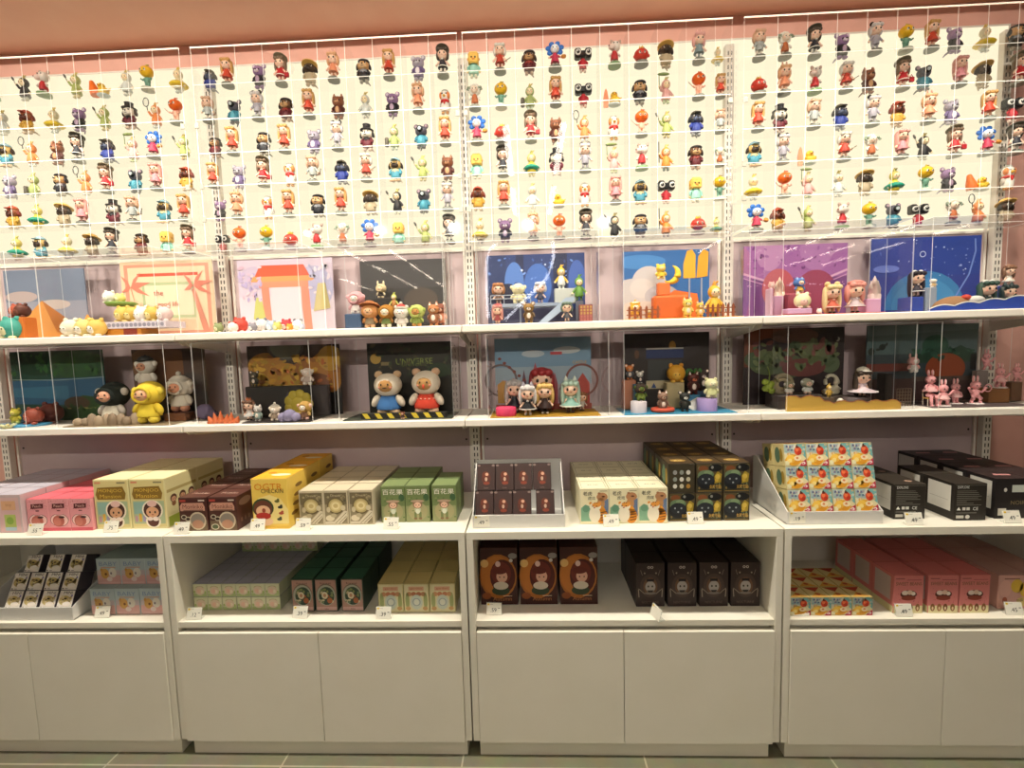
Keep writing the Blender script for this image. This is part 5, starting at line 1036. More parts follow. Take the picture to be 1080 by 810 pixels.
# --- price tags
for u, v, z, t, wh in ((36, 565, ZC, '.55', 'in front of the pink peach boxes'), (116, 562, ZC, '.75', 'before the tall pale yellow boxes'), (190, 564, ZC, '.49', 'between yellow and dark brown boxes'), (271, 560, ZC, '.49', 'before the orange-yellow box'), (319, 559.5, ZC, '.59', 'before the cream-brown boxes'), (412, 558.5, ZC, '.55', 'before the moss green boxes'),
        (645, 555.5, ZC, '.49', 'before the cream tiger boxes'), (734, 553, ZC, '.49', 'before the dark gold boxes'), (967, 555, ZC, '.49', 'before the first black box'), (1069, 552, ZC, '.49', 'at the far right before the black boxes'),
        (107, 652, ZN, '.49', 'before the pale blue teddy boxes'), (204, 654, ZN, '.12', 'before the tiny pale green boxes'), (316, 652.5, ZN, '.39', 'before the dark green boxes'), (404, 653.5, ZN, '.39', 'before the cream garden boxes'), (521, 649, ZN, '.59', 'before the tall orange-brown boxes'), (845, 650, ZN, '.19', 'before the flat fruit boxes'), (955, 651, ZN, '.49', 'before the pink puppy boxes'), (1071, 649, ZN, '.45', 'before the dusty pink boxes')):
    P = atZ(u, v, z); tagcard(t, (P.x, max(P.y, -.413), z), wh, rz=random.uniform(-.06, .06))
P = atZ(690, 652, ZN); tagcard('', (P.x, P.y, ZN), 'turned edge-on before the gothic boxes', rz=-1.25)
# ---------------------------------------------------------------- diorama cases on the two wall shelves
HS = 1.32
ZU, ZL = 1.4403, 1.1173
CU_ = [(-1.995, -1.589), (-1.481, -1.058), (-.981, -.552), (-.467, -.056), (.053, .466), (.545, .958), (1.063, 1.476), (1.533, 1.955)]
CL_ = [(-1.995, -1.578), (-1.463, -1.05), (-.95, -.533), (-.44, -.038), (.08, .495), (.544, .959), (1.084, 1.498), (1.576, 1.99)]
NU = ['desert dune scene', 'palm frame scene', 'orange gate scene', 'dark grey scene', 'night deck scene', 'orange rock scene', 'purple palace scene', 'blue moon scene']
NL = ['pond scene', 'hooded plush scene', 'autumn moon scene', 'hazard stripe plush scene', 'castle doll scene', 'desert creature scene', 'cloud garden scene', 'pink bunny scene']
for lst, zs, hh, nn, sh in ((CU_, ZU, .3, NU, 'upper'), (CL_, ZL, .289, NL, 'lower')):
    for (a, b), n in zip(lst, nn):
        r = empty('acrylic_case', ((a+b)/2, -.185, zs)); w = (b-a)/2; f, k, t = -.098, .098, .0024
        def sh_(nm, *q):
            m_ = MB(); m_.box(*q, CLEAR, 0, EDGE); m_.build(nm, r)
        sh_('front_panel', -w, w, f, f+t, 0, hh); sh_('top_panel', -w, w, f+t, k, hh-t, hh)
        for s in (-1, 1): sh_('side_panel', *sorted((s*w, s*(w-t))), f+t, k, 0, hh-t)
        tag(r, 'clear acrylic box over the %s on the %s shelf' % (n, sh), 'display case', 'clear acrylic boxes on the wall shelves')
def board(u0, u1, vt, zs, base, shapes, label):
    Y = -.0805; a = atY(u0, (vt+345)/2, Y).x; b = atY(u1, (vt+345)/2, Y).x; h = atY((u0+u1)/2, vt, Y).z-zs; w = b-a
    m = MB(); m.box(-w/2, w/2, 0, .004, 0, h, M(base, .5)); i = 0
    for s in shapes:
        i += 1; y = -.0003-.00012*i; c = M(s[1] if isinstance(s[1], str) else s[1][0], .5); X = lambda x: (x-.5)*w
        if s[0] == 'p': m.plate([(X(x), z*h) for x, z in s[2]], y, c)
        elif s[0] == 'c':
            pts = [(min(max(s[2]+s[4]*math.cos(q*PI/11), 0), 1), min(max(s[3]+s[5]*math.sin(q*PI/11), 0), 1)) for q in range(22)]; m.plate([(X(x), z*h) for x, z in pts], y, c)
        elif s[0] == 'r': m.rect(X(s[2]), X(s[3]), s[4]*h, s[5]*h, y, c)
        elif s[0] == 'o': m.ring(X(s[2]), s[3]*h, s[4]*h, s[5]*h, y, c, n=28)
        elif s[0] == 't': m.text(s[2], X(s[3]), s[4]*h, s[5]*h, y, c)
        elif s[0] == 'k':
            q = random.Random(s[8])
            for n_ in range(s[2]):
                rx, rz, r_ = q.uniform(s[3], s[4]), q.uniform(s[5], s[6]), s[7]*q.uniform(.5, 1.3)*h; an = q.uniform(0, PI); cc = M(q.choice(s[1]), .5)
                m.plate([(min(max(X(rx)+r_*(1.3*math.cos(t)*math.cos(an)-.7*math.sin(t)*math.sin(an)), -w/2), w/2), min(max(rz*h+r_*(1.3*math.cos(t)*math.sin(an)+.7*math.sin(t)*math.cos(an)), 0), h)) for t in [u_*PI/3.5 for u_ in range(7)]], y-.00004*(n_ % 3), cc)
        elif s[0] == 'l': m.line([(X(x), z*h) for x, z in s[2]], s[3]*h, y, c)
    o = m.build('backdrop_board'); o.location = ((a+b)/2, Y, zs); tag(o, label, 'backdrop')
def hgt(o):
    H = 0
    for c in KIDS.get(o.name, []):
        H = max(H, max(v.co.z for v in c.data.vertices)); H = max(H, hgt(c))
    return H
def bay(x, zs):
    L = CU_ if zs > 1.3 else CL_
    a, b = min(L, key=lambda q: abs((q[0]+q[1])/2-x)); return a+.0035, b-.0035
def F5(root, u, vt, vb, Y, zs, label, cat='figurine', group=None, lift=False, rz=0, rx=0, ry=0):
    P = atY(u, vb, Y); z = max(zs, P.z) if lift else zs
    s = max(.25, (atY(u, vt, Y).z-z)/hgt(root))
    (xa_, xb_), (ya_, yb_) = span(root, 0), span(root, 1); lo, hi = bay(P.x, zs); X = P.x
    if not lift: X = min(max(X, lo-xa_*s), hi-xb_*s); Y = min(max(Y, -.2795-ya_*s), -.0895-yb_*s)
    Proto(root).put((X, Y, z+.0003), label, cat, group, sc=s, rz=rz, rx=rx, ry=ry)
def prop(name, label, cat, mb, loc=(0, 0, 0)):
    o = mb.build(name); o.location = loc; tag(o, label, cat); return o
def block(name, u0, u1, vt, Y0, Y1, zs, col, label, cat='podium', rnd=False, vb=None, bev=.003):
    a = atY(u0, vt, Y0); b = atY(u1, vt, Y0); zt = (a.z+b.z)/2; z0 = zs if vb is None else atY((u0+u1)/2, vb, Y0).z
    lo, hi = bay((a.x+b.x)/2, z0); a.x = max(a.x, lo); b.x = min(b.x, hi)
    m = MB(); w = (b.x-a.x)/2; h = max(zt-z0, .002)
    if rnd: m.lathe([(w, 0), (w, h-.002), (w-.002, h)], M(col), n=24)
    else: m.box(-w, w, 0, Y1-Y0, 0, h, M(col), min(bev, h*.3))
    return prop(name, label, cat, m, ((a.x+b.x)/2, Y0+(w if rnd else 0), z0)), zt
def mat_(name, a, b, y0, y1, zs, col, label, cat='mat', t=.003):
    lo, hi = bay((a+b)/2, zs); a = max(a, lo); b = min(b, hi)
    m = MB(); m.box(a, b, y0, y1, 0, t, M(col), .0008); prop(name, label, cat, m, (0, 0, zs)); return zs+t
def cloud(b, pts, col, i0):
    return [('c', col, x, y, r, r*.8) for x, y, r in pts]

# C1 desert
board(6, 91, 284, ZU, '#6f7a8e', [('r', '#8b8d9b', 0, 1, .1, .55), ('c', '#a99a98', .2, .62, .2, .08), ('c', '#b5a7a2', .6, .5, .2, .07), ('p', '#c98a45', [(.0, 0), (1, 0), (1, .12), (.75, .2), (.45, .56), (.2, .3), (0, .2)]), ('p', '#a8652c', [(.45, .56), (.95, .1), (.6, .1)])], 'dusk sky board with orange dunes at the far left of the upper shelf')
bk, zt = block('display_podium', 16, 45, 334, -.24, -.19, ZU, '#d4762c', 'small orange podium under two brown round toys')
F5(ball('#a5482a', '#b5583a'), 19, 320, 334, -.215, zt, 'red-brown round toy on the orange podium', lift=False)
F5(ball('#5a2c1c', '#7a4330'), 37, 319, 334, -.215, zt, 'dark brown round toy on the orange podium')
F5(ball('#3f9a8c', '#d8d2a8'), 9, 333, 345, -.25, ZU, 'teal round toy at the far left of the upper shelf')
m = MB(); m.lathe([(.052, 0), (.003, .085)], M('#c98a3c', .8), n=4, smooth=False); prop('sand_pyramid', 'tan sand pyramid behind the brown round toys', 'pyramid', m, (-1.418, -.17, ZU)); 
# C2 palm frame
board(129, 226, 275, ZU, '#d8bfa0', [('r', '#cf8f78', .04, .96, .04, .96), ('r', '#dcc4a4', .08, .92, .07, .92), ('r', '#c4533f', .18, .84, .8, .84), ('r', '#a9b48c', .22, .8, .24, .72), ('r', '#d9cdb0', .25, .77, .28, .68)]
      + [('p', '#cf7a66', [(x, .66), (x+dx*.3, .66+dz*.3+.05), (x+dx, .66+dz), (x+dx*.35, .66+dz*.3-.03)]) for x in (.1, .78) for dx, dz in ((-.1, .16), (.12, .2), (.22, .06), (.2, -.12), (-.1, -.06), (.04, -.25))]
      + [('p', '#c98470', [(.76, .62), (.8, .62), (.93, .05), (.86, .05)]), ('t', '#b5453a', 'the', .4, .58, .07), ('t', '#b5453a', 'good life', .5, .42, .08)], 'beige board with pink palms framing red lettering')
st_ = empty('dotted_stage', (0, -.2, ZU)); a = atY(93, 341, -.24).x; b = -1.066; zt = atY(140, 339, -.24).z; zb = atY(140, 346, -.24).z
m = MB(); m.box(a, b, -.04, .06, zb-ZU, zt-ZU, M('#cfc6cf'), .001)
for i in range(17): m.disc(a+.012+i*(b-a-.024)/16, (zb+zt)/2-ZU, .007, .007, -.0405, M('#8f8a98'), 12)
m.build('deck', st_); m = MB(); m.box(a+.05, b-.1, -.03, .05, 0, zb-ZU-.0004, M('#c9852f'), .001); m.box(a+.12, a+.17, -.031, .04, 0, zb-ZU-.0006, M('#8d3a2a')); m.build('counter', st_)
tag(st_, 'low stage with grey dotted edge carrying a row of chicks', 'stage')
for u, c, p, n in ((131, '#d8b458', '#e6cf8a', 'yellow'), (141, '#cfa84e', '#e6cf8a', 'deeper yellow'), (151, '#e6ddd6', '#f2ece6', 'white'), (162, '#d3ad52', '#e8d494', 'golden yellow'), (177, '#e4c9c4', '#f0e6e0', 'pinkish white')):
    F5(ball(c, p), u, 322, 339, -.21, zt, n+' chick toy standing on the dotted stage')
for u, c, n in ((73, '#e6dcc4', 'cream chick toy left of the dotted stage'), (88, '#e0c67a', 'pale yellow chick toy left of the dotted stage'), (101, '#dfb75c', 'amber chick toy in front of the dotted stage')): F5(ball(c, '#f2e8d6'), u, 335, 350, -.255, ZU, n)
m = MB(); m.lathe([(.003, 0), (.042, .004), (.05, .016), (.044, .018), (.02, .008)], M('#7d9a4a'), n=20, R=None); r = empty('leaf_dish', (atY(122, 322, -.2).x, -.175, zt+.058)); m.build('dish', r); q = MB(); q.tube([(0, .02, -.058), (0, .012, .003)], .004, M('#8d7a4a')); q.build('stem', r); tag(r, 'green leaf dish raised above the dotted stage', 'dish')
F5(ball('#ded7cc', '#f2ece0'), 116, 306, 317, -.175, zt+.074, 'white chick toy sitting in the green leaf dish'); F5(ball('#e2cf7a', '#f2e6b6'), 127, 309, 317, -.175, zt+.074, 'lemon chick toy sitting in the green leaf dish')
# C3 gate
board(252, 352, 273, ZU, '#c4b4c4', [('r', '#cdbec9', .0, 1, 0, .5), ('c', '#b9a9bf', .18, .75, .16, .16), ('c', '#a9a6c4', .8, .6, .2, .3), ('p', '#d8816a', [(.26, .0), (.34, 0), (.32, .7), (.24, .7)]), ('p', '#d8816a', [(.68, 0), (.76, 0), (.74, .7), (.64, .7)]), ('r', '#c9c0c8', .34, .66, 0, .66), ('p', '#c4563a', [(.16, .72), (.78, .72), (.7, .92), (.24, .92)]), ('r', '#d9925a', .14, .8, .7, .77), ('r', '#d8866a', .22, .74, .62, .7), ('p', '#b5b56a', [(.14, .2), (.28, .12), (.24, .46), (.18, .5)]), ('k', ['#b5a3c4', '#a99bc0', '#d4b9c4', '#c9a6b8'], 40, .02, .24, .45, .9, .03, 12), ('k', ['#b5b3cc', '#a9a6c4', '#d2c4cc'], 30, .76, .98, .45, .9, .03, 13), ('p', '#b9ab74', [(.78, .28), (.96, .32), (.92, .66), (.84, .66)])], 'lilac board with an orange roofed gate')
for u, vt, c, p, t, n in ((231, 340, '#8a9464', '#d9d3a8', None, 'olive'), (246, 339, '#e9ded6', '#f5efe8', '#c23f34', 'red-eared white'), (254, 334, '#c9483a', '#f2e2da', None, 'bright red'), (267, 340, '#8f8b94', '#f2ece8', None, 'grey'), (277, 335, '#d9d2cf', '#f5f0ea', '#7d7d8a', 'white-faced pale grey'), (287, 337, '#a9b7c9', '#eef0f0', None, 'pale blue'), (293, 339, '#c9c46a', '#f0eccb', None, 'lime'), (303, 336, '#b5343a', '#f0d9d2', None, 'crimson'), (306, 341, '#ea9a2e', '#f6d79a', None, 'orange'), (315, 336, '#ece6e0', '#f8f4ee', '#5a5a64', 'white'), (328, 341, '#b9bccf', '#f0eef2', None, 'lavender')):
    F5(ball(c, p, t), u, vt, 352, -.25 if vt > 338.5 else -.2, ZU, n+' round animal toy in front of the orange gate board', group='round animal toys before the gate')
# C4 dark grey
board(381, 471, 274, ZU, '#33302f', [('r', '#3d3a3a', 0, 1, .6, 1), ('c', '#4a4038', .7, .4, .2, .2), ('c', '#443a36', .2, .3, .15, .15)], 'charcoal board behind the crowded woodland toys')
bk, zt = block('display_podium', 363, 380, 331, -.26, -.2, ZU, '#3f5472', 'slate blue podium under the hooded mouse toy')
F5(plush('#d8a9ac', '#f0e6dc', '#e6dcd6', hood='#cf9a9e', ears='side', hd=1.42), 376, 307, 331, -.23, zt, 'pink hooded mouse toy sitting on the slate blue podium')
F5(plush('#c98a52', '#e2b48a', '#8d7a5e', hat='straw', hc='#a8683c', hc2='#7d4a2c', hd=1.42), 391, 317, 346, -.24, ZU, 'mushroom capped brown toy at the left of the woodland group')
F5(plush('#8a5f2e', '#efe2c4', '#6d7a44', hood='#a8742e', ears='side', hd=1.42), 408, 321, 345, -.245, ZU, 'toy in a round brown hood with green scarf')
F5(plush('#d9d2c8', '#efe8de', '#cfc4ba', hat='pom', hc='#c9433c', hc2='#d8d0c4', hd=1.42), 424, 318, 345, -.245, ZU, 'white toy in a red cap among the woodland group')
F5(plush('#9aa858', '#c08a4a', '#7d8a44', hood='#b5bf6a', ears='side', hat='bow', hc='#b9c46a', hc2='#c9d07a', hd=1.42), 440, 321, 345, -.245, ZU, 'toy in a leafy green pumpkin hood')
F5(bear('#b5764a', '#8d5a3c', ears='point', muzzle='#e2bfa0'), 458, 318, 345, -.24, ZU, 'orange-brown fox toy at the right of the woodland group')
F5(bear('#8d4f3a', '#c07a5a', ears='point', muzzle='#dfae94'), 466, 317, 344, -.2, ZU, 'dark russet fox toy at the right edge of the woodland group')
bk, zt = block('display_podium', 393, 420, 314, -.165, -.125, ZU, '#26221f', 'black raised step behind the woodland toys')
F5(plush('#d8c9a8', '#e8d0ac', '#2c2826', hood='#c9b48c', ears='long', hd=1.42), 402, 296, 314, -.145, zt, 'striped cream toy standing high on the black step')
F5(kid('#b0b058', leaf='#8f9a3c', legs='#a8733c', suit2='#a8733c'), 416, 308, 326, -.18, ZU, 'green leaf hatted toy beside the black step', lift=True)
# C5 night deck
board(514, 617, 268, ZU, '#26376a', [('r', '#22305c', 0, .2, 0, 1), ('r', '#20264a', .3, .38, 0, 1), ('r', '#1f2444', .68, .82, 0, 1), ('c', '#4f74b8', .28, .6, .1, .3), ('c', '#3f64ac', .52, .55, .14, .32), ('c', '#3c58a0', .92, .6, .09, .3), ('c', '#1f2038', .2, .4, .2, .2), ('p', '#3c3c54', [(0, 0), (1, 0), (1, .2), (0, .34)]), ('k', ['#3a5698', '#5a7cc0', '#2a3a70', '#6f8fcf'], 40, .02, .98, .4, .97, .018, 8), ('c', '#c9d4ea', .36, .78, .012, .016), ('c', '#b9c6e2', .6, .85, .01, .013)], 'midnight blue board with tall dark tree trunks')
dk = empty('deck_stage', (0, 0, ZU)); Y = -.2
z1 = atY(550, 320, Y).z-ZU; z2 = atY(595, 304, -.16).z-ZU
def xa(u, v=330, Y_=-.2): return atY(u, v, Y_).x
m = MB(); m.box(xa(518), xa(590), -.2, -.125, z1-.012, z1, M('#8d97a8'), .001); m.build('lower_deck', dk)
m = MB(); m.box(xa(585, 310, -.16), xa(608, 310, -.16), -.16, -.11, z1+.0004, z2, M('#b5b8b2'), .002); m.build('upper_block', dk)
m = MB(); m.T = Matrix(((1, 0, 0, 0), (0, 1, 0, -.235), (0, 0, 1, 0), (0, 0, 0, 1)))
xs0, xs1 = xa(567, 340, -.24), xa(600, 318, -.24); m.prism([(xs0, 0), (xs0+.03, 0), (xs1+.02, z1+.002), (xs1+.02, z1+.014), (xs1-.01, z1+.012)], 0, .03, M('#a4b3c8')); m.build('staircase', dk)
m = MB()
for u in (519, 548): m.box(xa(u), xa(u)+.006, -.195, -.19, 0, z1-.0125, M('#6d7484'))
m.build('post', dk)
m = MB()
for z in (.018, .03): m.tube([(xa(518), -.199, z1+z), (xa(560), -.199, z1+z)], .0016, M('#a9b0bc'))
for u in (518, 532, 546, 560): m.tube([(xa(u), -.199, z1), (xa(u), -.199, z1+.03)], .0014, M('#a9b0bc'))
m.build('railing', dk); tag(dk, 'grey two level deck with slide and railing on the night scene', 'stage')
m = MB(); bw_ = xa(625, 330, -.2)-xa(611, 330, -.2); m.box(0, bw_, 0, .02, 0, .062, M('#8d4a44'), .001)
for i in range(5):
    for j in range(4): m.rect(.004+j*bw_/4.2, .002+(j+.8)*bw_/4.2, .006+i*.011, .014+i*.011, -.0004, M('#b08a4a' if i > 1 else '#a8605a'))
prop('brick_wall_block', 'small reddish brick wall at the right of the night scene', 'wall block', m, (xa(611, 330, -.2), -.2, ZU))
for (fn, u, vt, vb, Yy, z, lab) in ((doll('#a8734a', '#5a4334', base=None, long=.2), 526, 298, 318, -.165, z1, 'brown-haired doll at the left of the grey deck'), (plush('#e6dcb0', '#efe2b8', '#e2d6a4', ears='side'), 547, 299, 320, -.165, z1, 'cream bear toy standing on the grey deck'), (doll('#cfd0d6', '#33364a', base=None, long=.1), 570, 297, 319, -.165, z1, 'white-haired doll in navy on the grey deck'),
        (kid('#d9b23c', leaf='#c9a23a', legs='#d9d9d2', suit2='#d6d8d6'), 592, 279, 304, -.135, z2, 'yellow hooded toy highest on the night deck'), (kid('#5f8a3c', leaf='#4d7a34', legs='#4d6a38'), 611, 289, 317, -.17, atY(611, 317, -.17).z-ZU, 'green frog-suited toy above the brick wall'),
        (doll('#c98a80', '#8d3c3c', base=None, long=1.0, hat='beret', hc='#c25a5a', hc2='#c25a5a'), 525, 320, 341, -.24, 0, 'pink-hooded doll under the grey deck'), (bear('#8d6a34', '#6a5030', ears='round'), 558, 318, 340, -.245, 0, 'honey brown bear toy under the grey deck'), (doll('#6a7a6a', '#4a4a52', base=None, long=.1), 598, 318, 340, -.25, 0, 'grey-green doll beside the slide')):
    F5(fn, u, vt, vb, Yy, ZU+z, lab)
m = MB(); m.box(-.013, .013, 0, .013, 0, .062, M('#5a5a66')); prop('support_pillar', 'slim grey pillar holding the green frog-suited toy', 'pillar', m, (xa(611, 317, -.17), -.177, ZU))
bpy.data.objects['support_pillar'].scale.z = (atY(611, 317, -.17).z-ZU-.0006)/.062
# C6 orange rock
board(657, 748, 264, ZU, '#2d5f9c', [('c', '#3f78b5', .2, .85, .3, .1), ('c', '#b9b3b5', .12, .42, .26, .2), ('c', '#b9b3b5', .3, .55, .2, .24), ('c', '#c4bcba', .22, .48, .14, .14), ('c', '#aaa6ac', .45, .36, .2, .16), ('c', '#c2b3aa', .2, .12, .34, .18), ('p', '#cf6a2c', [(.4, 0), (.92, 0), (.86, .38), (.6, .44), (.42, .3)]), ('p', '#d9a02e', [(.7, .6), (.84, .6), (.84, .92), (.8, 1), (.74, .98), (.7, .8)]), ('p', '#d4982a', [(.85, .6), (.98, .62), (.99, .96), (.93, 1), (.87, .9)]), ('r', '#8d94a8', .76, .78, .25, .6), ('r', '#8d94a8', .9, .92, .25, .6)], 'bright blue board with clouds and golden treetops')
gz = mat_('diorama_mat', xa(657, 342, -.26), xa(784, 342, -.26), -.268, -.106, ZU, '#d9a24a', 'sandy base mat of the orange rock scene')
bk, zt = block('rock_block', 690, 727, 311, -.18, -.13, gz, '#c9622a', 'large orange rock block in the middle of the blue sky scene', 'rock', bev=.008)
bk, zt2 = block('rock_chimney', 694, 707, 298, -.165, -.14, zt+.0005, '#d8703a', 'short orange chimney on top of the rock block', 'rock')
m = MB(); N = 16; pts = []
for i in range(N): a = -2.2+i*3.4/(N-1); pts.append((.03*math.cos(a), 0, .03+.03*math.sin(a)))
m.tube(pts, [.001+.011*math.sin(PI*i/(N-1)) for i in range(N)], M('#e6c23a'), 10); prop('crescent_moon', 'yellow crescent moon standing on the orange chimney', 'moon', m, (xa(704, 290, -.15)+.006, -.152, zt2-.0+.002))
F5(plush('#e0c04a', '#f2dc9a', '#d9b23c', ears='round'), 697, 278, 293, -.162, zt2+.012, 'yellow bear toy leaning on the crescent moon')
for (fn, u, vt, Yy, lab) in ((plush('#e8b040', '#f6e6c4', '#e0a030', hat='pom', hc='#f0d8b0', hc2='#e2a83a'), 670, 316, -.235, 'orange cat toy behind the left picket fence'), (plush('#e6b64a', '#f4e2b4', '#dba63a', ears='side'), 684, 326, -.235, 'small golden toy at the end of the left picket fence'), (bear('#d8b858', '#e0c46a', ears='point', muzzle='#f0e2b4'), 725, 313, -.24, 'pale yellow long-eared toy beside the orange rock'), (bear('#e0ac48', '#d8b05a', ears='point', muzzle='#f4e6c0'), 738, 317, -.24, 'amber long-eared toy beside the right picket fence'), (kid('#d9a834', leaf='#c98a2a', legs='#6a7a8a', suit2='#d9b23a'), 753, 296, -.2, 'tall yellow hooded toy behind the right picket fence')):
    F5(fn, u, vt, 341, Yy, gz, lab)
for u0, u1, n, wh in ((661, 697, 6, 'left'), (744, 776, 6, 'right')):
    r = empty('picket_fence', (xa(u0, 338, -.262), -.262, gz)); L = xa(u1, 338, -.262)-xa(u0, 338, -.262); m = MB()
    for i in range(n): x = L*(i+.5)/n; m.prism([(x-.004, 0), (x+.004, 0), (x+.004, .038), (x, .045), (x-.004, .038)], 0, .002, M('#8d4a2c'))
    m.build('pickets', r); m = MB(); m.box(0, L, .002, .0035, .012, .016, M('#9a5533')); m.box(0, L, .002, .0035, .028, .032, M('#9a5533')); m.build('rail', r); tag(r, 'tiny brown picket fence at the %s of the orange rock scene' % wh, 'fence', 'tiny picket fences')
# C7 purple palace
board(784, 893, 258, ZU, '#6f4579', [('p', '#8f5a92', [(.0, .55), (1, .55), (1, 1), (0, 1)]), ('c', '#a878a4', .25, .95, .14, .3), ('c', '#9a6a9c', .7, .95, .16, .32), ('l', '#c49ab8', [(.0, .62), (.25, .5), (.5, .46), (.75, .5), (1, .64)], .03), ('l', '#b88aae', [(.0, .56), (.25, .44), (.5, .4), (.75, .44), (1, .58)], .014), ('c', '#a8505a', .34, .4, .16, .28), ('c', '#8a3f58', .7, .35, .2, .3), ('k', ['#a06aa0', '#8a5290', '#b58ab0', '#6a3a70'], 50, .02, .98, .66, .98, .022, 10), ('k', ['#c49ab8', '#a878a4'], 26, .03, .97, .44, .48, .014, 11), ('r', '#6a3c74', .1, .16, .1, .45), ('r', '#5f3870', .84, .92, .1, .5)], 'purple palace hall board with a curved balcony')
gz = mat_('diorama_mat', xa(789, 338, -.27), xa(934, 336, -.27), -.27, -.106, ZU, '#b5483a', 'dark red base mat of the purple palace scene')
bk, zt = block('display_podium', 797, 816, 304, -.2, -.16, gz, '#d8b4cc', 'tall pale pink podium at the left of the palace scene'); F5(ball('#e2b0a8', '#f0d4cc'), 808, 297, 304, -.18, zt, 'tiny pink shell toy on the tall pale podium')
bk, zt = block('display_podium', 831, 857, 325, -.265, -.225, gz, '#c9a0c2', 'low mauve podium in front of the palace scene'); F5(ball('#e2dcae', '#efc0b4', '#e8e2c0'), 846, 308, 325, -.245, zt, 'cream haired round doll head toy on the mauve podium')
bk, zt = block('display_podium', 832, 856, 309, -.17, -.13, gz, '#9a4a5a', 'rose podium at the back of the palace scene'); F5(plush('#5f7fb8', '#f0d0b8', '#c9a04a', hood='#4f74b0', hat='cat', hc='#9ab0d4', hc2='#9ab0d4'), 843, 292, 309, -.15, zt, 'blue crowned toy on the rose podium at the back')
F5(doll('#e6cf9a', '#c9604a', base=None, long=1.5, trim='#f2d8c8', hat='bun', hc='#e0c48a', hc2='#e0c48a', skirt=1.5), 877, 297, 331, -.235, gz, 'long blond doll in a coral gown in the palace scene')
F5(doll('#e0968a', '#c9b4b8', base=None, long=.6, trim='#e8e2e2', hat='beret', hc='#d9857a', hc2='#b55a4a', skirt=1.6), 901, 295, 330, -.225, gz, 'pink-haired doll in a frilled grey dress')
F5(ball('#e9e2da', '#f4eee6'), 864, 325, 333, -.26, gz, 'small white round toy at the feet of the blond doll')
bk, zt = block('display_podium', 914, 930, 315, -.2, -.15, gz, '#cf9fc0', 'mauve podium at the right of the palace scene', rnd=False)
def castle(c):
    r = empty('toy_castle'); m = MB(); q = M(c)
    for x, h, w in ((0, .05, .012), (-.012, .034, .008), (.012, .034, .008)): m.lathe([(w, 0), (w, h), (w*1.1, h), (w*.05, h+.03)], q, (x, 0, 0), 10)
    m.build('towers', r); m = MB(); m.box(-.018, .018, -.009, .009, 0, .016, q, .001); m.build('walls', r); return r
F5(castle('#e2cfc6'), 922, 291, 314, -.175, zt+.0005, 'small ivory castle ornament on the right mauve podium', 'castle'); bk, zt = block('display_podium', 817, 827, 312, -.15, -.115, gz, '#b58aa8', 'narrow mauve podium behind the tall pale podium', bev=.002); F5(castle('#e6cfb8'), 822, 292, 312, -.132, zt, 'tall ivory castle ornament beside the tall pale podium', 'castle')
# C8 blue moon
board(918, 1033, 250, ZU, '#293f8c', [('r', '#2e3b86', 0, 1, .0, .5), ('c', '#3877ad', .5, .12, .36, .44), ('c', '#4485b8', .5, .1, .3, .36), ('r', '#2a3a86', 0, 1, 0, .06), ('l', '#6f86c9', [(.78, .2), (.9, .5), (.95, .8), (.94, .96)], .02), ('o', '#b9c4e2', .47, .78, .03, .04), ('c', '#8d9ad0', .82, .62, .012, .014), ('c', '#c4cde8', .25, .7, .008, .01), ('c', '#c4cde8', .66, .86, .008, .01), ('c', '#5f72bc', .14, .6, .12, .05), ('k', ['#8d9fd8', '#5f78c4', '#c9d4ee'], 46, .02, .98, .45, .97, .008, 9)], 'deep blue night board with a huge cyan moon')
bk, zt = block('display_podium', 944, 975, 313, -.2, -.14, ZU, '#33489c', 'blue podium below the cyan moon')
F5(doll('#1f1a22', '#2a2634', base=None, long=1.7, hat='bow', hc='#e6ded8', hc2='#2a2630', trim='#efe6e2', skirt=1.4), 966, 285, 312, -.17, zt, 'long black-haired doll on the blue podium')
bk, zt3 = block('display_podium', 977, 989, 303, -.19, -.15, ZU, '#8d98a8', 'slim grey podium right of the blue one'); F5(plush('#e6e0d4', '#f0e2d0', '#c9a878', ears='side'), 984, 294, 303, -.17, zt3, 'little white polar bear toy on the slim grey podium')
m = MB(); m.ell((0, 0, 0), (.075, .04, .052), M('#9a7350', .85), 18, 8, None, 0); m.ell((.02, -.02, .045), (.014, .012, .01), M('#c9432f'), 10, 6); m.ell((.05, -.02, .036), (.028, .018, .014), M('#d9d6d0'), 12, 7); m.lathe([(.062, .004), (.06, .012)], M('#6a4a34'), n=20, sy=.62); prop('brown_blanket_mound', 'brown mound with a red bobble and white trim before the moon', 'mound', m, (xa(1006, 330, -.2), -.2, ZU))
F5(doll('#2f4a40', '#24383a', base=None, long=1.4, hat='bow', hc='#f0ece4', hc2='#d9d4cc', trim='#efe6d8', skirt=1.5), 1040, 295, 327, -.215, ZU, 'green-haired doll with a huge white bow')
F5(doll('#1f3030', '#2c3a3c', base=None, long=1.2, hat='cat', hc='#24383a', hc2='#24383a', trim='#e9e2d8', skirt=1.4), 1062, 297, 327, -.21, ZU, 'dark-haired doll at the right of the moon scene')
bk, zt = block('display_podium', 1050, 1073, 301, -.15, -.115, ZU, '#2f3f8a', 'tall dark blue step at the far right of the moon scene'); F5(doll('#7d5a44', '#d9d4ca', base=None, long=.5, hat='beret', hc='#8d6248', hc2='#b58a6a', skirt=1.4), 1063, 279, 301, -.132, zt, 'brown-haired doll in white highest at the far right')
m = MB(); a = xa(980, 330, -.268); b = xa(1085, 326, -.268); L = b-a; P = [(0, 0), (L, 0)]; q = []
for i in range(33): x = L-L*i/32; q.append((x, .008+.008*abs(math.sin(i*PI/8))+.03*(x/L)))
P += q; m.prism(P, 0, .004, M('#2b48a8')); m.line(q, .004, -.0006, M('#e6e4de')); 
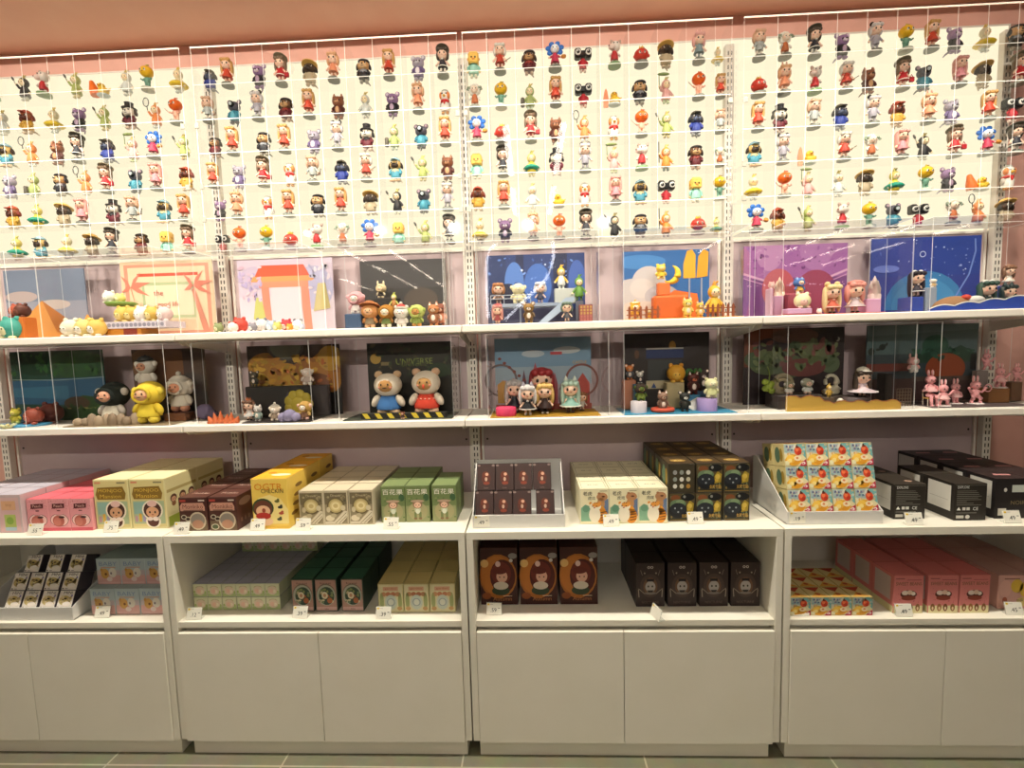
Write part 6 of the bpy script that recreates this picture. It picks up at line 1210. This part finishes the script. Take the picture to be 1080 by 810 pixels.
prop('wave_strip', 'deep blue cut-out wave strip with white crest before the moon dolls', 'cut-out strip', m, (a, -.268, ZU))

# D1 pond
board(8, 106, 370, ZL, '#25463a', [('c', '#1f3a2a', .3, .85, .3, .2), ('c', '#2c5232', .7, .8, .3, .2), ('p', '#2f5a7a', [(0, .25), (1, .2), (1, .62), (0, .58)]), ('p', '#3c6f8a', [(0, .35), (.6, .3), (.6, .5), (0, .48)]), ('p', '#2c4a26', [(.5, 0), (1, 0), (1, .3), (.75, .36), (.55, .2)]), ('c', '#4a3a2c', .68, .24, .14, .1), ('r', '#8d8a4a', .5, .9, .16, .18), ('p', '#2a5a70', [(0, 0), (.5, 0), (.5, .14), (0, .16)]), ('k', ['#2f5634', '#1f3a28', '#34602f', '#28482f'], 60, 0, 1, .64, .97, .04, 5), ('k', ['#35582c', '#2c4a26'], 26, .5, 1, .03, .2, .035, 6), ('l', '#9ab0a4', [(0, .6), (.5, .58), (1, .61)], .008)], 'dark green and blue pond board at the far left of the lower shelf')
m = MB(); m.lathe([(.095, 0), (.1, .006), (.088, .01), (.02, .007)], M('#4f9ac4', .15), n=28, sy=.62); prop('toy_pond', 'round light blue pool under the brown hippo toy', 'pool', m, (xa(30, 447, -.2)-.02, -.2, ZL))
F5(ball('#8a4030', '#a8584a', '#7a382a'), 37, 429, 449, -.22, ZL+.009, 'glossy brown hippo toy in the blue pool'); F5(plush('#b5a83a', '#d3c86a', '#a89a34', ears='round'), 18, 430, 448, -.205, ZL+.009, 'mustard toy sitting behind the white lotus')
m = MB()
for i in range(8):
    a = i*PI/4; m.ell((.014*math.cos(a), .014*math.sin(a), .008), (.014, .006, .004), M('#dcdcae'), 8, 6, Matrix.Rotation(a, 3, 'Z') @ Matrix.Rotation(-.6, 3, 'Y'))
m.ell((0, 0, .009), .007, M('#e2b85a'), 10, 6); prop('lotus_flower', 'pale yellow lotus flower at the far left corner', 'flower', m, (xa(8, 452, -.265), -.265, ZL))
F5(ball('#6d3830', '#8a4c40'), 75, 423, 440, -.15, ZL, 'small dark red toy behind the pond, next to the glass edge')
# D2 hooded plush
board(137, 214, 368, ZL, '#5c4436', [('c', '#7a543a', .4, .75, .4, .3), ('r', '#4a3a34', .7, 1, 0, 1), ('c', '#3f3834', .8, .35, .3, .3), ('c', '#846044', .25, .9, .25, .12)], 'dim brown board behind the hooded plush group')
gz = mat_('diorama_mat', xa(66, 452, -.27), xa(184, 450, -.27), -.27, -.12, ZL, '#8d7a5e', 'muddy brown base mat of the hooded plush scene')
F5(plush('#c9bfb4', '#e2a98c', '#e6dcc8', hood='#1f2724', ears='side', limb='#cfc6ba'), 121, 403, 446, -.2, gz, 'large plush in a black hood with a striped bib')
F5(plush('#e0c238', '#e6b48e', '#e2c83c', hood='#e3c53e', ears='side', limb='#e6cf4a', hd=1.12), 159, 402, 447, -.229, gz, 'large plush in a fluffy yellow hood and suit')
bk, zt = block('wooden_crate', 172, 208, 436, -.2, -.14, gz, '#6a4228', 'small wooden crate beside the yellow hooded plush', 'crate')
F5(plush('#d6cdbd', '#e0a080', '#e0d8c8', hat='pom', hc='#d0c9bc', hc2='#c4bcae', hood='#dcd4c6', ears='side', hd=1.12), 207, 391, 436, -.146, zt, 'cream plush in a knitted hat seated on the crate')
bk, zt = block('display_podium', 140, 175, 409, -.15, -.115, gz, '#4a3c34', 'dark step at the back of the hooded plush scene'); F5(plush('#d9d2c6', '#c99274', '#cfc6b8', hat='cap', hc='#272a2c', hc2='#1f2222', ears='side'), 156, 374, 409, -.132, zt, 'plush in a wide dark cap at the back')
m = MB(); q = random.Random(4)
for i in range(9): m.ell((-.12+i*.026, q.uniform(-.006, .006), .012), (.02, .012, q.uniform(.014, .034)), M(q.choice(['#9a8670', '#a8937a', '#8a7660'])), 7, 5)
prop('rock_pile', 'low brown rock pile in front of the black hooded plush', 'rocks', m, (xa(118, 448, -.25), -.252, gz))
m = MB(); m.ell((0, 0, .03), (.034, .026, .03), M('#6a5f7a', .8), 14, 8); m.ell((.02, 0, .02), (.03, .022, .02), M('#5a5068', .8), 12, 8); prop('violet_bush', 'dusky violet bush at the right of the crate', 'bush', m, (xa(219, 436, -.15)-.01, -.15, ZL))
# D3 autumn
board(259, 357, 364, ZL, '#3a2c26', [('c', '#9a6a2c', .2, .7, .2, .2), ('c', '#a8772e', .4, .55, .2, .2), ('c', '#b08a34', .5, .45, .16, .14), ('c', '#8d5a2c', .65, .6, .2, .18), ('c', '#a8702c', .85, .6, .2, .3), ('c', '#b58c3a', .9, .8, .14, .18), ('c', '#7a4a28', .75, .45, .16, .14), ('c', '#4f4a44', .42, .98, .2, .2), ('c', '#6a6a5e', .42, .98, .17, .17), ('c', '#a8862e', .12, .5, .1, .12), ('c', '#b99a3a', .36, .36, .14, .08), ('k', ['#b5862e', '#a8702c', '#c49a3c', '#8d5a2c', '#9a7a2c', '#b0602c'], 90, .03, .97, .36, .84, .04, 3), ('r', '#262322', 0, 1, 0, .32)], 'autumn foliage board with a big round moon')
gz = mat_('diorama_mat', xa(255, 449, -.27), xa(327, 447, -.27), -.27, -.11, ZL, '#3f3836', 'black base mat of the autumn moon scene')
bk, zt = block('wall_block', 258, 350, 407, -.14, -.115, gz, '#2a2726', 'long black wall block behind the autumn toys', 'wall block')
F5(plush('#d8c8bc', '#efe2d6', '#b5a49a', ears='side', limb='#e6dcd0'), 325, 388, 407, -.13, zt, 'white-faced monkey toy perched on the black wall'); F5(bear('#4a4438', '#3a3a34', muzzle='#c9b8a0'), 269, 391, 407, -.13, zt, 'dark moss toy perched at the left of the black wall')
m = MB()
for i in range(4): m.lathe([(.019-.003*i, 0), (.022-.003*i, .004), (.012-.002*i, .009), (.011-.002*i, .02)], M('#5a4f5e'), (0, 0, i*.02), 8, smooth=False)
m.lathe([(.008, 0), (.001, .02)], M('#4a4250'), (0, 0, .08), 8); prop('toy_pagoda', 'slim grey-violet pagoda before the black wall', 'pagoda', m, (xa(304, 422, -.175), -.175, gz))
F5(doll('#6a4a3a', '#c9c4c0', base=None, long=.5, hat='crown', hc='#b5653c', hc2='#b5653c', skirt=1.5), 264, 419, 446, -.215, gz, 'crowned white-robed toy at the left of the autumn scene'); F5(bear('#b9b4b0', '#8fa09a', ears='point', muzzle='#e6ded6'), 273, 426, 447, -.24, gz, 'silver and mint toy sitting in front')
F5(plush('#d9c9b4', '#f2e8dc', '#8d7a68', hat='pom', hc='#8d8478', hc2='#c9bfae', ears='side', limb='#f0e0d0'), 291, 424, 447, -.245, gz, 'beige toy with big white feet in the middle of the autumn scene')
m = MB()
for i in range(9): a = i*2*PI/9; m.ell((.036*math.cos(a), 0, .052+.036*math.sin(a)), (.02, .009, .02), M('#b5a23a'), 10, 7)
m.ell((0, 0, .052), (.034, .011, .034), M('#c2ae42'), 14, 8); m.tube([(0, 0, 0), (0, 0, .03)], .006, M('#8d8034')); prop('yellow_blossom', 'large mustard yellow blossom behind the seated toy', 'flower', m, (xa(316, 440, -.19), -.19, gz))
F5(plush('#c9a464', '#f2e6d8', '#7d5a44', hood='#b58f4e', ears='side', limb='#e2b4a8'), 322, 423, 445, -.235, gz, 'toy in a tan hood seated before the mustard blossom')
m = MB(); [m.ell((x, 0, z), r_, M('#8f88a8', .8), 12, 8) for x, z, r_ in ((-.02, .014, .018), (.004, .02, .023), (.026, .014, .017))]; prop('lilac_bush', 'round lilac bush in front of the tan hooded toy', 'bush', m, (xa(305, 447, -.255), -.255, gz))
m = MB(); [m.lathe([(.012, 0), (.011, .012), (.001, h_)], M('#c9683c'), (x, 0, 0), 8, 1, Matrix.Rotation(a, 3, 'Y')) for x, h_, a in ((-.04, .03, -.5), (-.025, .04, -.2), (-.008, .045, 0), (.01, .034, .2), (.028, .04, .1), (.044, .028, .5))]; m.box(-.055, .055, -.01, .01, 0, .008, M('#b55a34'), .002); prop('coral_rock', 'jagged orange coral rock left of the autumn scene', 'coral', m, (xa(236, 449, -.25), -.25, ZL))
# D4 plush pair
board(386, 475, 361, ZL, '#1f1d18', [('c', '#2c2a20', .7, .85, .3, .14), ('c', '#3a2f20', .35, .92, .12, .06), ('c', '#a8863a', .1, .78, .065, .075), ('r', '#7a6a44', .16, .27, .68, .73), ('t', '#7d8a3a', 'UNIVERSE', .56, .73, .085), ('t', '#5f6f30', 'UNIVERSE', .56, .69, .06), ('k', ['#2f3a22', '#3a3a24', '#24301c', '#4a4228'], 44, .03, .97, .5, .97, .03, 14), ('c', '#26361f', .85, .6, .14, .1), ('r', '#16150f', 0, 1, 0, .3)], 'black board with olive block lettering')
gz = mat_('diorama_mat', xa(362, 449, -.262), xa(477, 446, -.262), -.262, -.106, ZL, '#3c4238', 'dark base mat with yellow and black hazard edge')
m = MB(); a = xa(381, 443, -.25); b = xa(471, 441, -.25); L = b-a; m.box(0, L, 0, .02, 0, .02, M('#22211d'), .001)
for i in range(7): x = L*(i+.1)/7; m.plate([(x+.012, .001), (x+.03, .001), (x+.018, .0195), (x, .0195)], -.0005, M('#d8c03a'))
prop('hazard_barrier', 'low barrier with slanted yellow and black stripes', 'barrier', m, (a, -.25, gz))
F5(plush('#e2d4c0', '#b5854e', '#3f6fa8', ears='round', limb='#c9a884'), 411, 391, 441, -.2, gz+.0, 'cream bear plush in a blue shirt with a tan face')
F5(plush('#e4d6c2', '#b78a54', '#c9402c', pat='#e6b4a0', ears='round', limb='#cfa88a', open_=True), 451, 388, 441, -.195, gz+.0, 'cream bear plush in a red checked dress, mouth open')
F5(plush('#7a4a38', '#d0a890', '#4a3a34', ears='round'), 425, 434, 444, -.26, gz, 'tiny brown bear toy at the hazard barrier', 'plush toy')
# D5 castle dolls
board(521, 623, 356, ZL, '#6f8ea8', [('r', '#8fa0ae', 0, 1, .3, .6), ('r', '#a89aa0', 0, 1, .0, .35), ('c', '#a9b4bd', .4, .78, .12, .05), ('c', '#b5bcc2', .75, .82, .14, .05), ('k', ['#8a7f86', '#b58a86', '#a0969c', '#7a6a70'], 40, .02, .98, .2, .42, .022, 17)] + [('p', c, [(x-w_2, 0), (x+w_2, 0), (x+w_2, t), (x, t+.16), (x-w_2, t)]) for x, w_2, t, c in ((.3, .022, .4, '#5a3a4a'), (.42, .035, .5, '#a84a50'), (.53, .05, .42, '#96404a'), (.62, .03, .36, '#a8505a'))]
      + [('o', '#6a5a5a', .06, .42, .2, .23), ('p', '#b98a4a', [(.02, .1), (.16, .1), (.14, .36), (.08, .42), (.02, .36)]), ('r', '#b5444a', .58, .7, .76, .8), ('p', '#a8443a', [(.84, .05), (.98, .05), (.98, .36), (.91, .5), (.84, .36)]), ('o', '#7a4a44', .9, .4, .2, .23), ('t', '#c9a04a', 'CASTLE', .88, .65, .04), ('r', '#9a4a3c', .0, 1, 0, .08)] + [('c', '#7a3c34', .05+.05*i, .72-.06*i, .018, .02) for i in range(6)], 'pale blue sky board with red castle spires')
gz = mat_('diorama_mat', xa(517, 443, -.268), xa(634, 441, -.268), -.27, -.106, ZL, '#b58a2e', 'golden base mat under the castle dolls')
m = MB(); m.lathe([(.034, 0), (.036, .003), (.036, .028), (.032, .031)], M('#d83f68'), n=26, sy=.8); prop('pink_drum_podium', 'hot pink round podium at the left of the castle dolls', 'podium', m, (xa(534, 443, -.24), -.236, gz))
F5(doll('#b9b2b0', '#23222c', base=None, long=1.0, skirt=1.5), 543, 400, 435, -.175, gz, 'grey-haired doll in black behind the pink podium'); F5(doll('#cfcac8', '#17161c', base=None, long=.6, trim='#e9e2da', hat='cat', hc='#8d8890', hc2='#8d8890', skirt=1.6, shoe='#d9d2c8'), 557, 402, 441, -.235, gz, 'silver-haired doll in a black dress with white frill')
F5(doll('#d9b26a', '#3a2624', base=None, long=.7, skirt=1.4, legs='#3a2c2c', shoe='#d8cfc0'), 575, 403, 438, -.215, gz, 'blond doll in a dark brown dress among the castle dolls'); F5(doll('#9a2c30', '#6a2026', base=None, long=1.6, skirt=1.7), 572, 387, 436, -.125, gz, 'tall red-haired doll at the back of the castle dolls')
F5(doll('#b5cfc0', '#8fbcae', base=None, long=1.2, hat='cat', hc='#d9e2d8', hc2='#b5cfc0', trim='#f0ece2', skirt=1.8, shoe='#4a3430', legs='#6a4a40'), 602, 396, 437, -.2, gz, 'mint-haired doll with cat ears in a mint dress'); F5(doll('#8d5a3c', '#b8b0a8', base=None, long=.3, pants=True), 614, 413, 434, -.155, gz, 'small brown-haired doll behind the mint doll')
# D6 desert creatures
board(658, 748, 351, ZL, '#2a211f', [('c', '#332a2c', .5, .8, .4, .2), ('c', '#b5863a', .57, .82, .04, .07), ('r', '#26335c', .26, .7, .66, .78), ('r', '#9a948c', .26, .7, .78, .8), ('r', '#b5a888', .26, .7, .25, .36), ('r', '#3a3c3c', .28, .68, .36, .64), ('c', '#5a3c28', .15, .72, .03, .06), ('p', '#2f4a7a', [(.32, .26), (.38, .26), (.35, .33)]), ('p', '#2f4a7a', [(.46, .26), (.52, .26), (.49, .33)]), ('p', '#2f4a7a', [(.6, .26), (.66, .26), (.63, .33)])], 'near-black board with a blue festival stage')
gz = mat_('diorama_mat', xa(647, 441, -.272), xa(778, 437, -.272), -.272, -.106, ZL, '#3a8fb5', 'turquoise base mat under the desert creatures')
bk, zt = block('display_podium', 657, 671, 401, -.16, -.12, gz, '#b5765a', 'clay pink podium at the left of the creatures'); F5(bear('#c9763c', '#5a5a5e', ears='round', muzzle='#e6b080'), 664, 384, 401, -.14, zt, 'orange lion toy on the clay pink podium')
F5(bear('#d8d4cc', '#2a2a2e', muzzle='#efe9e0'), 675, 391, 405, -.18, atY(675, 405, -.18).z, 'little panda toy left of the festival stage'); bk, zt = block('display_podium', 669, 681, 405.5, -.195, -.165, gz, '#4a7a9a', 'blue cube under the little panda toy', bev=.001)
bk, zt = block('display_podium', 667, 684, 424, -.255, -.215, gz, '#cfc6cc', 'white hexagonal pot at the front left', rnd=True); F5(plush('#4a5a24', '#5f7030', '#6a7a34', hood='#3a2c24', ears='side'), 676, 404, 424, -.222, zt, 'round green cactus toy standing in the white pot')
m = MB(); m.tube([(.034*math.cos(a*PI/8), .026*math.sin(a*PI/8), .008) for a in range(16)], .008, M('#c9543c'), 8, True); prop('swim_ring', 'red swim ring around the brown creature', 'ring', m, (xa(699, 437, -.23), -.23, gz))
F5(bear('#8a6a58', '#7a5c4c', ears='point', muzzle='#b5947c'), 699, 411, 436, -.228, gz+.001, 'brown pointed-ear creature sitting in the red ring')
F5(bear('#23231f', '#26261f', muzzle='#d9d6cc', belly='#3a3a30'), 722, 412, 437, -.235, gz, 'black bear creature with a white cap'); m = MB(); m.lathe([(.032, 0), (.03, .006), (.002, .05)], M('#d8d6cc', .8), n=14, sy=.5, R=Matrix.Rotation(.5, 3, 'Y')); prop('white_tent_flag', 'white folded cape behind the black bear creature', 'cape', m, (xa(729, 433, -.19), -.19, gz))
F5(ball('#d3982e', '#e0b04a', '#c98a2a'), 713, 383, 403, -.135, atY(713, 403, -.135).z, 'golden round creature in front of the festival stage'); bk, zt = block('display_podium', 703, 722, 403.5, -.155, -.112, gz, '#b5a47a', 'tan stage step carrying the golden creature')
F5(bear('#5a2420', '#4a201c', ears='point', muzzle='#c9653c'), 731, 391, 416, -.165, atY(731, 416, -.165).z, 'maroon horned creature right of the stage'); bk, zt = block('display_podium', 724, 739, 416.5, -.185, -.15, gz, '#3f7a9c', 'blue step carrying the maroon creature')
F5(bear('#3a2a28', '#2f2626', muzzle='#d9c4bc'), 741, 389, 412, -.13, atY(741, 412, -.13).z, 'dark penguin-like creature at the back right'); bk, zt = block('display_podium', 735, 749, 412.5, -.15, -.112, gz, '#4a6a8a', 'steel blue block under the dark creature')
bk, zt = block('display_podium', 739, 760, 421, -.255, -.205, gz, '#a48fc4', 'round purple podium at the front right', rnd=True); F5(plush('#d8d4a8', '#e6e2c0', '#cfd09a', ears='round', limb='#d8d4a8'), 750, 398, 421, -.23, zt, 'pale lime dinosaur toy on the purple podium')
m = MB(); m.tube([(0, 0, 0), (.004, 0, .06), (0, 0, .11)], [.005, .004, .003], M('#6a5a3a'))
for i in range(7): a = i*2*PI/7+.2; m.tube([(0, 0, .11), (.022*math.cos(a), .01*math.sin(a), .12), (.042*math.cos(a), .016*math.sin(a), .1)], [.003, .006, .001], M('#3a6a34'), 6)
prop('toy_palm', 'small green palm tree behind the maroon creature', 'palm tree', m, (xa(733, 412, -.125)-.004, -.128, gz)); bpy.data.objects['toy_palm'].scale = (1, 1, 1.15)
# D7 cloud garden
board(785, 891, 346, ZL, '#2a2023', [('p', '#6a3a28', [(0, .5), (.5, .5), (.4, 1), (0, 1)]), ('c', '#2c2226', .28, .78, .16, .1), ('c', '#4f5a3c', .25, .55, .2, .16), ('c', '#4a5a40', .45, .5, .16, .16), ('c', '#5a6240', .6, .8, .14, .12), ('c', '#5f6648', .72, .66, .16, .12), ('c', '#56644a', .86, .52, .1, .12), ('c', '#6a3a38', .6, .48, .22, .12), ('c', '#5a3c30', .5, .9, .24, .1), ('c', '#44543c', .1, .6, .1, .1), ('k', ['#5f6a46', '#4a5a3e', '#6a7450', '#55603c', '#704440'], 70, .1, .92, .48, .82, .05, 7), ('c', '#b5b3a6', .93, .84, .022, .03), ('c', '#2a2023', .915, .85, .02, .028)], 'dusky board with green and russet clouds and a tiny moon')
m = MB(); a = xa(829, 440, -.268); b = xa(950, 434, -.268); L = b-a; q = [(L, .02)]; 
for i in range(1, 24): q.append((L-L*i/24, .024+.010*abs(math.sin(i*.9))+(.02 if i > 16 else 0)))
q.append((0, .052)); m.prism([(0, 0), (L, 0)]+q, 0, .004, M('#c9a24a')); m.line(q, .003, -.0006, M('#b5744a')); prop('cloud_strip', 'golden cut-out cloud strip across the front of the cloud garden', 'cut-out strip', m, (a, -.268, ZL))
bk, zt = block('display_podium', 798, 867, 417, -.22, -.13, ZL, '#3a3230', 'low dark table under the sleeping toys', bev=.002)
zt_tab = zt+.0006; m = MB(); m.tube([(.032*math.cos(a*PI/9), 0, .034+.032*math.sin(a*PI/9)) for a in range(18)], .009, M('#8f8468', .8), 9, True); m.tube([(.018*math.cos(a*PI/9), .004, .034+.018*math.sin(a*PI/9)) for a in range(18)], .007, M('#a89a78', .8), 8, True); prop('swirl_shell', 'tan swirl shell leaning behind the sleeping toys', 'shell', m, (xa(826, 405, -.17), -.165, zt))
F5(plush('#d8d2c8', '#e6bca4', '#dcd6cc', hood='#8f9078', ears='side'), 832, 402, 416, -.195, zt, 'sleeping toy in a pale grey gown on the dark table', ry=.0); F5(plush('#d6d8d4', '#e6c4b0', '#d2d6d2', hood='#a8a894', ears='side'), 851, 399, 416, -.195, zt, 'pale green haired toy reclining on the dark table')
m = MB(); m.tube([(.02*math.cos(a), 0, .05+.022*math.sin(a)) for a in [PI*1.15-i*PI*1.25/10 for i in range(11)]]+[(.022, 0, .03), (.0, 0, .014)], [.006]*8+[.007, .009, .011, .014, .016], M('#bfb8a4'), 10); m.ell((0, 0, .014), (.03, .02, .014), M('#b5ad98'), 14, 8); prop('swan_ornament', 'grey swan ornament with arched neck', 'swan', m, (xa(876, 415, -.18), -.18, atY(876, 417, -.18).z))
bk, zt = block('display_podium', 865, 896, 417.5, -.205, -.15, ZL, '#4a3f38', 'dark plinth under the swan ornament', bev=.002)
F5(kid('#b5923c', leaf='#a88a34', legs='#b5923c'), 874, 404, 419, -.225, atY(874, 419, -.225).z, 'ochre robed toy kneeling before the swan'); block('display_podium', 868, 880, 419.5, -.24, -.21, ZL, '#5a4a3c', 'narrow brown block under the ochre toy', bev=.001)
F5(doll('#4a3c34', '#e2cdd4', base=None, long=1.4, skirt=2.6, trim='#f0e4e8', hat='cap', hc='#d8d2c6', hc2='#d8d2c6'), 909, 386, 419, -.215, atY(909, 419, -.215).z, 'veiled doll in a long pale pink gown'); block('display_podium', 896, 925, 419.5, -.245, -.185, ZL, '#5c4f50', 'round dark plinth under the gowned doll', rnd=True)
F5(plush('#e6e0d2', '#efd8bc', '#dcd4c4', ears='side'), 886, 420, 434, -.25, ZL, 'small ivory toy lying behind the golden cloud strip', rz=1.2)
m = MB(); [m.ell((q.uniform(-.016, .016) if 0 else .012*math.cos(i*2.4), .006*math.sin(i*2.4), .012+.008*(i % 5)), (.012, .009, .011), M('#7d8f34' if i % 2 else '#8fa03c'), 8, 6) for i in range(10)]; m.tube([(0, 0, .02), (.004, 0, .07), (-.004, 0, .1)], [.003, .002, .001], M('#6a7a34')); prop('leafy_sprig', 'lime green leafy sprig at the left of the dark table', 'plant', m, (xa(806, 410, -.17)+.012, -.175, zt_tab))
# D8 pink bunnies
board(915, 1032, 342, ZL, '#3c4a50', [('r', '#51676a', 0, 1, .62, 1), ('p', '#2c4a3c', [(.42, .58), (.55, .66), (.7, .62), (.85, .72), (1, .6), (1, .5), (.42, .5)]), ('c', '#33594a', .62, .72, .12, .14), ('c', '#9a4a2c', .72, .42, .18, .2), ('r', '#7a3c34', 0, .4, .4, .5), ('r', '#4a3434', 0, 1, .0, .3), ('r', '#5a4a44', .42, 1, .26, .32), ('k', ['#2f5548', '#264a3c', '#3a6450'], 34, .42, 1, .55, .68, .03, 15), ('k', ['#26302c'], 9, .1, .18, .66, .78, .025, 16), ('c', '#26302c', .14, .72, .03, .04), ('c', '#26302c', .04, .66, .03, .05), ('r', '#232326', .94, .99, .4, .6), ('p', '#5f7578', [(0, .86), (1, .92), (1, 1), (0, 1)])], 'teal dusk board with an orange setting sun')
gz = mat_('diorama_mat', xa(983, 433, -.262), xa(1090, 428, -.262), -.262, -.106, ZL, '#5c4f50', 'slate base mat under the pink bunnies')
BG = 'pink bunny figurines'
F5(bunny(0, None, chair=True), 976, 390, 430, -.215, ZL, 'pink bunny sitting on a little wooden stool', group=BG); F5(bunny(1), 994, 400, 433, -.235, gz, 'pink ballerina bunny with one arm raised', group=BG); F5(bunny(0, '#efe6e2'), 1007, 399, 425, -.185, gz, 'pink bunny standing close behind the ballerina', group=BG)
F5(bunny(2, hoop=True), 1028, 396, 424, -.2, gz, 'pink dancing bunny with a curled ribbon hoop', group=BG)
bk, zt = block('display_podium', 1044, 1066, 410, -.195, -.135, gz, '#8a5a2e', 'square amber podium at the right of the bunnies'); F5(bunny(1), 1054, 383, 410, -.165, zt, 'pink bunny reaching out on the amber podium', group=BG); 
bk, zt2 = block('display_podium', 1067, 1079, 403, -.16, -.12, gz, '#6a4a34', 'narrow brown podium at the far right edge', bev=.002); F5(bunny(2, None), 1072, 383, 403, -.14, zt2, 'pink bunny holding hands at the far right edge', group=BG)
bk, zt = block('display_podium', 1031, 1043, 391, -.128, -.106, gz, '#8f8480', 'tall grey podium in front of the sunset board', bev=.002); F5(bunny(2, '#e6ded8'), 1040, 368, 391, -.117, zt, 'pink bunny high on the tall grey podium', group=BG)
bk, zt = block('display_podium', 941, 954, 394, -.16, -.12, ZL, '#2c2624', 'tall black podium left of the bunnies', bev=.002); F5(plush('#e0a9a4', '#e8e4de', '#d8d2cc', ears='long'), 948, 373, 394, -.14, zt, 'pink eared white toy on the tall black podium')
m = MB(); 
for i in range(6): m.tube([(-.024+i*.0096, 0, 0), (-.024+i*.0096, 0, .062)], .001, M('#7d6a5c'), 5); 
for i in range(6): m.tube([(-.025, 0, .004+i*.0115), (.025, 0, .004+i*.0115)], .001, M('#7d6a5c'), 5)
prop('wire_crate', 'small rusty wire grid panel left of the bunny stool', 'wire panel', m, (xa(953, 425, -.2), -.2, ZL))
# ---------------------------------------------------------------- render look
w_ = bpy.data.worlds.new('world'); SC.world = w_; w_.use_nodes = True
w_.node_tree.nodes['Background'].inputs[0].default_value = (.9, .8, .7, 1); w_.node_tree.nodes['Background'].inputs[1].default_value = .02
vs = SC.view_settings; vs.view_transform = 'Standard'; vs.look = 'None'; vs.gamma = 1; vs.exposure = 0; vs.use_curve_mapping = False
cy = SC.cycles; cy.transparent_max_bounces = 64; cy.max_bounces = 8; cy.diffuse_bounces = 4; cy.glossy_bounces = 3; cy.transmission_bounces = 4; cy.caustics_reflective = False; cy.caustics_refractive = False
cy.use_denoising = True
